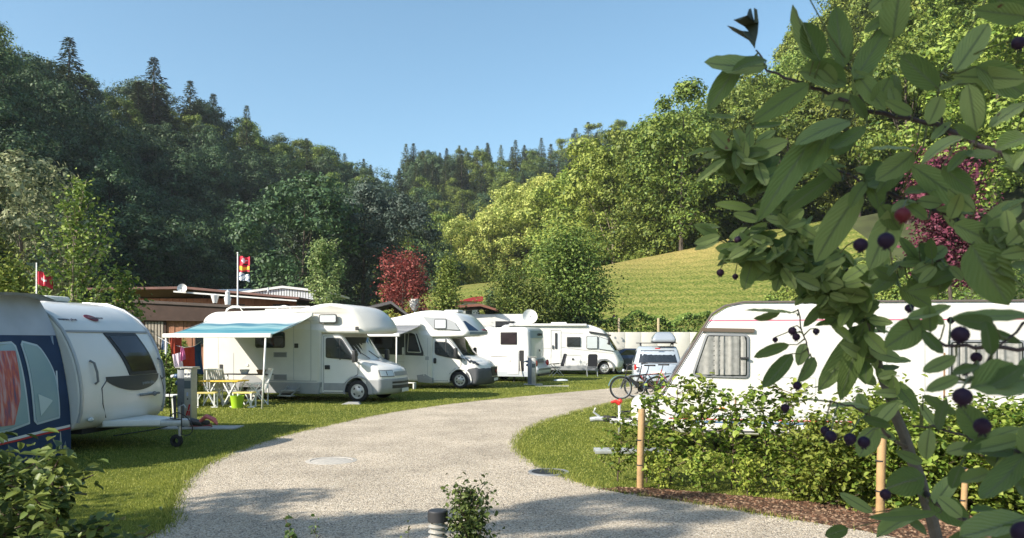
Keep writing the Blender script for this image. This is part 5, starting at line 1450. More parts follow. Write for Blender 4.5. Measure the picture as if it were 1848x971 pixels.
# ------------------------------------------------------------------ plants near the camp: branching shrubs and young trees
def sweep_plant(seed, h, r, nb, nleaf, leaf, leafm, barkm, t0=0.12, up=0.9, spread=0.12, tr=0.05, shape=1.0, lean=(0, 0), droop=0.0, aspect=.6, flatn=.5, tstem=1.0, fr=0.0):
    """stem with branches and leaves set along the branches -> (crown mesh, stem mesh)"""
    rng = np.random.default_rng(seed); mb = MB(); tips = []
    stem = [Vector((lean[0] * t * h + .04 * h * math.sin(3 * t + seed), lean[1] * t * h + .03 * h * math.cos(2.5 * t + seed) - .03 * h * math.cos(seed), h * t * tstem)) for t in [k / 8 for k in range(9)]]
    stem[0].z = -0.15
    mb.tube(stem, [tr * (1 - .85 * k / 8) for k in range(9)], 7)
    C = []; N = []
    wts = []; brs = []
    for b in range(nb):
        t = t0 + (0.98 - t0) * (b + rng.random()) / nb
        i = min(7, int(t * 8)); p = stem[i].lerp(stem[i + 1], t * 8 - i)
        az = b * 2.4 + rng.normal() * .4
        L = r * (1 - shape * (max(t - .3, 0) / .7) ** 1.5 * .75) * rng.uniform(.7, 1.15)
        u_ = up * rng.uniform(.6, 1.3)
        d = Vector((math.cos(az), math.sin(az), u_)).normalized()
        if h - p.z < d.z * L: L = max(.25 * r, (h * 1.03 - p.z) / max(d.z, .2))
        pts = [p + d * L * s + Vector((0, 0, (.12 * s * s - droop * s * s) * L)) for s in (0, .25, .5, .75, 1.0)]
        mb.tube(pts, [tr * .42 * (1 - .8 * s) * (1 - .5 * t) + .002 for s in (0, .25, .5, .75, 1)], 5, cap=False)
        brs.append(pts); wts.append(L)
    brs.append([stem[5], stem[6], stem[7], stem[8], stem[8] + Vector((0, 0, .06 * h))]); wts.append(r * .8)
    wts = np.array(wts) / sum(wts)
    cnt = rng.multinomial(nleaf, wts)
    for pts, n in zip(brs, cnt):
        P = np.array([tuple(p) for p in pts]); s = (fr + (1 - fr) * rng.random(n)) ** .75 * 4
        i = np.clip(s.astype(int), 0, 3); f = (s - i)[:, None]
        base = P[i] * (1 - f) + P[i + 1] * f
        off = rng.normal(size=(n, 3)) * spread * r * (0.45 + .55 * (s / 4))[:, None]
        C.append(base + off); N.append(unit(off) * .6 + np.array([0, 0, flatn]) + .4 * rng.normal(size=(n, 3)))
    C = np.concatenate(C); N = np.concatenate(N); C[:, 2] = np.maximum(C[:, 2], .02)
    V = leafhex(C, N, leaf, rng, aspect=aspect)
    cm = npmesh("crown", V, fhex(len(C)), leafm, rnd=np.repeat(rng.random(len(C)), 2))
    so = mb.build("trunk", barkm); sm = so.data; bpy.data.objects.remove(so)
    return cm, sm
def plant(nm, cat, x, y, meshes, label, group=None, z=0, rz=0.0, s=1.0, parts=("crown", "trunk")):
    t = empty(nm, (x, y, z), rz, label, cat, group); t.scale = (s, s, s)
    link(parts[0], meshes[0], t); link(parts[1], meshes[1], t); return t

L_RED = leafmat("leaf_red", (.09, .014, .022), (.21, .035, .045), (.34, .08, .08), trans=.3)
L_PURP = leafmat("leaf_purple", (.07, .017, .035), (.15, .035, .065), (.24, .065, .11), trans=.3)
L_HORN = leafmat("leaf_hornbeam", (.08, .16, .015), (.19, .29, .035), (.36, .42, .08), trans=.35)
L_YBUSH = leafmat("leaf_golden", (.16, .17, .02), (.34, .32, .04), (.48, .44, .08), trans=.3)
L_NEAR = leafmat("leaf_near", (.028, .06, .016), (.07, .125, .028), (.18, .24, .06), trans=.3, rough=.45)
TWIG = mat("twig", (.09, .06, .045), .85, var=.3, vscale=9)

def at(px, Y): return U(px) * Y
x, Y = at(142, 27), 27
plant("young_maple", "tree", x, Y, sweep_plant(3, 7.2, 2.3, 30, 2500, .16, L_FRESH, M_BARKP, t0=.2, up=1.5, spread=.085, tr=.09, shape=1.0), "young maple with upswept sparse branches behind the left caravan")
plant("leafy_shrub", "shrub", at(210, 29), 29, sweep_plant(5, 4.2, 1.4, 14, 1500, .16, L_FRESH, M_BARKP, t0=.3, up=.9, spread=.16, tr=.05), "thin low side shoot of leaves right of the young maple")
plant("leafy_shrub", "shrub", at(20, 30), 30, sweep_plant(6, 4.6, 1.7, 22, 5000, .16, L_YEL, TWIG, t0=.1, up=.6, spread=.25, tr=.05), "golden-green shrub at the left edge behind the awning tent")
plant("column_shrub", "shrub", at(592, 34), 34, sweep_plant(8, 5.9, 1.7, 26, 5200, .13, leafmat('leaf_rod', (.10, .17, .04), (.26, .34, .10), (.42, .48, .2), trans=.3, objvar=0), TWIG, t0=.02, up=2.2, spread=.085, tr=.06, shape=.25), "pale green shrub with upright leafy rods behind the first motorhome")
plant("red_maple", "tree", at(734, 41), 41, sweep_plant(9, 5.9, 1.6, 26, 4600, .13, L_RED, M_BARKP, t0=.5, up=.75, spread=.2, tr=.09, shape=.55, fr=.45), "small red-leaved maple with pale branching trunk behind the motorhomes")
plant("leafy_shrub", "shrub", at(762, 43), 43, sweep_plant(19, 3.6, 1.2, 18, 2200, .13, L_RED, TWIG, t0=.2, up=.7, spread=.25, tr=.04), "low reddish shrub right of the red maple")
plant("young_tree", "tree", at(808, 38), 38, sweep_plant(10, 5.7, 1.15, 32, 7000, .13, L_FRESH, TWIG, t0=.1, up=1.2, spread=.22, tr=.06, shape=.9), "slim young green tree right of the red maple")
plant("leafy_tree", "tree", at(914, 48), 48, sweep_plant(11, 5.7, 1.9, 44, 11000, .13, L_MID, TWIG, t0=.15, up=.7, spread=.25, tr=.09, shape=.6), "dense mid green tree directly behind the low white motorhome")
plant("conical_tree", "tree", at(880, 47), 47, sweep_plant(12, 4.6, .8, 30, 3500, .12, L_DARK, TWIG, t0=.05, up=1.2, spread=.25, tr=.05), "small dark cone-shaped tree next to the red roof")
plant("walnut_tree", "tree", at(1020, 51), 51, sweep_plant(13, 8.0, 3.2, 60, 17000, .19, L_FRESH, M_BARK, t0=.28, up=.7, spread=.2, tr=.14, shape=.6), "large airy green tree in front of the mown meadow slope")
plant("leafy_tree", "tree", at(965, 48), 48, sweep_plant(14, 5.0, 2.0, 40, 11000, .15, L_MID, TWIG, t0=.05, up=.8, spread=.26, tr=.08), "dark green bushy tree below the left side of the airy tree")
def ball_bush(nm, x, y, r, h, n, leaf, m, label, seed, group=None, z=0.0):
    rng = np.random.default_rng(seed); d = unit(rng.normal(size=(n, 3))); d[:, 2] = np.abs(d[:, 2])
    rr = rng.uniform(.82, 1.0, n) * (1 + .06 * np.sin(d[:, 0] * 7 + d[:, 1] * 5))
    C = d * rr[:, None] * np.array([r, r, h]); N = d + .45 * rng.normal(size=(n, 3))
    cm = npmesh("foliage", leafhex(C, N, leaf, rng), fhex(n), m, rnd=np.repeat(rng.random(n), 2))
    sb = MB()
    for k in range(6): a = k; sb.tube([(.1 * math.cos(a), .1 * math.sin(a), -.1), (r * .4 * math.cos(a), r * .4 * math.sin(a), h * .5), (r * .7 * math.cos(a), r * .7 * math.sin(a), h * .8)], [.04, .03, .01], 5)
    so = sb.build("stem", TWIG); sm = so.data; bpy.data.objects.remove(so)
    return plant(nm, "shrub", x, y, (cm, sm), label, group, z, parts=("foliage", "stem"))
ball_bush("round_bush", at(1047, 49), 49, 1.1, 3.7, 5000, .13, L_DARK, "dark clipped round bush right of the airy green tree", 30)
ball_bush("leafy_shrub", at(1000, 49), 49, 1.3, 3.3, 5000, .14, L_FRESH, "light green round shrub at the foot of the airy green tree", 31)
ball_bush("golden_shrub", at(770, 45), 45, 1.6, 3.9, 4500, .14, L_YBUSH, "golden-yellow shrub beside the red maple", 32)
ball_bush("golden_shrub", at(735, 50), 50, 1.8, 4.3, 4500, .15, L_YBUSH, "golden-yellow shrub behind the red maple's trunk", 33)
ball_bush("leafy_shrub", at(680, 55), 55, 3.0, 4.1, 6000, .18, L_FRESH, "wide grassy-green mound of shrubs behind the brown hut roof", 34)
ball_bush("golden_shrub", at(375, 46), 46, 2.6, 4.3, 7000, .15, L_YBUSH, "golden hedge-like shrub behind the brown chalets", 35)
ball_bush("leafy_shrub", at(415, 45), 45, 1.3, 4.2, 4500, .14, L_MID, "green round shrub between the golden shrub and the flagpole", 36)
ball_bush("leafy_shrub", at(305, 22.5), 22.5, .85, 1.75, 6000, .085, L_FRESH, "green leafy bush between the left caravan and the towels", 37)
ball_bush("leafy_shrub", at(322, 25.5), 25.5, .8, 1.9, 5000, .085, L_MID, "darker green bush behind the leafy bush by the towels", 38)
ball_bush("leafy_shrub", at(5, 34), 34, 2.4, 4.6, 6000, .16, L_YBUSH, "yellow-green clipped shrub below the red flag at the left edge", 39)
plant("purple_plum", "tree", at(1722, 32), 32, sweep_plant(15, 9.0, 1.9, 40, 6500, .17, L_PURP, M_BARK, t0=.45, up=.8, spread=.22, tr=.12, shape=.5, fr=.2), "purple-leaved plum tree seen through the foreground branches")
for i, (px, Y_, h_, r_, m_) in enumerate([(1480, 44, 6.6, 2.9, L_MID), (1570, 42, 6.8, 2.9, L_FRESH), (1650, 40, 6.0, 2.6, L_MID), (1800, 38, 6.4, 3.0, L_FRESH), (1405, 47, 5.0, 2.0, L_MID)]):
    ball_bush("leafy_shrub", at(px, Y_), Y_, r_, h_, 8000, .16, m_, ["green shrub behind the foreground twigs, second of the row behind the right caravan", "lighter green shrub, middle of the row behind the right caravan", "green shrub below the purple plum tree", "lighter green shrub at the right end of the row behind the right caravan", "small green shrub at the left end of the row behind the right caravan"][i], 50 + i)
# hedge above the white wall
rng = np.random.default_rng(77)
n = 26000; X = rng.uniform(4.5, 26, n); Yv = rng.uniform(49.3, 51.3, n); top = 3.45 + .25 * np.sin(X * 1.7) + .15 * np.sin(X * 4.1)
Z = top * rng.random(n) ** .45; Z = np.where(rng.random(n) < .5, top - rng.random(n) * .25, Z)
N = np.stack([rng.normal(size=n) * .4, -np.ones(n) * .6, np.ones(n) * .7], 1) + .4 * rng.normal(size=(n, 3))
hd = empty("hedge", (0, 0, 0), 0, "long bushy green hedge above the pale boundary wall", "hedge")
link("foliage", npmesh("foliage", leafquads(np.stack([X, Yv, Z], 1), N, .17, rng), fquads(n), L_FRESH, rnd=rng.random(n)), hd)
hs = MB()
for k in range(22): hs.tube([(5 + k, 50.3, -.1), (5 + k + .1, 50.3, 1.6), (5 + k + .2, 50.4, 2.7)], [.04, .03, .01], 5)
hs.build("stem", TWIG, hd)
wl = MB()
for k in range(26):
    wl.box(1.0 + k, 1.985 + k, 48, 48.18, -.1, 2.40)
tag(wl.build("boundary_wall", mat("pale_wall", (.62, .60, .54), .85, var=.12, vscale=1.5, bump=.15), bevel=.012), "pale concrete panel wall below the green hedge", "wall")
def post(x, y, h, w, m): return MB().box(x - w / 2, x + w / 2, y - w / 2, y + w / 2, 0, h).build("post", m, bevel=.01)
for px, t_ in ((1117, "left"), (1188, "right")):
    o = post(at(px, 49), 49, 3.3, .12, mat("pale_wood", (.55, .45, .28), .8, var=.25, vscale=6)); tag(o, f"pale wooden post in front of the hedge, {t_} of two", "post")
sg = empty("warning_sign", (at(1108, 52), 52, 0), 0, "small triangular road sign on a thin pole at the foot of the meadow", "sign")
MB().tube([(0, 0, 0), (0, 0, 3.2)], .03, 6).build("pole", STEEL, sg)
MB().prism([(-.32, 3.1), (.32, 3.1), (0, 3.68)], -.04, -.01, 'y').build("plate", mat("sign_red", (.5, .04, .04), .5), sg)
MB().prism([(-.2, 3.17), (.2, 3.17), (0, 3.53)], -.05, -.042, 'y').build("face", mat("sign_white", (.75, .75, .72), .5), sg)

# ------------------------------------------------------------------ chalets and huts behind
BRN = mat("brown_boards", (.42, .20, .12), .85, var=.35, vscale=3, bump=.3, bscale=20)
BRD = mat("dark_boards", (.075, .045, .035), .85, var=.35, vscale=3)
ROOFB = mat("dark_roofing", (.10, .075, .065), .8, var=.3, vscale=2)
ROOFR = mat("red_roofing", (.20, .10, .08), .7, var=.3, vscale=2)
ORNW = mat("orange_boards", (.50, .20, .09), .8, var=.25, vscale=3)
def board_wall(mb, x0, x1, y, z0, z1, step=.18, mi=0):
    n = max(1, int((x1 - x0) / step)); w = (x1 - x0) / n
    for k in range(n): mb.box(x0 + k * w + .008, x0 + (k + 1) * w - .008, y - (.025 if k % 2 else .045), y, z0, z1, mi)
    mb.box(x0, x1, y, y + .05, z0, z1, mi)
    return mb
Yc = 32
ch = empty("chalet", (-13.4, Yc, 0), R(-1), "long low brown timber chalet with dark fascia behind the left caravan and first motorhome", "chalet")
mb = board_wall(MB(), -3.2, 4.9, 0, 0, 2.85); mb.box(-3.2, -3.15, 0, 7, 0, 2.95); mb.box(4.85, 4.9, 0, 7, 0, 2.8); mb.build("wall", BRN, ch)
rf = MB(); rf.prism([(-3.9, 3.28), (-2.0, 3.44), (5.6, 3.05), (5.6, 3.15), (-2.0, 3.56), (-3.9, 3.40)], -.30, 7.4, 'y').build("roof", ROOFB, ch)
MB().prism([(-3.7, 2.75), (5.4, 2.60), (5.4, 3.06), (-2.0, 3.44), (-3.7, 3.29)], -.24, -.18, 'y').build("fascia", BRD, ch)
for i, (x0, x1, z0, z1) in enumerate(((-1.75, -.85, 1.5, 2.72), (.35, 1.25, 1.7, 2.35), (2.6, 3.4, 1.5, 2.5))):
    f = MB().box(x0, x1, -.09, -.045, z0, z1).build("window", BRD, ch)
    if i == 0:
        c_ = MB()
        for k in range(6): c_.box(x0 + .06 + k * .13, x0 + .15 + k * .13, -.11, -.092, z0 + .06, z1 - .06)
        c_.build("blind", mat("grey_blind", (.36, .32, .27), .8), f)
    else: MB().box(x0 + .05, x1 - .05, -.10, -.091, z0 + .05, z1 - .05).build("pane", GLASS, f)
MB().tube([(-2.6, -.5, 2.7), (-2.6, -.5, 2.45)], .02, 6).ico((-2.6, -.5, 2.34), .13).build("lamp", mat("lamp_white", (.7, .7, .66), .4), ch)
MB().lathe([(.001, 0), (.22, .01), (.24, .04), (.001, .06)], 20, 0, Matrix.Translation((-2.45, -.13, 1.98)) @ Matrix.Rotation(R(90), 4, 'X')).build("wall_plate", mat("yellow_plate", (.75, .5, .12), .5), ch)
# second chalet, higher, reddish roof
ch = empty("chalet", (-16.0, 41, 0), R(-1), "second chalet with reddish roof edge and orange boards behind the long brown chalet", "chalet")
board_wall(MB(), -5, 4.6, 0, 0, 4.1).build("wall", ORNW, ch)
MB().prism([(-6.2, 4.50), (-1.0, 4.57), (5.0, 4.03), (5.0, 4.13), (-1.0, 4.69), (-6.2, 4.62)], -.8, 6, 'y').build("roof", ROOFR, ch)
MB().prism([(-1.5, 4.38), (4.9, 3.90), (4.9, 3.97), (-1.5, 4.46)], -.9, -.82, 'y').build("fascia", WPLAST, ch)
for x0 in (-2.2, 1.0, 3.4): f = MB().box(x0, x0 + .9, -.09, -.045, 3.0, 3.8).build("window", BRD, ch); MB().box(x0 + .06, x0 + .84, -.10, -.091, 3.06, 3.74).build("pane", GLASS, f)
MB().tube([(2.8, 1, 4.3), (2.8, 1, 4.75)], .05, 8).build("chimney", STEEL, ch)
d1 = empty("satellite_dish", (at(329, 40), 40, 4.55), 0, "white satellite dish on the roof of the second chalet", "satellite dish"); dish(d1, (0, 0, 0), R(12), .24, WPLAST)
d2 = empty("satellite_dish", (at(366, 41.5), 41.5, 4.45), 0, "grey edge-on satellite dish right of the white dish on the chalet roofs", "satellite dish"); dish(d2, (0, 0, 0), R(70), .24, GREYP)
ch = empty("chalet", (at(350, 47), 47, 0), 0, "chalet with a flat blue-grey roof just showing above the reddish roof", "chalet")
board_wall(MB(), -3.4, 3.4, 0, 0, 4.7).build("wall", BRD, ch); MB().prism([(-3.6, 4.72), (3.6, 4.86), (3.6, 4.98), (-3.6, 4.86)], -.5, 5, 'y').build("roof", mat("blue_roofing", (.10, .16, .24), .6), ch)
# white corrugated pavilion
ch = empty("pavilion", (at(495, 44), 44, 0), R(2), "white pavilion with corrugated gable and open dark front behind the flagpole", "pavilion")
MB().prism([(-2.3, 4.42), (.6, 4.82), (3.2, 4.55), (3.2, 4.66), (.6, 4.95), (-2.3, 4.54)], -.6, 6, 'y').build("roof", WPLAST, ch)
gb = MB()
for k in range(34):
    x0 = -2.0 + k * .15; z1 = 4.42 + .4 * (1 - abs(x0 - .6) / 2.8) - .02; gb.box(x0, x0 + .11, -.5, -.46, 4.0 + (.15 if k > 5 else -1.2), z1)
gb.box(-2.0, 3.1, -.45, -.42, 4.12, 4.36); gb.build("gable", mat("corrugated_white", (.62, .65, .66), .5), ch)
for x0 in (-1.95, -.9, 3.0): MB().box(x0, x0 + .1, -.45, -.35, 0, 4.2).build("post", WPLAST, ch)
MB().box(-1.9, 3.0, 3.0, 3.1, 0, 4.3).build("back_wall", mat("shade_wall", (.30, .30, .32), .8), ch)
MB().prism([(-.7, 3.55), (2.2, 3.45), (1.4, 3.95), (-.5, 4.0)], .2, .9, 'y').build("boat_cover", WPLAST, ch)
MB().box(-.2, 3.2, -1.2, -.2, 3.1, 3.3).build("counter_roof", mat("mauve_roofing", (.20, .17, .22), .7), ch)
# brown hut between motorhomes
ch = empty("hut", (at(700, 38), 38, 0), R(8), "small dark brown hut with grey gable roof between the first two motorhomes", "hut")
board_wall(MB(), -2.3, .85, 0, 0, 2.7).build("wall", BRD, ch)
MB().prism([(-3.4, 2.75), (.15, 3.66), (1.25, 2.85), (1.25, 2.97), (.15, 3.80), (-3.4, 2.90)], -.6, 5, 'y').build("roof", mat("grey_roofing", (.16, .15, .15), .75, var=.3, vscale=2), ch)
board_wall(MB(), -2.0, .8, -.3, 2.5, 2.95).build("gable", BRN, ch)
# white mobile home behind the low motorhome
ch = empty("mobile_home", (at(905, 45), 45, 0), R(-2), "white mobile home with brown roof edge behind the low white motorhome", "mobile home")
MB().box(-2.9, 1.6, 0, 5, 0, 3.42).build("wall", WHITE2, ch, bevel=.05)
MB().prism([(-4.6, 3.62), (-1.2, 3.86), (-.3, 3.60), (-.3, 3.72), (-1.2, 4.0), (-4.6, 3.78)], -.5, 4, 'y').build("roof", mat("brown_roofing", (.22, .09, .06), .7), ch)
f = MB().box(-.35, .75, -.05, .01, 2.55, 3.0).build("window", DARKP, ch)
ch = empty("house", (at(848, 60), 60, 0), R(15), "small white house with a bright red roof among the trees", "house")
MB().box(-.6, .75, 0, 3, 0, 4.9).build("wall", WHITE2, ch); MB().prism([(-1.0, 4.9), (.3, 5.25), (.95, 5.28), (.95, 4.9)], -.4, 3.2, 'y').build("roof", mat("bright_red_roofing", (.55, .05, .06), .6), ch)
MB().box(-.35, .15, -.05, .0, 3.9, 4.5).build("window", GLASS, ch)
# park lamp and white figure
lp = empty("park_lamp", (at(388, 38), 38, 0), 0, "white lantern lamp standing behind the brown chalet roof", "lamp")
MB().tube([(0, 0, 0), (0, 0, 3.75)], .04, 8).build("pole", DARKP, lp)
MB().lathe([(.10, 3.72), (.19, 4.05), (.20, 4.10), (.12, 4.14), (.001, 4.18)], 12).build("lamp_shade", WPLAST, lp)
fg = MB().lathe([(.16, 3.1), (.18, 3.4), (.13, 3.7), (.17, 3.95), (.10, 4.1), (.12, 4.25), (.001, 4.38)], 14).lathe([(.2, 0), (.2, 3.1), (.001, 3.12)], 10).build("garden_figure", WPLAST); fg.location = (at(411, 38), 38, 0)
tag(fg, "slim white garden figure on a column left of the flagpole", "garden figure")
lp = empty("park_lamp", (at(748, 41), 41, 0), 0, "white lantern lamp in front of the golden shrubs by the red maple", "lamp")
MB().tube([(0, 0, 0), (0, 0, 3.5)], .05, 8).build("pole", WPLAST, lp); MB().lathe([(.10, 3.45), (.26, 3.7), (.28, 4.05), (.001, 4.15)], 10).build("lamp_shade", WPLAST, lp)

# flags
def flag(px, Y, ztop, w, h, cols, name, label, seed, cross=False, group=None, hang=0.25):
    rng = random.Random(seed); nx, nz = 22, 12; vs = []; fs = []; ms = []
    for j in range(nz + 1):
        for i in range(nx + 1):
            s = i / nx; t = j / nz
            vs.append((.04 + w * s * (1 - .12 * math.sin(s * 3)), .10 * math.sin(s * 9 + seed) * s ** .5, -h * t - hang * w * s ** 1.3 + .03 * math.sin(s * 7 + t * 3)))
    mb = MB()
    for j in range(nz):
        for i in range(nx):
            a = j * (nx + 1) + i; s = (i + .5) / nx; t = (j + .5) / nz
            if cross:
                mi = 1 if ((abs(s - .5) < .10 and abs(t - .5) < .33) or (abs(t - .5) < .12 and abs(s - .5) < .27)) else 0
            elif len(cols) == 3: mi = 1 if .27 < t < .73 else 0
            else: mi = 1 if (s + t * .8) % .5 < .12 else 0
            fs.append((a, a + nx + 1, a + nx + 2, a + 1)); ms.append(mi)
    b = MB(); b.v = [tuple(v) for v in vs]; b.f = fs; b.m = ms; b.sm = [True] * len(fs)
    M2 = [tuple(v) for v in vs]
    o = b.build(name, [mat("flag_" + c, {'red': (.60, .03, .06), 'white': (.80, .80, .80), 'yellow': (.80, .48, .05), 'blue': (.08, .16, .30)}[c], .8) for c in cols[:2]], recalc=False)
    o.location = (at(px, Y), Y, ztop); tag(o, label, "flag", group); return o
fp = empty("flagpole", (at(429, 38), 38, 0), 0, "tall white flagpole with three flags behind the first motorhome", "flagpole")
MB().tube([(0, 0, 0), (0, 0, 6.15)], [.055, .03], 10).build("pole", WPLAST, fp); MB().ico((0, 0, 6.17), .05).build("finial", WPLAST, fp)
flag(430, 38, 6.0, .55, .38, ['red', 'white'], "flag", "red flag with white cross, top one on the tall white pole", 1, True, hang=.03)
flag(430, 38, 5.60, .55, .34, ['red', 'yellow', 'red'], "flag", "red and yellow striped flag, middle one on the tall white pole", 2, hang=.03)
flag(430, 38, 5.22, .55, .36, ['white', 'blue'], "flag", "white and blue flag, lowest one on the tall white pole", 3, hang=.2)
fp = empty("flagpole", (at(66, 26), 26, 0), 0, "white flagpole with a single red flag behind the left caravan", "flagpole")
MB().tube([(0, 0, 0), (0, 0, 4.5)], [.03, .02], 10).build("pole", WPLAST, fp)
flag(66, 26, 4.2, .46, .42, ['red', 'white'], "flag", "drooping red flag with white cross behind the left caravan", 5, True, hang=.35)

# ------------------------------------------------------------------ service pillars
def pillar(x, y, rz, label, numbers=None, h=1.17, stripes=True):
    t = empty("service_pillar", (x, y, 0), rz, label, "service pillar")
    MB().box(-.17, .0, -.13, .13, .0, h).build("side_housing", mat("pillar_grey", (.20, .22, .25), .5, .4, var=.2), t, bevel=.008)
    MB().box(.002, .17, -.14, .13, .0, h + .02).build("front_housing", ALU, t, bevel=.01)
    MB().box(-.2, .22, -.17, .15, h + .02, h + .045).build("cap", ALU, t)
    MB().box(.012, .158, -.150, -.142, h - .42, h - .25).build("socket_flap", mat("smoke_flap", (.10, .13, .14), .2), t)
    if numbers:
        for k, s_ in enumerate(numbers):
            p_ = MB().box(.012 + k * .075, .082 + k * .075, -.152, -.144, h - .20, h - .06).build("number_sign", mat("sign_white", (.75, .75, .72), .5), t)
            letters(s_, .062, Matrix.Translation((.047 + k * .075, -.154, h - .115)) @ SIDE, mat("ink", (.01, .02, .06), .5), p_, bold=.002)
            MB().box(.025 + k * .075, .07 + k * .075, -.155, -.153, h - .185, h - .175).build("small_print", MATS["ink"], p_)
    if stripes:
        lg = MB(); red = mat("logo_red", (.50, .03, .03), .5)
        lg.prism([(.085, .40), (.125, .40), (.150, .52), (.115, .52)], -.147, -.141, 'y'); lg.prism([(.04, .28), (.075, .28), (.105, .385), (.07, .385)], -.147, -.141, 'y'); lg.prism([(.10, .28), (.135, .28), (.14, .385), (.115, .385)], -.147, -.141, 'y')
        lg.build("logo", red, t)
        MB().box(.06, .10, -.147, -.141, .70, .78).build("sticker", mat("sticker_blue", (.5, .55, .7), .5), t)
        MB().box(.07, .10, -.146, -.141, .62, .65).build("lock", DARKP, t)
    pl = MB(); pl.tube([(-.17, -.05, h - .17), (-.26, -.07, h - .15)], .045, 10); pl.tube([(-.17, -.05, h - .32), (-.24, -.07, h - .30)], .05, 10)
    pl.build("plug", mat("plug_blue", (.05, .10, .20), .4), t)
    MB().tube([(-.26, -.07, h - .15), (-.34, -.08, h - .17)], .035, 8).build("plug_cap", WPLAST, t)
    return t
x, y = GP(338, 772)
P1 = pillar(x, y, R(-6), "grey electric service pillar with number signs 86 and 87 beside the caravan hitch", ["86", "87"], h=1.28)
P1.scale = (.95, .95, 1.0)
tag(MB().box(x - .5, x + 1.15, y - .35, y + .25, -.02, .025).build("concrete_slab", mat("pale_concrete", (.42, .41, .38), .9, var=.2, vscale=6)), "pale concrete slab at the foot of the service pillar with numbers", "slab")
cb = MB(); rg = random.Random(8)
pts = [Vector((x - .28, y - .1, 1.0)), Vector((x - .33, y - .14, .7)), Vector((x - .30, y - .14, .3)), Vector((x - .35, y - .2, .05))] + [Vector((x - .35 - .1 * k, y - .25 - .35 * k, .03)) for k in range(1, 5)]
cb.tube(pts, .012, 6); tag(cb.build("power_cable", RUBBER), "black power cable hanging from the numbered service pillar", "cable")
hs_ = MB(); pts = [Vector((x + .35 + .24 * math.cos(a) * (1 - a / 60), y - .15 + .15 * math.sin(a), .045 + a * .006)) for a in [k * .5 for k in range(40)]]
hs_.tube(pts, .014, 6); tag(hs_.build("garden_hose", mat("hose_red", (.35, .05, .05), .5)), "coiled red hose lying beside the numbered service pillar", "hose")
x2, y2 = GP(960, 694)
P2 = pillar(x2, y2, R(-8), "metal service pillar with blue plugs behind the low white motorhome", None, h=1.15, stripes=False)
tag(MB().box(x2 - .35, x2 + .45, y2 - .3, y2 + .25, -.02, .025).build("concrete_slab", MATS["pale_concrete"]), "small pale concrete slab under the unnumbered service pillar", "slab")
xx, yy = GP(996, 697); tag(MB().box(xx - .7, xx + .7, yy - .18, yy + .18, -.02, .02).build("concrete_slab", MATS["pale_concrete"]), "low pale slab in the grass right of the unnumbered service pillar", "slab")
xx, yy = GP(1012, 688.5); o = MB().ico((xx, yy, .05), .22, 0, 2, (1.6, .6, .3)).build("folded_towel", mat("pale_blue_cloth", (.62, .68, .74), .9)); tag(o, "small pale bundle lying on the grass in front of the camping chair", "cloth")

# ------------------------------------------------------------------ camping furniture under the blue awning
WF = mat("white_furniture", (.80, .80, .78), .4); YL = mat("yellow_top", (.78, .52, .05), .5, var=.1)
xt, yt = at(404, 22.6), 22.6
tb = empty("folding_table", (xt, yt, 0), R(-10), "yellow-topped folding camping table with white crossed legs under the blue awning", "table")
MB().box(-.62, .62, -.32, .32, .70, .74).build("tabletop", YL, tb, bevel=.008)
for y_ in (-.26, .26):
    for x0, x1 in ((-.5, -.1), (.12, .52)):
        MB().bar((x0, y_, .7), (x1, y_, 0), .03).build("leg", WF, tb); MB().bar((x1, y_, .7), (x0, y_, 0), .03).build("leg", WF, tb)
def stool(px, Y, label, g=None, rz=0.0):
    t = empty("camping_stool", (at(px, Y), Y, 0), rz, label, "stool", g)
    MB().box(-.30, .30, -.16, .16, .40, .43).build("seat", mat("pale_yellow_seat", (.75, .62, .22), .5), t)
    for sx in (-.28, .28):
        l = MB(); l.bar((sx, -.15, .4), (sx, -.15, 0), .035); l.bar((sx, .15, .4), (sx, .15, 0), .035); l.bar((sx, -.15, .03), (sx, .15, .03), .03); l.bar((sx - .1, -.15, .02), (sx + .1, -.15, .02), .03); l.build("leg", WF, t)
        MB().bar((sx, -.15, .05), (sx * .4, -.15, .38), .022).build("brace", WF, t)
    return t
for px, Y_, lb, rz in ((372, 21.9, "white folding bench stool with yellow seat, left of the two in front of the table", .1), (441, 22.0, "white folding bench stool with yellow seat, right of the two in front of the table", -.1)):
    stool(px, Y_, lb, "stools at the yellow table", rz).scale = (.95, 1, 1)
def lawn_chair(px, Y, rz, label, g):
    t = empty("garden_chair", (at(px, Y), Y, 0), rz, label, "chair", g)
    s_ = MB()
    for k in range(6): s_.bar((-.22, -.2 + k * .08, .42), (.22, -.2 + k * .08, .42), .05, .02)
    s_.build("seat", WF, t)
    b_ = MB()
    for k in range(7): b_.bar((-.2 + k * .066, .22, .46), (-.2 + k * .066 * 1.05, .42, 1.02), .035, .02)
    b_.bar((-.24, .24, .46), (-.24, .43, 1.04), .03); b_.bar((.24, .24, .46), (.24, .43, 1.04), .03); b_.bar((-.25, .43, 1.04), (.25, .43, 1.04), .04); b_.build("backrest", WF, t)
    for sx in (-.25, .25):
        MB().bar((sx, -.22, .62), (sx, .3, .64), .04, .025).build("armrest", WF, t)
        MB().bar((sx, -.24, 0), (sx, .18, .62), .03).build("leg", WF, t); MB().bar((sx, .3, 0), (sx, -.2, .62), .03).build("leg", WF, t)
    return t
lawn_chair(385, 23.1, R(200), "white slatted folding chair behind the left end of the yellow table", "white slatted chairs")
lawn_chair(405, 23.3, R(165), "white slatted folding chair behind the middle of the yellow table", "white slatted chairs")
lawn_chair(462, 22.9, R(-60), "white slatted folding chair at the right end of the yellow table", "white slatted chairs")
xx, yy = at(428, 21.75), 21.75
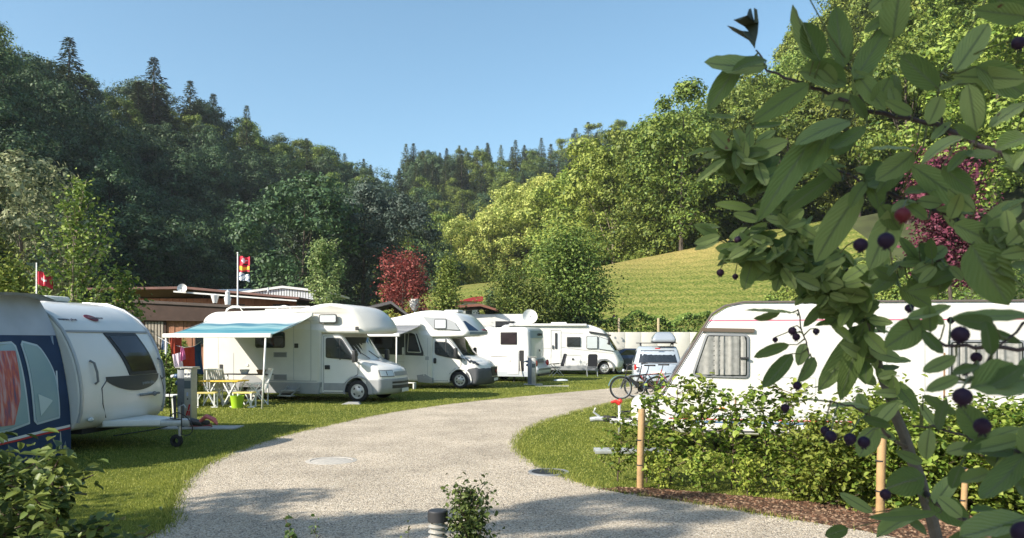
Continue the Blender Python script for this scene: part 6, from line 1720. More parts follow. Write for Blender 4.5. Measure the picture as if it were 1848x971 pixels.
MB_ = MB().lathe([(.001, 0), (.12, 0), (.16, .28), (.165, .29), (.15, .29), (.11, .02), (.001, .02)], 20).build("green_bucket", mat("lime_plastic", (.35, .55, .03), .4)); MB_.location = (xx, yy, 0.0); MB_.scale = (1.2, 1.2, 1.2)
tag(MB_, "lime green bucket standing under the right bench stool", "bucket")
wb = empty("camping_table", (at(298, 19.2), 19.2, 0), 0, "low white folding table just right of the left caravan's nose", "table")
MB().box(-.3, .3, -.25, .25, .52, .55).build("tabletop", WF, wb); 
for sx, sy in ((-.26, -.2), (.26, -.2), (-.26, .2), (.26, .2)): MB().bar((sx, sy, .52), (sx * 1.15, sy, 0), .03).build("leg", WF, wb)
# table-top things on a second dark shelf along the motorhome wall
sh = empty("camping_shelf", (at(447, 23.4), 23.4, 0), R(-14), "dark-topped camping shelf against the first motorhome's side wall", "shelf")
MB().box(-.75, .75, -.2, .2, .86, .89).build("top", DARKP, sh)
for sx in (-.68, .68): MB().bar((sx, 0, .86), (sx, 0, 0), .03).build("leg", WF, sh)
for i, (dx, m_, nm, lb) in enumerate([(-.1, WPLAST, "washing_bowl", "white washing bowl on the dark camping shelf"), (.45, mat("brown_pot", (.25, .14, .07), .6), "cooking_pot", "brown pot at the right end of the dark camping shelf")]):
    o = MB().lathe([(.001, 0), (.10, 0), (.15, .12), (.14, .125), (.09, .02), (.001, .02)], 18).build(nm, m_); tag(o, lb, nm.split('_')[1]); o.location = (at(447, 23.4) + dx, 23.4 - dx * .24, .892)
# towels and clothes
def cloth(pts, m, name, label, cat, seed=0, th_=.012):
    """pts: 4 corners (TL,TR,BR,BL) in world; wavy cloth hanging between them"""
    a, b, c, d = [Vector(p) for p in pts]; nx, nz = 16, 14; vs = []; fs = []
    n = (b - a).cross(d - a).normalized()
    for s_ in (0, 1):
        for j in range(nz + 1):
            for i in range(nx + 1):
                s = i / nx; t = j / nz; p = (a.lerp(b, s)).lerp(d.lerp(c, s), t)
                vs.append(p + n * (.03 * math.sin(s * 11 + seed) * (.3 + .7 * t) + .012 * math.sin(s * 23 + t * 5)) - n * th_ * s_)
    M0 = (nx + 1) * (nz + 1)
    for j in range(nz):
        for i in range(nx):
            q = j * (nx + 1) + i; fs.append((q, q + 1, q + nx + 2, q + nx + 1)); fs.append((M0 + q, M0 + q + nx + 1, M0 + q + nx + 2, M0 + q + 1))
    o = MB().add(vs, fs, 0, True).build(name, m, recalc=False); return tag(o, label, cat)
Yt = 22.0
tw = lambda px, py, Y_=Yt: tuple(PX(px, py, Y_))
cloth([tw(306, 609), tw(327, 609, 22.2), tw(328, 640, 22.2), tw(310, 641)], mat("rust_towel", (.42, .06, .03), .95, var=.2), "towel", "rust-red towel hanging at the left end of the awning", "towel", 1)
cloth([tw(331, 628), tw(350, 626, 22.3), tw(353, 664, 22.3), tw(331, 665)], mat("red_towel", (.48, .05, .025), .95, var=.2), "towel", "bright red towel hanging left of the blue towel", "towel", 2)
cloth([tw(348, 626, 22.4), tw(361, 618, 22.8), tw(368, 676, 22.8), tw(354, 674, 22.4)], mat("blue_towel", (.02, .07, .20), .95, var=.3), "towel", "long dark blue towel hanging at the right end of the washing line", "towel", 3)
cloth([tw(311, 640, 21.95), tw(326, 636, 21.95), tw(331, 665, 21.95), tw(316, 662, 21.95)], mat("lilac_towel", (.62, .52, .60), .95), "towel", "pale lilac towel below the rust-red towel", "towel", 4)
cloth([tw(326, 625, 21.9), tw(333, 629, 21.9), tw(335, 648, 21.9), tw(327, 652, 21.9)], mat("pink_cloth", (.70, .20, .42), .95, var=.4, vscale=30), "towel", "small pink patterned cloth between the two red towels", "cloth", 5)
cloth([tw(292, 612, 22.6), tw(303, 612, 22.6), tw(304, 638, 22.6), tw(291, 637, 22.6)], mat("dark_clothes", (.03, .035, .07), .95, var=.5, vscale=12, col2=(.15, .22, .35)), "clothes", "dark clothes hanging behind the awning's left leg", "clothes", 6)
ln = MB().tube([tw(285, 608, 22.4), tw(310, 622, 22.1), tw(333, 627, 22.1), tw(350, 625, 22.3), tw(362, 617, 22.8)], .006, 5)
tag(ln.build("washing_line", WPLAST), "thin white washing line carrying the towels", "line")
MB_ = MB().bar(tw(326, 665.5, 21.9), tw(361, 665, 22.5), .03, .03).build("airer_rail", WPLAST); tag(MB_, "thin white rail below the red towel", "rail")
# plastic step stool in front of motorhome 2
xx, yy = GP(738, 702)
ss = empty("step_stool", (xx, yy, 0), R(-10), "small white plastic step stool on the grass before the second motorhome", "stool")
MB().box(-.26, .26, -.16, .16, .22, .26).build("top", WPLAST, ss, bevel=.01)
for sx in (-.25, .20): MB().box(sx, sx + .05, -.15, .15, 0, .22).build("leg", WPLAST, ss, bevel=.006)
MB().box(-.2, .2, .10, .13, .08, .12).build("stretcher", GREYP, ss)
# levelling wedge
xx, yy = GP(634, 729.5); o = MB().prism([(-.3, 0), (.28, 0), (.22, .07), (-.1, .07)], -.1, .1, 'y').build("wheel_wedge", mat("wedge_grey", (.40, .40, .40), .7)); o.location = (xx, yy, 0); tag(o, "grey levelling wedge in front of the first motorhome's front wheel", "wedge")
# camping chairs by motorhome 4
def camp_chair(x, y, rz, label, back=True):
    t = empty("camping_chair", (x, y, 0), rz, label, "chair", "black camping chairs by the far motorhome")
    fab = mat("black_mesh", (.03, .03, .04), .8)
    MB().box(-.24, .24, -.24, .22, .43, .46).build("seat", fab, t, bevel=.01)
    MB().prism(fillet([(-.25, .44, .05), (.25, .44, .05), (.25, 1.12, .12), (-.25, 1.12, .12)]), 0, .03, 'y', 0, Matrix.Translation((0, .22, .1)) @ Matrix.Rotation(R(-16), 4, 'X')).build("backrest", fab, t)
    for sx in (-.27, .27):
        MB().bar((sx, -.28, 0), (sx, .22, .5), .028).build("leg", STEEL, t); MB().bar((sx, .36, 0), (sx, -.2, .62), .028).build("leg", STEEL, t)
        MB().bar((sx, -.25, .63), (sx, .28, .66), .04, .03).build("armrest", fab, t)
    return t
x, y = GP(1003, 678.5); camp_chair(x, y, R(-75), "black camping chair seen from the side, beside the far motorhome's door")
x, y = GP(1068, 679); camp_chair(x, y, R(180), "black camping chair seen from behind, by the far motorhome's front wheel")
x, y = GP(982, 677); tt = empty("camping_table", (x, y + .3, 0), 0, "small grey camping table left of the side-on black chair", "table")
MB().box(-.35, .35, -.25, .25, .56, .59).build("tabletop", GREYP, tt)
for sx in (-.3, .3): MB().bar((sx, -.2, .56), (sx * .4, .2, 0), .025).build("leg", STEEL, tt); MB().bar((sx * .4, -.2, .56), (sx, .2, 0), .025).build("leg", STEEL, tt)

# ------------------------------------------------------------------ bicycles
def bicycle(x, y, rz, label, frame_m, s=1.08, guard=None):
    t = empty("bicycle", (x, y, 0), rz, label, "bicycle", "bicycles parked beside the right caravan"); t.scale = (s, s, s)
    r = .345; WB = 1.08
    for cx_ in (WB, 0):
        M = Matrix.Translation((cx_, 0, r)) @ Matrix.Rotation(R(90), 4, 'X')
        w_ = MB().lathe([(r - .045, -.02), (r - .01, -.024), (r, 0), (r - .01, .024), (r - .045, .02), (r - .045, -.02)], 40, 0, M).build("wheel", RUBBER, t)
        rm = MB().lathe([(r - .045, -.012), (r - .065, -.010), (r - .065, .010), (r - .045, .012)], 40, 0, M)
        for k in range(18):
            a = k * 2 * math.pi / 18; rm.bar((cx_, 0, r), (cx_ + (r - .05) * math.cos(a), 0, r + (r - .05) * math.sin(a)), .004)
        rm.tube([(cx_, -.05, r), (cx_, .05, r)], .028, 10); rm.build("rim", STEEL, w_)
        g = MB(); pts = arch(cx_, r + .03, r, 14, 170, 10 if cx_ else 0)
        for a_, b_ in zip(pts[:-1], pts[1:]): g.bar((a_[0], 0, a_[1]), (b_[0], 0, b_[1]), .05, .008)
        g.build("mudguard", guard or mat("blue_mudguard", (.12, .25, .38), .3), t)
    bb = Vector((.46, 0, .30)); st = Vector((.26, 0, .86)); hd = Vector((.90, 0, .86)); hl = Vector((.94, 0, .68)); fa = Vector((WB, 0, r)); ra = Vector((0, 0, r))
    f = MB().tube([bb, hl], .032, 8).tube([bb, st], .018, 8).tube([st - Vector((-.03, 0, .12)), hl], .02, 8)
    for yy_ in (-.05, .05): f.tube([bb + Vector((0, yy_, 0)), ra + Vector((0, yy_, 0))], .012, 6).tube([st - Vector((0, -yy_, .1)), ra + Vector((0, yy_, 0))], .010, 6)
    fr_ = f.build("frame", frame_m, t)
    MB().bar(bb + Vector((.08, 0, .10)), hl - Vector((.10, 0, .04)), .075, .09).build("battery", DARKP, fr_)
    fk = MB()
    for yy_ in (-.055, .055): fk.tube([hl + Vector((0, yy_, 0)), fa + Vector((0, yy_, 0))], .018, 6)
    fk.tube([hl, hd + Vector((-.02, 0, .12))], .02, 8); fk.build("fork", DARKP, t)
    top = hd + Vector((-.03, 0, .14)); h = MB().tube([top + Vector((-.14, -.32, .06)), top + Vector((0, -.18, .04)), top, top + Vector((0, .18, .04)), top + Vector((-.14, .32, .06))], .014, 8)
    h.build("handlebar", DARKP, t)
    MB().ico(hd + Vector((.10, 0, .0)), .045).build("headlight", LAMPG, t)
    sdl = MB().tube([st, st + Vector((-.03, 0, .12))], .014, 8); sdl.prism([(-.17, .09), (-.12, .12), (.0, .05), (.14, .025), (.16, 0), (.14, -.025), (0, -.05), (-.12, -.12), (-.17, -.09)], .985, 1.03, 'z', 0, Matrix.Translation((.22, 0, 0))); sdl.build("saddle", DARKP, t)
    rk = MB().bar((-.18, -.06, .74), (.22, -.06, .74), .012).bar((-.18, .06, .74), (.22, .06, .74), .012).bar((-.18, -.06, .74), (-.18, .06, .74), .012).bar((-.05, -.06, .74), (0, -.05, r), .012).bar((-.05, .06, .74), (0, .05, r), .012); rk.build("luggage_rack", DARKP, t)
    cr = MB(); M = Matrix.Translation((bb.x, -.07, bb.z)) @ Matrix.Rotation(R(90), 4, 'X'); cr.lathe([(.001, 0), (.09, 0), (.095, .006), (.001, .008)], 20, 0, M)
    cr.bar((bb.x, -.09, bb.z), (bb.x + .12, -.09, bb.z - .12), .022); cr.bar((bb.x, .09, bb.z), (bb.x - .12, .09, bb.z + .12), .022); cr.bar((bb.x + .07, -.15, bb.z - .12), (bb.x + .16, -.10, bb.z - .12), .05, .02); cr.build("crank", DARKP, t)
    MB().bar((.10, .05, .3), (.02, .20, 0), .016).build("kickstand", DARKP, t)
    return t
xa, ya = GP(1117, 720)
bicycle(xa + 1.10 * 1.08, ya - .12, R(180 + 6), "dark bicycle with blue mudguards parked nearest the gravel, front wheel to the left", mat("dark_frame", (.04, .04, .05), .35))
bicycle(xa + 1.65 * 1.08, ya + .55, R(180 - 4), "bicycle with red front frame standing just behind the first bicycle", mat("red_frame", (.35, .04, .04), .35))

# ------------------------------------------------------------------ estate car with roof box
car = empty("estate_car", (at(1186, 30.6), 30.6, 0), R(82), "pale silver estate car seen from behind with a roof rack, parked by the bicycles", "car")
hwc = .93
PC = fillet([(-.62, .30, .08), (-.72, .55, .1), (-.66, .92, .06), (-.55, 1.0, .05), (-.30, 1.52, .12), (-.02, 1.66, .25), (1.6, 1.66, .3), (2.5, 1.18, .2), (3.4, 1.02, .3), (3.75, .75, .2), (3.75, .35, .1), (3.42, .25)] + arch(3.0, .36, .31, 10, -8, 188)[0:] + [(2.58, .22), (.62, .22)] + arch(.25, .36, .31, 10, -8, 188) + [(-.15, .26)])
def fnc(x, y, z):
    k = 1 - .20 * min(max((z - .95) / .7, 0), 1) ; s = min(abs(y) / hwc, 1); r_ = min(max((.0 - x) / .7, 0), 1)
    return (x + .20 * s ** 3 * r_, y * k, z)
body = prof_solid(MB(), PC, 2 * hwc, .07, fnc).build("body", mat('silver_blue_paint', (.46, .52, .57), .25, .25, coat=.5), car)
rw = patch(MB(), [(-.29, 1.50), (-.55, 1.02)][::-1][::-1], -.76, .76, off=-.012, fn=fnc, th=-.02).build("rear_window", GLASS, body)
MB().box(-.60, -.585, -.74, .74, 1.02, 1.04).build("window_trim", SEAM, body)
for sg_ in (-1, 1):
    MB().box(-.70, -.62, sg_ * .86 - .06, sg_ * .86 + .05, .74, .96).build("tail_light", REDL, body, bevel=.02)
    for x0, x1 in ((-.12, .5), (.58, 1.45)):
        PW = [(x0, 1.02), (x1, 1.02), (x1 - .02, 1.50), (x0 + .04, 1.50)]
        mb = MB(); q = [fnc(a_, sg_ * (hwc + .004), b_) for a_, b_ in PW]; q2 = [(v[0], v[1] + sg_ * .012, v[2]) for v in q]
        mb.add(q + q2, [(0, 1, 2, 3), (7, 6, 5, 4), (0, 4, 5, 1), (1, 5, 6, 2), (2, 6, 7, 3), (3, 7, 4, 0)]); mb.build("side_window", GLASS, body)
    MB().tube([(.05, sg_ * .62, 1.66), (.15, sg_ * .63, 1.73), (1.5, sg_ * .63, 1.74), (1.6, sg_ * .62, 1.68)], .018, 6).build("roof_rail", DARKP, body)
MB().box(-.735, -.72, -.26, .26, .60, .71).build("number_plate", WPLAST, body)
MB().box(-.76, -.60, -.90, .90, .32, .56).build("bumper", MATS["silver_blue_paint"], body, bevel=.05)
MB().box(-.46, -.44, -.10, .10, 1.56, 1.60).build("brake_light", REDL, body)
for yy_, o_ in ((-.80, -1), (.80, 1)):
    wheel(car, .25, yy_, .32, .2, o_); wheel(car, 3.0, yy_, .32, .2, o_)
cb = MB()
for x0 in (.30, 1.15): cb.box(x0, x0 + .06, -.80, .80, 1.77, 1.80); cb.box(x0, x0 + .06, -.66, -.60, 1.73, 1.78); cb.box(x0, x0 + .06, .60, .66, 1.73, 1.78)
cb.build("roof_rack", DARKP, car)
rb = empty("roof_box", (0, 0, 0), 0, "silver grey roof box on the estate car's rack", "roof box"); rb.location = car.matrix_basis @ Vector((0, 0, 0)) if False else (car.location.x, car.location.y, 0); rb.rotation_euler = car.rotation_euler
PBX = fillet([(-.35, 1.81, .05), (1.75, 1.81, .1), (1.80, 1.90, .08), (1.55, 2.12, .2), (.6, 2.24, .4), (-.10, 2.22, .25), (-.38, 1.95, .08)])
def fnb(x, y, z): return (x, y * (1 - .35 * min(max((z - 1.92) / .3, 0), 1) ** 1.5) - .26, z)
prof_solid(MB(), PBX, .90, .09, fnb).build("lid", mat("silver_box", (.34, .38, .43), .3, .2, coat=.4), rb)
MB().box(-.36, 1.76, -.70, .18, 1.805, 1.85).build("base", DARKP, rb, bevel=.01)
car2 = empty("parked_car", (at(1152, 44), 44.5, 0), R(190), "dark car just showing between the far motorhome and the estate car", "car")
PD = fillet([(-2.0, .3, .1), (-2.05, .8, .15), (-1.2, .95, .1), (-.5, 1.42, .2), (1.0, 1.44, .2), (1.7, 1.0, .2), (2.0, .85, .1), (2.05, .35, .1), (1.72, .25)] + arch(1.3, .36, .31, 8, -8, 188) + [(.9, .22), (-.9, .22)] + arch(-1.3, .36, .31, 8, -8, 188) + [(-1.75, .25)])
b2 = prof_solid(MB(), PD, 1.7, .08, lambda x, y, z: (x, y * (1 - .18 * min(max((z - .9) / .5, 0), 1)), z)).build("body", mat("dark_blue_paint", (.02, .03, .06), .25, coat=.6), car2)
for sg_ in (-1, 1):
    MB().prism([(-1.0, .98), (-.48, 1.34), (.9, 1.36), (1.4, 1.0)], sg_ * .80, sg_ * .78, 'y').build("side_window", GLASS, b2)
    wheel(car2, 1.3, sg_ * .75, .31, .18, sg_); wheel(car2, -1.3, sg_ * .75, .31, .18, sg_)

# ------------------------------------------------------------------ road fittings
x, y = GP(598, 832); mc = MB().lathe([(.001, .003), (.29, .003), (.30, .001), (.315, .0)], 40).lathe([(.322, .0), (.326, .007), (.385, .006), (.40, 0)], 40)
o = mc.build("manhole_cover", mat("pale_cast", (.50, .47, .42), .85, var=.35, vscale=14, bump=.3, bscale=60)); o.location = (x, y, .006); tag(o, "round pale manhole cover set in the gravel road", "manhole cover")
x, y = GP(990, 854); dg = empty("drain_grate", (x, y, .006), R(8), "round metal drain grate at the right edge of the gravel road", "drain")
MB().lathe([(.24, 0), (.245, .02), (.29, .02), (.295, 0)], 36).build("frame", GREYP, dg)
b = MB()
for k in range(11):
    yk = -.2 + k * .04; w = math.sqrt(max(.235 ** 2 - yk ** 2, 0)); b.box(-w, w, yk - .010, yk + .010, .004, .016)
b.box(-.01, .01, -.23, .23, .003, .017); b.build("bars", DARKP, dg); MB().lathe([(.001, .002), (.24, .002)], 30).build("pit", BLACKM, dg)
Yb = 4.9; bx = at(790, Yb)
bl = empty("bollard_lamp", (bx, Yb, .055), 0, "low bollard lamp with dark cap and ribbed silver louvres at the lower edge", "bollard lamp")
MB().tube([(0, 0, 0), (0, 0, .42)], .060, 24).build("post", ALU, bl)
MB().lathe([(.001, .70), (.058, .70), (.064, .705), (.064, .765), (.058, .772), (.001, .775)], 32).build("cap", DARKP, bl)
lv = MB()
for k in range(8): z = .43 + k * .034; lv.lathe([(.040, z + .012), (.060, z), (.062, z + .004), (.042, z + .020)], 32)
lv.build("louvre", ALU, bl); MB().tube([(0, 0, .42), (0, 0, .70)], .034, 20).build("diffuser", mat("frosted", (.7, .72, .7), .3), bl)
PINE = mat("pine_stake", (.44, .28, .13), .75, var=.3, vscale=7, bump=.2)
def stake(px, py_base, top_z, label, rz=0, w=.045):
    x, y = GP(px, py_base); o = MB().tube([(0, 0, -.1), (.01, 0, top_z * .5), (.025, 0, top_z - .01), (.025, 0, top_z)], [w, w, w, w * .85], 12)
    for z in (.30, .62): o.tube([(0, 0, z), (0, 0, z + .012)], w * 1.06, 12, 1)
    o = o.build("wooden_stake", [PINE, DARKP]); o.location = (x, y, 0); tag(o, label, "stake", None); return o
stake(1155, 882, 1.02, "round pale wooden stake at the left end of the young hedge")
stake(1588, 938, .95, "round pale wooden stake standing in the middle of the dense hedge")
stake(1738, 958, .62, "short pale wooden stake in the right part of the hedge", w=.03)
# bamboo canes carrying the hedge plants
for i, (px, Yc_, h_) in enumerate([(1326, 10.3, 1.15), (1540, 9.7, 1.0), (1703, 9.3, 1.75)]):
    o = MB().tube([(0, 0, 0), (.01, 0, h_)], .012, 6).build("cane", mat("cane", (.20, .11, .06), .8)); o.location = (at(px, Yc_), Yc_, 0)
    tag(o, ["thin cane in the open left part of the hedge", "thin cane between the two pale stakes of the hedge", "tall reddish cane in front of the right caravan's rear window"][i], "cane")

# ------------------------------------------------------------------ the young hornbeam hedge
HG = "young hornbeams planted in a row before the right caravan"
protoA = [sweep_plant(200 + i, 1.25, .48, 26, 480, .085, L_HORN, TWIG, t0=.12, up=.35, spread=.07, tr=.014, shape=.5, flatn=.9) for i in range(3)]
protoB = [sweep_plant(210 + i, 1.10, .62, 46, 2900, .078, L_HORN, TWIG, t0=.02, up=.4, spread=.22, tr=.016, shape=.35, flatn=.8) for i in range(4)]
def hzone(x, y):
    px = 924 + x / y * FPX
    return [t for l, t in ((1430, 'below the right edge of the curtained window'), (1500, 'under the hanging berry twig'), (1560, 'just left of the second pale stake'), (1640, 'around the second pale stake'), (1700, 'behind the serviceberry trunk'), (1780, 'just right of the serviceberry trunk'), (1848, 'at the right edge of the photo'), (99999, 'beyond the right edge of the photo')) if px < l][0]
base_line = [(1.35, 10.5), (8.2, 7.9)]
tt = 0
for i in range(16):
    t = (i + .2) / 16; x = base_line[0][0] + (base_line[1][0] - base_line[0][0]) * t; y = base_line[0][1] + (base_line[1][1] - base_line[0][1]) * t
    thin = i < 7
    if thin: x = 1.45 + i * .34; y = 10.45 - i * .13
    pr = (protoA if thin else protoB)[i % (3 if thin else 4)]
    s = [.70, .88, 1.08, 1.08, .98, 1.0, 1.05][i] if thin else (.92 + .09 * math.sin(i * 2.1))
    if not thin and i < 9: s *= 1.06
    plant("hornbeam", "shrub", x, y, pr, ["shortest thin hornbeam sapling, left end of the hedge before the bicycles", "thin hornbeam sapling standing right beside the left pale stake", "thin hornbeam sapling before the sloping front edge of the right caravan", "thin hornbeam sapling below the left half of the caravan's curtained window", "thin hornbeam sapling below the right half of the caravan's curtained window", "thin hornbeam sapling right below the window's right edge", "thin hornbeam sapling where the open hedge meets the dense part"][i] if thin else "dense back-row hornbeam " + hzone(x, y), HG, s=s, rz=i * 1.3, parts=("foliage", "stem"))
for i in range(7):
    x = 3.75 + i * .8; y = 9.5 - i * .34
    plant("hornbeam", "shrub", x - .1, y - .45, protoB[(i + 1) % 4], "dense front-row hornbeam " + hzone(x - .1, y - .45), HG, s=.84, rz=i * 2.0 + .5, parts=("foliage", "stem"))
for i in range(5):
    x = 1.9 + i * .5; plant("ground_shoot", "plant", x, 9.95 - i * .2, sweep_plant(230 + i, .42, .30, 14, 420, .055, L_HORN, TWIG, t0=.05, up=.6, spread=.22, tr=.008), ["low leafy shoot in the mulch just right of the left pale stake", "second low leafy shoot right of the left pale stake", "low leafy shoot in the mulch below the curtained window", "low leafy shoot in the mulch below the hanging berries", "low leafy shoot in the mulch near the second stake"][i], "low leafy shoots under the hedge", parts=("foliage", "stem"))

# ------------------------------------------------------------------ shrubs at the lower left, plants at the lower edge
SH = [(-60, 3.5, 1.38, 900), (15, 3.9, 1.30, 750), (112, 3.6, 1.36, 1000), (185, 3.7, .93, 560), (60, 3.4, .90, 500)]
lab = ["dark leafy hornbeam shoot cut by the left edge of the photo", "dark leafy hornbeam shoot between the edge and the tallest one at lower left", "tallest dark hornbeam shoot at the lower left before the awning tent", "low dark shoot reaching right over the lawn at lower left", "low leafy shoot in front of the dark hornbeams at lower left"]
for i, (px, Y_, h_, n_) in enumerate(SH):
    plant("hornbeam_shoot", "shrub", at(px, Y_), Y_, sweep_plant(300 + i, h_, .30 if i != 3 else .5, 24, n_, .068, L_NEAR, TWIG, t0=.15, up=.35, spread=.15, tr=.02, shape=.4, flatn=1.0, aspect=.5), lab[i], parts=("foliage", "stem"))
plant("box_shrub", "shrub", at(838, 4.95), 4.95, sweep_plant(320, .92, .24, 40, 2600, .030, L_NEAR, TWIG, t0=.2, up=1.0, spread=.2, tr=.01, shape=.4), "small dark twiggy shrub right beside the bollard lamp", parts=("foliage", "stem"))
plant("low_plant", "plant", at(527, 5.2), 5.2, sweep_plant(321, .68, .14, 10, 70, .06, L_NEAR, TWIG, t0=.3, up=1.2, spread=.2, tr=.006), "leafy sprig at the lower edge of the photo, left of the bollard lamp", parts=("foliage", "stem"))
plant("low_plant", "plant", at(578, 5.2), 5.2, sweep_plant(322, .70, .08, 6, 40, .03, L_NEAR, TWIG, t0=.5, up=1.6, spread=.2, tr=.005), "tiny thin sprig at the lower edge, right of the leafy sprig", parts=("foliage", "stem"))
plant("low_plant", "plant", at(742, 5.1), 5.1, sweep_plant(323, .66, .08, 6, 50, .03, L_NEAR, TWIG, t0=.5, up=1.4, spread=.2, tr=.005), "tiny dark sprig just left of the bollard lamp", parts=("foliage", "stem"))
# ------------------------------------------------------------------ the serviceberry beside the camera
def W3(px, py, D): return np.array(PX(px, py, D))
BR = {   # polylines in photo coordinates with the distance from the camera
 'trunk': [(1705, 1010, 1.25, 13), (1690, 971, 1.24, 12.5), (1668, 890, 1.22, 12.5), (1640, 810, 1.20, 12), (1615, 745, 1.18, 11), (1592, 680, 1.17, 9), (1572, 615, 1.16, 8), (1556, 560, 1.15, 7.5), (1540, 510, 1.14, 6), (1500, 430, 1.12, 4)],
 'upper': [(1900, 325, .70, 7), (1848, 298, .72, 6.5), (1760, 258, .74, 6), (1700, 228, .76, 5.5), (1640, 214, .78, 5), (1560, 200, .80, 4.5), (1500, 170, .82, 4), (1440, 148, .83, 3.2), (1385, 128, .84, 2.5), (1366, 90, .85, 1.5)],
 'middle': [(1900, 480, .72, 6), (1848, 458, .74, 5.5), (1800, 430, .76, 5), (1720, 392, .80, 4.5), (1640, 362, .84, 4), (1560, 330, .88, 3.5), (1510, 305, .90, 2.5)],
 'left': [(1556, 575, 1.15, 5), (1510, 540, 1.14, 4.5), (1470, 505, 1.13, 4), (1420, 470, 1.12, 3.2), (1370, 448, 1.11, 2.6), (1330, 440, 1.10, 1.8)],
 'twigup': [(1480, 515, 1.13, 3), (1440, 430, 1.11, 2.6), (1400, 370, 1.10, 2.3), (1365, 320, 1.09, 2), (1340, 290, 1.08, 1.6), (1310, 262, 1.07, 1.2)],
 'twigmid': [(1540, 510, 1.14, 3.5), (1590, 490, 1.05, 3), (1640, 478, .95, 3), (1700, 470, .88, 2.5)],
 'horiz': [(1900, 634, .62, 5), (1848, 630, .63, 4.5), (1760, 626, .65, 4), (1700, 622, .67, 3.5), (1660, 604, .69, 2.2)],
 'lowtwig': [(1636, 808, 1.2, 5), (1600, 785, 1.05, 3.5), (1575, 755, .95, 2.6), (1545, 735, .85, 2), (1500, 725, .80, 1.5)],
 'lowright': [(1668, 890, 1.22, 6), (1720, 930, 1.0, 4), (1790, 955, .8, 3), (1850, 975, .7, 2.5)],
 'rightlow': [(1900, 850, .62, 5), (1830, 812, .68, 3.5), (1760, 795, .74, 3), (1690, 770, .80, 2.4), (1650, 770, .84, 1.8)],
 'up2': [(1700, 228, .76, 3), (1690, 180, .76, 2.2), (1700, 130, .76, 1.6)],
 'up3': [(1560, 200, .80, 3), (1545, 150, .80, 2.2), (1530, 110, .8, 1.5)],
 'dropberry': [(1440, 560, 1.1, 1.6), (1448, 600, 1.05, 1.3), (1462, 640, 1.0, 1.1)],
 'big': [(1900, 560, .56, 4), (1840, 590, .56, 3), (1790, 640, .55, 2.4), (1760, 680, .54, 1.8)],
}
tree = empty("serviceberry_tree", tuple(W3(1705, 1010, 1.25) * [1, 1, 0]), 0, "serviceberry tree with dark berries whose leafy branches hang in from the right foreground", "tree")
org = Vector(tree.location)
BARKS = mat("grey_smooth_bark", (.16, .145, .13), .8, var=.4, vscale=40, bump=.3, bscale=120)
samples = []
def dense(pl, n=14):
    out = []
    for a, b in zip(pl[:-1], pl[1:]):
        for k in range(n): out.append(tuple(a[i] + (b[i] - a[i]) * k / n for i in range(4)))
    out.append(pl[-1]); return out
for nm, pl in BR.items():
    d = dense(pl); samples += d
    pts = [Vector(W3(p[0], p[1], p[2])) - org for p in d[::4] + [d[-1]]]
    rr = [max(.0009, p[3] / FPX * p[2] * .85) for p in d[::4] + [d[-1]]]
    pts = [p + Vector((.0012 * math.sin(i * 1.7), 0, .0012 * math.cos(i * 2.3))) for i, p in enumerate(pts)]
    if nm == 'trunk':
        pts = [Vector((0.02, 0, -.15)), Vector((.0, 0, .5))] + pts; rr = [.022, .018] + rr
    MB().tube(pts, rr, 10, cap=True).build("trunk" if nm == 'trunk' else "branch", BARKS if nm in ('trunk',) else mat("dark_twig", (.055, .035, .035), .6, var=.3, vscale=60), tree)
S = np.array(samples)
def near(px, py):
    i = np.argmin((S[:, 0] - px) ** 2 + (S[:, 1] - py) ** 2); return S[i]
rng = np.random.default_rng(5)
LV = []   # (bx,by,tx,ty,w,tone)
z4 = lambda x, y: (1220 + x / 1.734, y / 1.734)
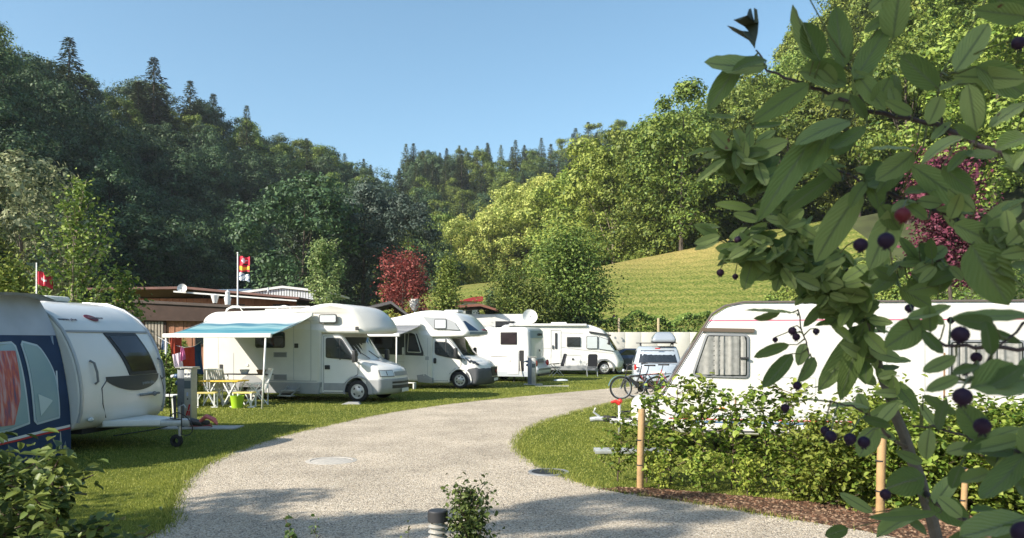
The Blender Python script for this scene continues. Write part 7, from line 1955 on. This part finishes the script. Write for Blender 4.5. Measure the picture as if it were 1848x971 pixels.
for b, t, w in [((285, 205), (88, 195), 70), ((200, 195), (98, 345), 75), ((430, 190), (365, 15), 100), ((525, 212), (500, 18), 82), ((558, 250), (668, 72), 72), ((680, 120), (705, -50), 85),
    ((600, 35), (660, -20), 40), ((418, 262), (238, 382), 85), ((385, 225), (535, 262), 95), ((560, 220), (655, 345), 55), ((872, 225), (978, 72), 95), ((822, 278), (703, 172), 78), ((865, 238), (1100, 250), 82),
    ((915, 262), (940, 412), 75), ((940, 262), (960, 400), 40), ((815, 285), (900, 250), 30), ((1100, 320), (978, 400), 95), ((188, 365), (95, 362), 22), ((240, 398), (332, 386), 22), ((232, 472), (228, 388), 36), ((168, 462), (122, 408), 34),
    ((122, 470), (30, 492), 32), ((155, 498), (60, 572), 32), ((205, 495), (352, 440), 56), ((250, 445), (312, 408), 30), ((308, 470), (195, 612), 56), ((545, 378), (372, 455), 72), ((450, 400), (255, 695), 92), ((500, 385), (395, 545), 90),
    ((508, 535), (330, 668), 62), ((595, 395), (478, 465), 48), ((768, 470), (608, 468), 84), ((745, 478), (625, 565), 80), ((908, 430), (768, 515), 60), ((915, 470), (850, 540), 50), ((735, 515), (938, 662), 88), ((582, 590), (435, 822), 82),
    ((700, 645), (604, 845), 90), ((132, 738), (55, 702), 32), ((134, 750), (58, 782), 30), ((262, 690), (178, 668), 36), ((238, 655), (120, 638), 36), ((240, 812), (213, 908), 46), ((205, 792), (128, 832), 30), ((868, 700), (1012, 765), 78),
    ((925, 765), (1042, 955), 150), ((862, 888), (720, 912), 62), ((1100, 620), (1022, 662), 60), ((560, 965), (380, 868), 52), ((1089, 50), (930, 30), 70), ((980, -20), (1100, 60), 90), ((800, 440), (860, 380), 30), ((1100, 430), (1000, 470), 80),
    ((640, 640), (700, 720), 60), ((760, 760), (850, 850), 60), ((600, 830), (520, 880), 50), ((700, 900), (800, 960), 70), ((960, 700), (1080, 640), 60), ((1000, 850), (1089, 900), 80), ((480, 480), (560, 440), 45), ((380, 620), (470, 580), 45), ((330, 700), (430, 760), 50),
    ((420, 0), (455, -60), 60), ((300, 560), (200, 520), 40), ((620, 200), (560, 300), 60), ((830, 300), (790, 390), 60), ((1089, 560), (1010, 520), 60)]:
    LV.append((*z4(*b), *z4(*t), w / 1.734, 0))
zl = lambda x, y: (1480 + x / 2.361, 560 + y / 2.361)
for b, t, w in [((195, 45), (85, 385), 95), ((225, 40), (-10, 345), 95), ((445, 48), (275, 160), 110), ((370, 35), (560, -20), 60), ((900, 20), (560, 30), 75), ((740, 60), (560, 35), 60), ((437, 88), (525, 185), 52), ((580, 195), (437, 262), 66), ((205, 160), (352, 212), 85),
    ((215, 418), (32, 412), 52), ((368, 388), (188, 470), 66), ((308, 305), (412, 432), 64), ((592, 285), (448, 345), 52), ((438, 362), (585, 445), 58), ((428, 402), (494, 502), 46), ((640, 330), (880, 300), 210), ((705, 545), (590, 400), 115), ((240, 498), (165, 625), 95),
    ((880, 545), (645, 600), 66), ((645, 575), (537, 605), 72), ((880, 605), (682, 805), 115), ((735, 690), (598, 735), 95), ((445, 708), (280, 755), 110), ((225, 862), (82, 778), 56), ((468, 792), (635, 915), 110), ((505, 862), (205, 882), 64), ((455, 862), (240, 970), 92),
    ((880, 880), (595, 965), 130), ((348, 880), (455, 955), 66), ((880, 960), (760, 930), 110), ((530, 60), (440, 0), 50), ((700, 80), (860, 140), 50), ((90, 60), (20, 0), 60), ((240, 250), (320, 330), 60), ((150, 240), (240, 320), 66), ((560, 270), (680, 240), 50),
    ((600, 660), (560, 760), 70), ((820, 700), (880, 800), 80), ((120, 930), (20, 960), 60), ((640, 450), (700, 560), 90)]:
    LV.append((*zl(*b), *zl(*t), w / 2.361, 0))
for b, t, w in [((1438, 565), (1345, 560), 25), ((1425, 622), (1360, 645), 21), ((1430, 638), (1376, 700), 27), ((1492, 545), (1450, 590), 26), ((1520, 570), (1478, 560), 24), ((1470, 645), (1440, 690), 24), ((1452, 620), (1440, 660), 22), ((1500, 585), (1540, 620), 26), ((1560, 600), (1600, 640), 30),
    ((1300, 410), (1255, 405), 18), ((1300, 425), (1252, 440), 16), ((1410, 560), (1360, 575), 18), ((1700, 300), (1760, 350), 35), ((1620, 300), (1580, 350), 34), ((1760, 120), (1848, 170), 50), ((1480, 110), (1450, 40), 40), ((1780, 700), (1848, 660), 50), ((1600, 30), (1560, 60), 30)]:
    LV.append((*b, *t, w, 0))
# the smaller leaves that crowd the inner twigs
for nm, n_, L0, L1, sp in (('left', 150, 32, 60, 34), ('twigup', 90, 32, 60, 30), ('trunk', 34, 36, 60, 34), ('twigmid', 42, 40, 66, 34), ('middle', 36, 45, 75, 40), ('upper', 14, 50, 75, 30), ('lowtwig', 6, 40, 60, 20), ('rightlow', 12, 60, 80, 26), ('horiz', 4, 60, 80, 24), ('lowright', 8, 60, 80, 24)):
    d = dense(BR[nm])
    if nm == 'trunk': d = d[len(d) // 2:]
    for _ in range(n_):
        p = d[rng.integers(0, len(d))]; a = rng.uniform(0, 2 * math.pi); L = rng.uniform(L0, L1)
        bx, by = p[0] + rng.normal() * sp * .4, p[1] + rng.normal() * sp * .4
        LV.append((bx, by, bx + L * math.cos(a), by + L * math.sin(a) * .8, L * rng.uniform(.36, .5), 1))
VE = []
def leaf_mesh(base, tip, w, nrm, curl, fold, NU=9, NVv=6):
    base = np.array(base); tip = np.array(tip); d = tip - base; L = np.linalg.norm(d); d /= L
    s = np.cross(d, nrm); s /= np.linalg.norm(s); n = np.cross(s, d)
    vs = []; mid = []
    global VE
    for i in range(NU + 1):
        t = i / NU; wt = w * .44 * (math.sin(math.pi * min(1, (t * .96 + .02)) ** .90) ** .62) if 0 < i < NU else w * .01
        for j in range(NVv + 1):
            q = j / NVv * 2 - 1
            p = base + d * L * t + s * q * wt + n * (fold * abs(q) * wt + curl * L * (t - t * t) * 1.0 + .03 * w * math.sin(t * 22 + q * 3) * abs(q))
            vs.append(p); mid.append(abs(q)); VE.append(t - .42 * abs(q))
    fs = [(i * (NVv + 1) + j, i * (NVv + 1) + j + 1, (i + 1) * (NVv + 1) + j + 1, (i + 1) * (NVv + 1) + j) for i in range(NU) for j in range(NVv)]
    return np.array(vs), np.array(fs), mid
allV = []; allF = []; rn = []; mids = []; off = 0; pet = MB(); SV = []
for (bx, by, tx, ty, w, tone) in LV:
    b = near(bx, by); D = b[2]
    dist = math.hypot(b[0] - bx, b[1] - by)
    Lp = math.hypot(tx - bx, ty - by)
    D0 = D * (1 - .04 * rng.random()) ; dz = rng.uniform(-.45, .45) * Lp / FPX * D
    B = W3(bx, by, D0); T = W3(tx, ty, D0 + dz)
    view = unit(B[None] - np.array([[0, 0, CAMH]]))[0]
    nrm = unit((-view + rng.normal(size=3) * .38 + np.array([0, 0, .45]))[None])[0]
    dd = unit((T - B)[None])[0]
    if abs(nrm @ dd) > .75: nrm = -view
    V, F, md = leaf_mesh(B - np.array(org), T - np.array(org), w * rng.uniform(.82, 1.25) / FPX * D0 * 1.05, nrm, rng.uniform(-.30, .36), rng.uniform(.05, .6))
    allV.append(V); allF.append(F + off); off += len(V); rn += [rng.random()] * len(F); mids += md
    Bv = Vector(B) - org; Pv = Vector(W3(b[0], b[1], D)) - org
    if (Pv - Bv).length > .002: pet.tube([Pv, Pv.lerp(Bv, .5) + Vector((0, 0, -.004)), Bv], [.0011, .0008, .0007], 5, cap=False)
def leaf_near_mat():
    m = bpy.data.materials.new("serviceberry_leaf"); m.use_nodes = True; nt = m.node_tree; b = nt.nodes["Principled BSDF"]
    at_ = nt.nodes.new("ShaderNodeAttribute"); at_.attribute_name = "rnd"; r = nt.nodes.new("ShaderNodeValToRGB")
    for i, (p, c) in enumerate([(0, (.09, .15, .035)), (1, (.33, .42, .15)), (.55, (.18, .26, .07))]):
        e = r.color_ramp.elements[i] if i < 2 else r.color_ramp.elements.new(p); e.position = p; e.color = (*c, 1)
    nt.links.new(at_.outputs["Fac"], r.inputs[0])
    am = nt.nodes.new("ShaderNodeAttribute"); am.attribute_name = "mid"; rm = nt.nodes.new("ShaderNodeValToRGB")
    rm.color_ramp.elements[0].position = .0; rm.color_ramp.elements[0].color = (1, 1, 1, 1); rm.color_ramp.elements[1].position = .16; rm.color_ramp.elements[1].color = (0, 0, 0, 1)
    nt.links.new(am.outputs["Fac"], rm.inputs[0])
    mx = nt.nodes.new("ShaderNodeMixRGB"); mx.inputs[2].default_value = (.13, .17, .08, 1); nt.links.new(rm.outputs[0], mx.inputs[0])
    tc = nt.nodes.new("ShaderNodeTexCoord"); n = nt.nodes.new("ShaderNodeTexNoise"); n.inputs["Scale"].default_value = 38; n.inputs["Detail"].default_value = 5; nt.links.new(tc.outputs["Object"], n.inputs[0])
    rs = nt.nodes.new("ShaderNodeValToRGB"); rs.color_ramp.elements[0].position = .70; rs.color_ramp.elements[0].color = (0, 0, 0, 1); rs.color_ramp.elements[1].position = .74; rs.color_ramp.elements[1].color = (1, 1, 1, 1); nt.links.new(n.outputs[0], rs.inputs[0])
    av = nt.nodes.new("ShaderNodeAttribute"); av.attribute_name = "vein"; mv = nt.nodes.new("ShaderNodeMath"); mv.operation = 'MULTIPLY'; mv.inputs[1].default_value = 56; nt.links.new(av.outputs["Fac"], mv.inputs[0])
    n2 = nt.nodes.new("ShaderNodeMath"); n2.operation = 'SINE'; nt.links.new(mv.outputs[0], n2.inputs[0])
    m2 = nt.nodes.new("ShaderNodeMixRGB"); m2.inputs[2].default_value = (.10, .035, .015, 1); nt.links.new(rs.outputs[0], m2.inputs[0])
    nt.links.new(r.outputs[0], mx.inputs[1]); nt.links.new(mx.outputs[0], m2.inputs[1]); nt.links.new(m2.outputs[0], b.inputs["Base Color"])
    b.inputs["Roughness"].default_value = .5; b.inputs["Specular IOR Level"].default_value = .35; b.inputs["Sheen Weight"].default_value = .25
    bp = nt.nodes.new("ShaderNodeBump"); bp.inputs["Strength"].default_value = .5; bp.inputs["Distance"].default_value = .0008; nt.links.new(n2.outputs[0], bp.inputs["Height"]); nt.links.new(bp.outputs[0], b.inputs["Normal"])
    t = nt.nodes.new("ShaderNodeBsdfTranslucent"); ms = nt.nodes.new("ShaderNodeMixShader"); ms.inputs[0].default_value = .4; nt.links.new(m2.outputs[0], t.inputs[0])
    nt.links.new(b.outputs[0], ms.inputs[1]); nt.links.new(t.outputs[0], ms.inputs[2]); nt.links.new(ms.outputs[0], nt.nodes["Material Output"].inputs[0])
    return m
LNM = leaf_near_mat()
# torn, insect-eaten leaf at the tip of the upper branch
tp = [(247, 152), (232, 128), (205, 112), (178, 96), (160, 80), (178, 84), (205, 96), (228, 98), (214, 82), (196, 72), (180, 62), (200, 62), (222, 48), (228, 28), (235, 26), (236, 60), (246, 70), (248, 40), (244, 24), (254, 30), (259, 70), (256, 105), (249, 135)]
tp = [z4(*p) for p in tp]; n = len(tp)
tv = [W3(p[0], p[1], .85 + .012 * math.sin(i)) - np.array(org) for i, p in enumerate(tp)]
me = npmesh("foliage", np.concatenate(allV), np.concatenate(allF), LNM, rnd=rn, smooth=True)
a = me.attributes.new("vein", 'FLOAT', 'POINT'); a.data.foreach_set("value", np.array(VE, np.float32))
a = me.attributes.new("mid", 'FLOAT', 'POINT'); a.data.foreach_set("value", np.array(mids, np.float32))
link("foliage", me, tree)
tl = MB().add([Vector(v) for v in tv] + [Vector(v) + Vector((0, .0006, 0)) for v in tv], [tuple(range(n)), tuple(range(2 * n - 1, n - 1, -1))] + [(i, (i + 1) % n, (i + 1) % n + n, i + n) for i in range(n)])
o = tl.build("torn_leaf", mat("dry_leaf", (.05, .06, .035), .6), tree); o['label'] = "dark torn leaf at the tip of the upper branch"
fo = [c for c in tree.children if c.name.startswith("foliage")][0]
mat("stalk", (.10, .12, .04), .6)
bm = bmesh.new(); bm.from_mesh(fo.data); lay = bm.faces.layers.float.get("rnd"); base_ = len(bm.verts)
bv = [bm.verts.new(v) for v in pet.v]
for f in pet.f: nf = bm.faces.new([bv[i] for i in f]); nf.smooth = True; nf.material_index = 1
bm.to_mesh(fo.data); bm.free(); fo.data.materials.append(MATS["stalk"])
BER = [(1629, 388, 14), (1553, 442, 13), (1599, 434, 15), (1300, 492, 7), (1327, 499, 5.5), (1332, 433, 7), (1319, 438, 6), (1430, 597, 7.5), (1437, 608, 7), (1473, 598, 6), (1439, 696, 8), (1417, 736, 8), (1733, 604, 16), (1742, 666, 11), (1760, 664, 9), (1737, 716, 17), (1773, 769, 15.5),
       (1489, 777, 8.5), (1500, 788, 11), (1534, 792, 11), (1559, 798, 11), (1598, 892, 10), (1838, 78, 12), (1641, 556, 8), (1716, 578, 6.5), (1848, 962, 22), (1762, 645, 10), (1399, 613, 5)]
BM = mat("berry_skin", (.030, .010, .026), .6, var=.5, vscale=60, spec=.25, col2=(.012, .008, .03)); BMR = mat("red_berry_skin", (.12, .012, .02), .5, spec=.3)
for i, (px, py, r) in enumerate(BER):
    b = near(px, py); D = min(1.15, max(.42, .0053 * FPX / r)); D = .5 * D + .5 * min(b[2], D * 1.3)
    R_ = r / FPX * D; c = Vector(W3(px, py, D)) - org
    mb = MB().ico(c, R_, 0, 3, (1, 1, .96))
    for k in range(5): a = k * 1.257; mb.tube([c + Vector((math.cos(a) * R_ * .25, math.sin(a) * R_ * .25, -R_ * .92)), c + Vector((math.cos(a) * R_ * .5, math.sin(a) * R_ * .5, -R_ * 1.22))], [R_ * .12, R_ * .03], 5)
    P = Vector(W3(b[0], b[1], b[2])) - org; q = (P - c)
    e = c + (q.normalized() * min(q.length, .05) if q.length > 0 else Vector((0, 0, .02)))
    o = mb.build("berry", BMR if i == 0 else BM, tree)
    if i == 0: o['label'] = "dark red, not yet ripe berry"
    s_ = MB().tube([c + Vector((0, 0, R_ * .9)), c.lerp(P, .5) + Vector((0, 0, .006)), P], [.0007, .0008, .0011], 5, cap=False).build("stalk", MATS["stalk"], o)
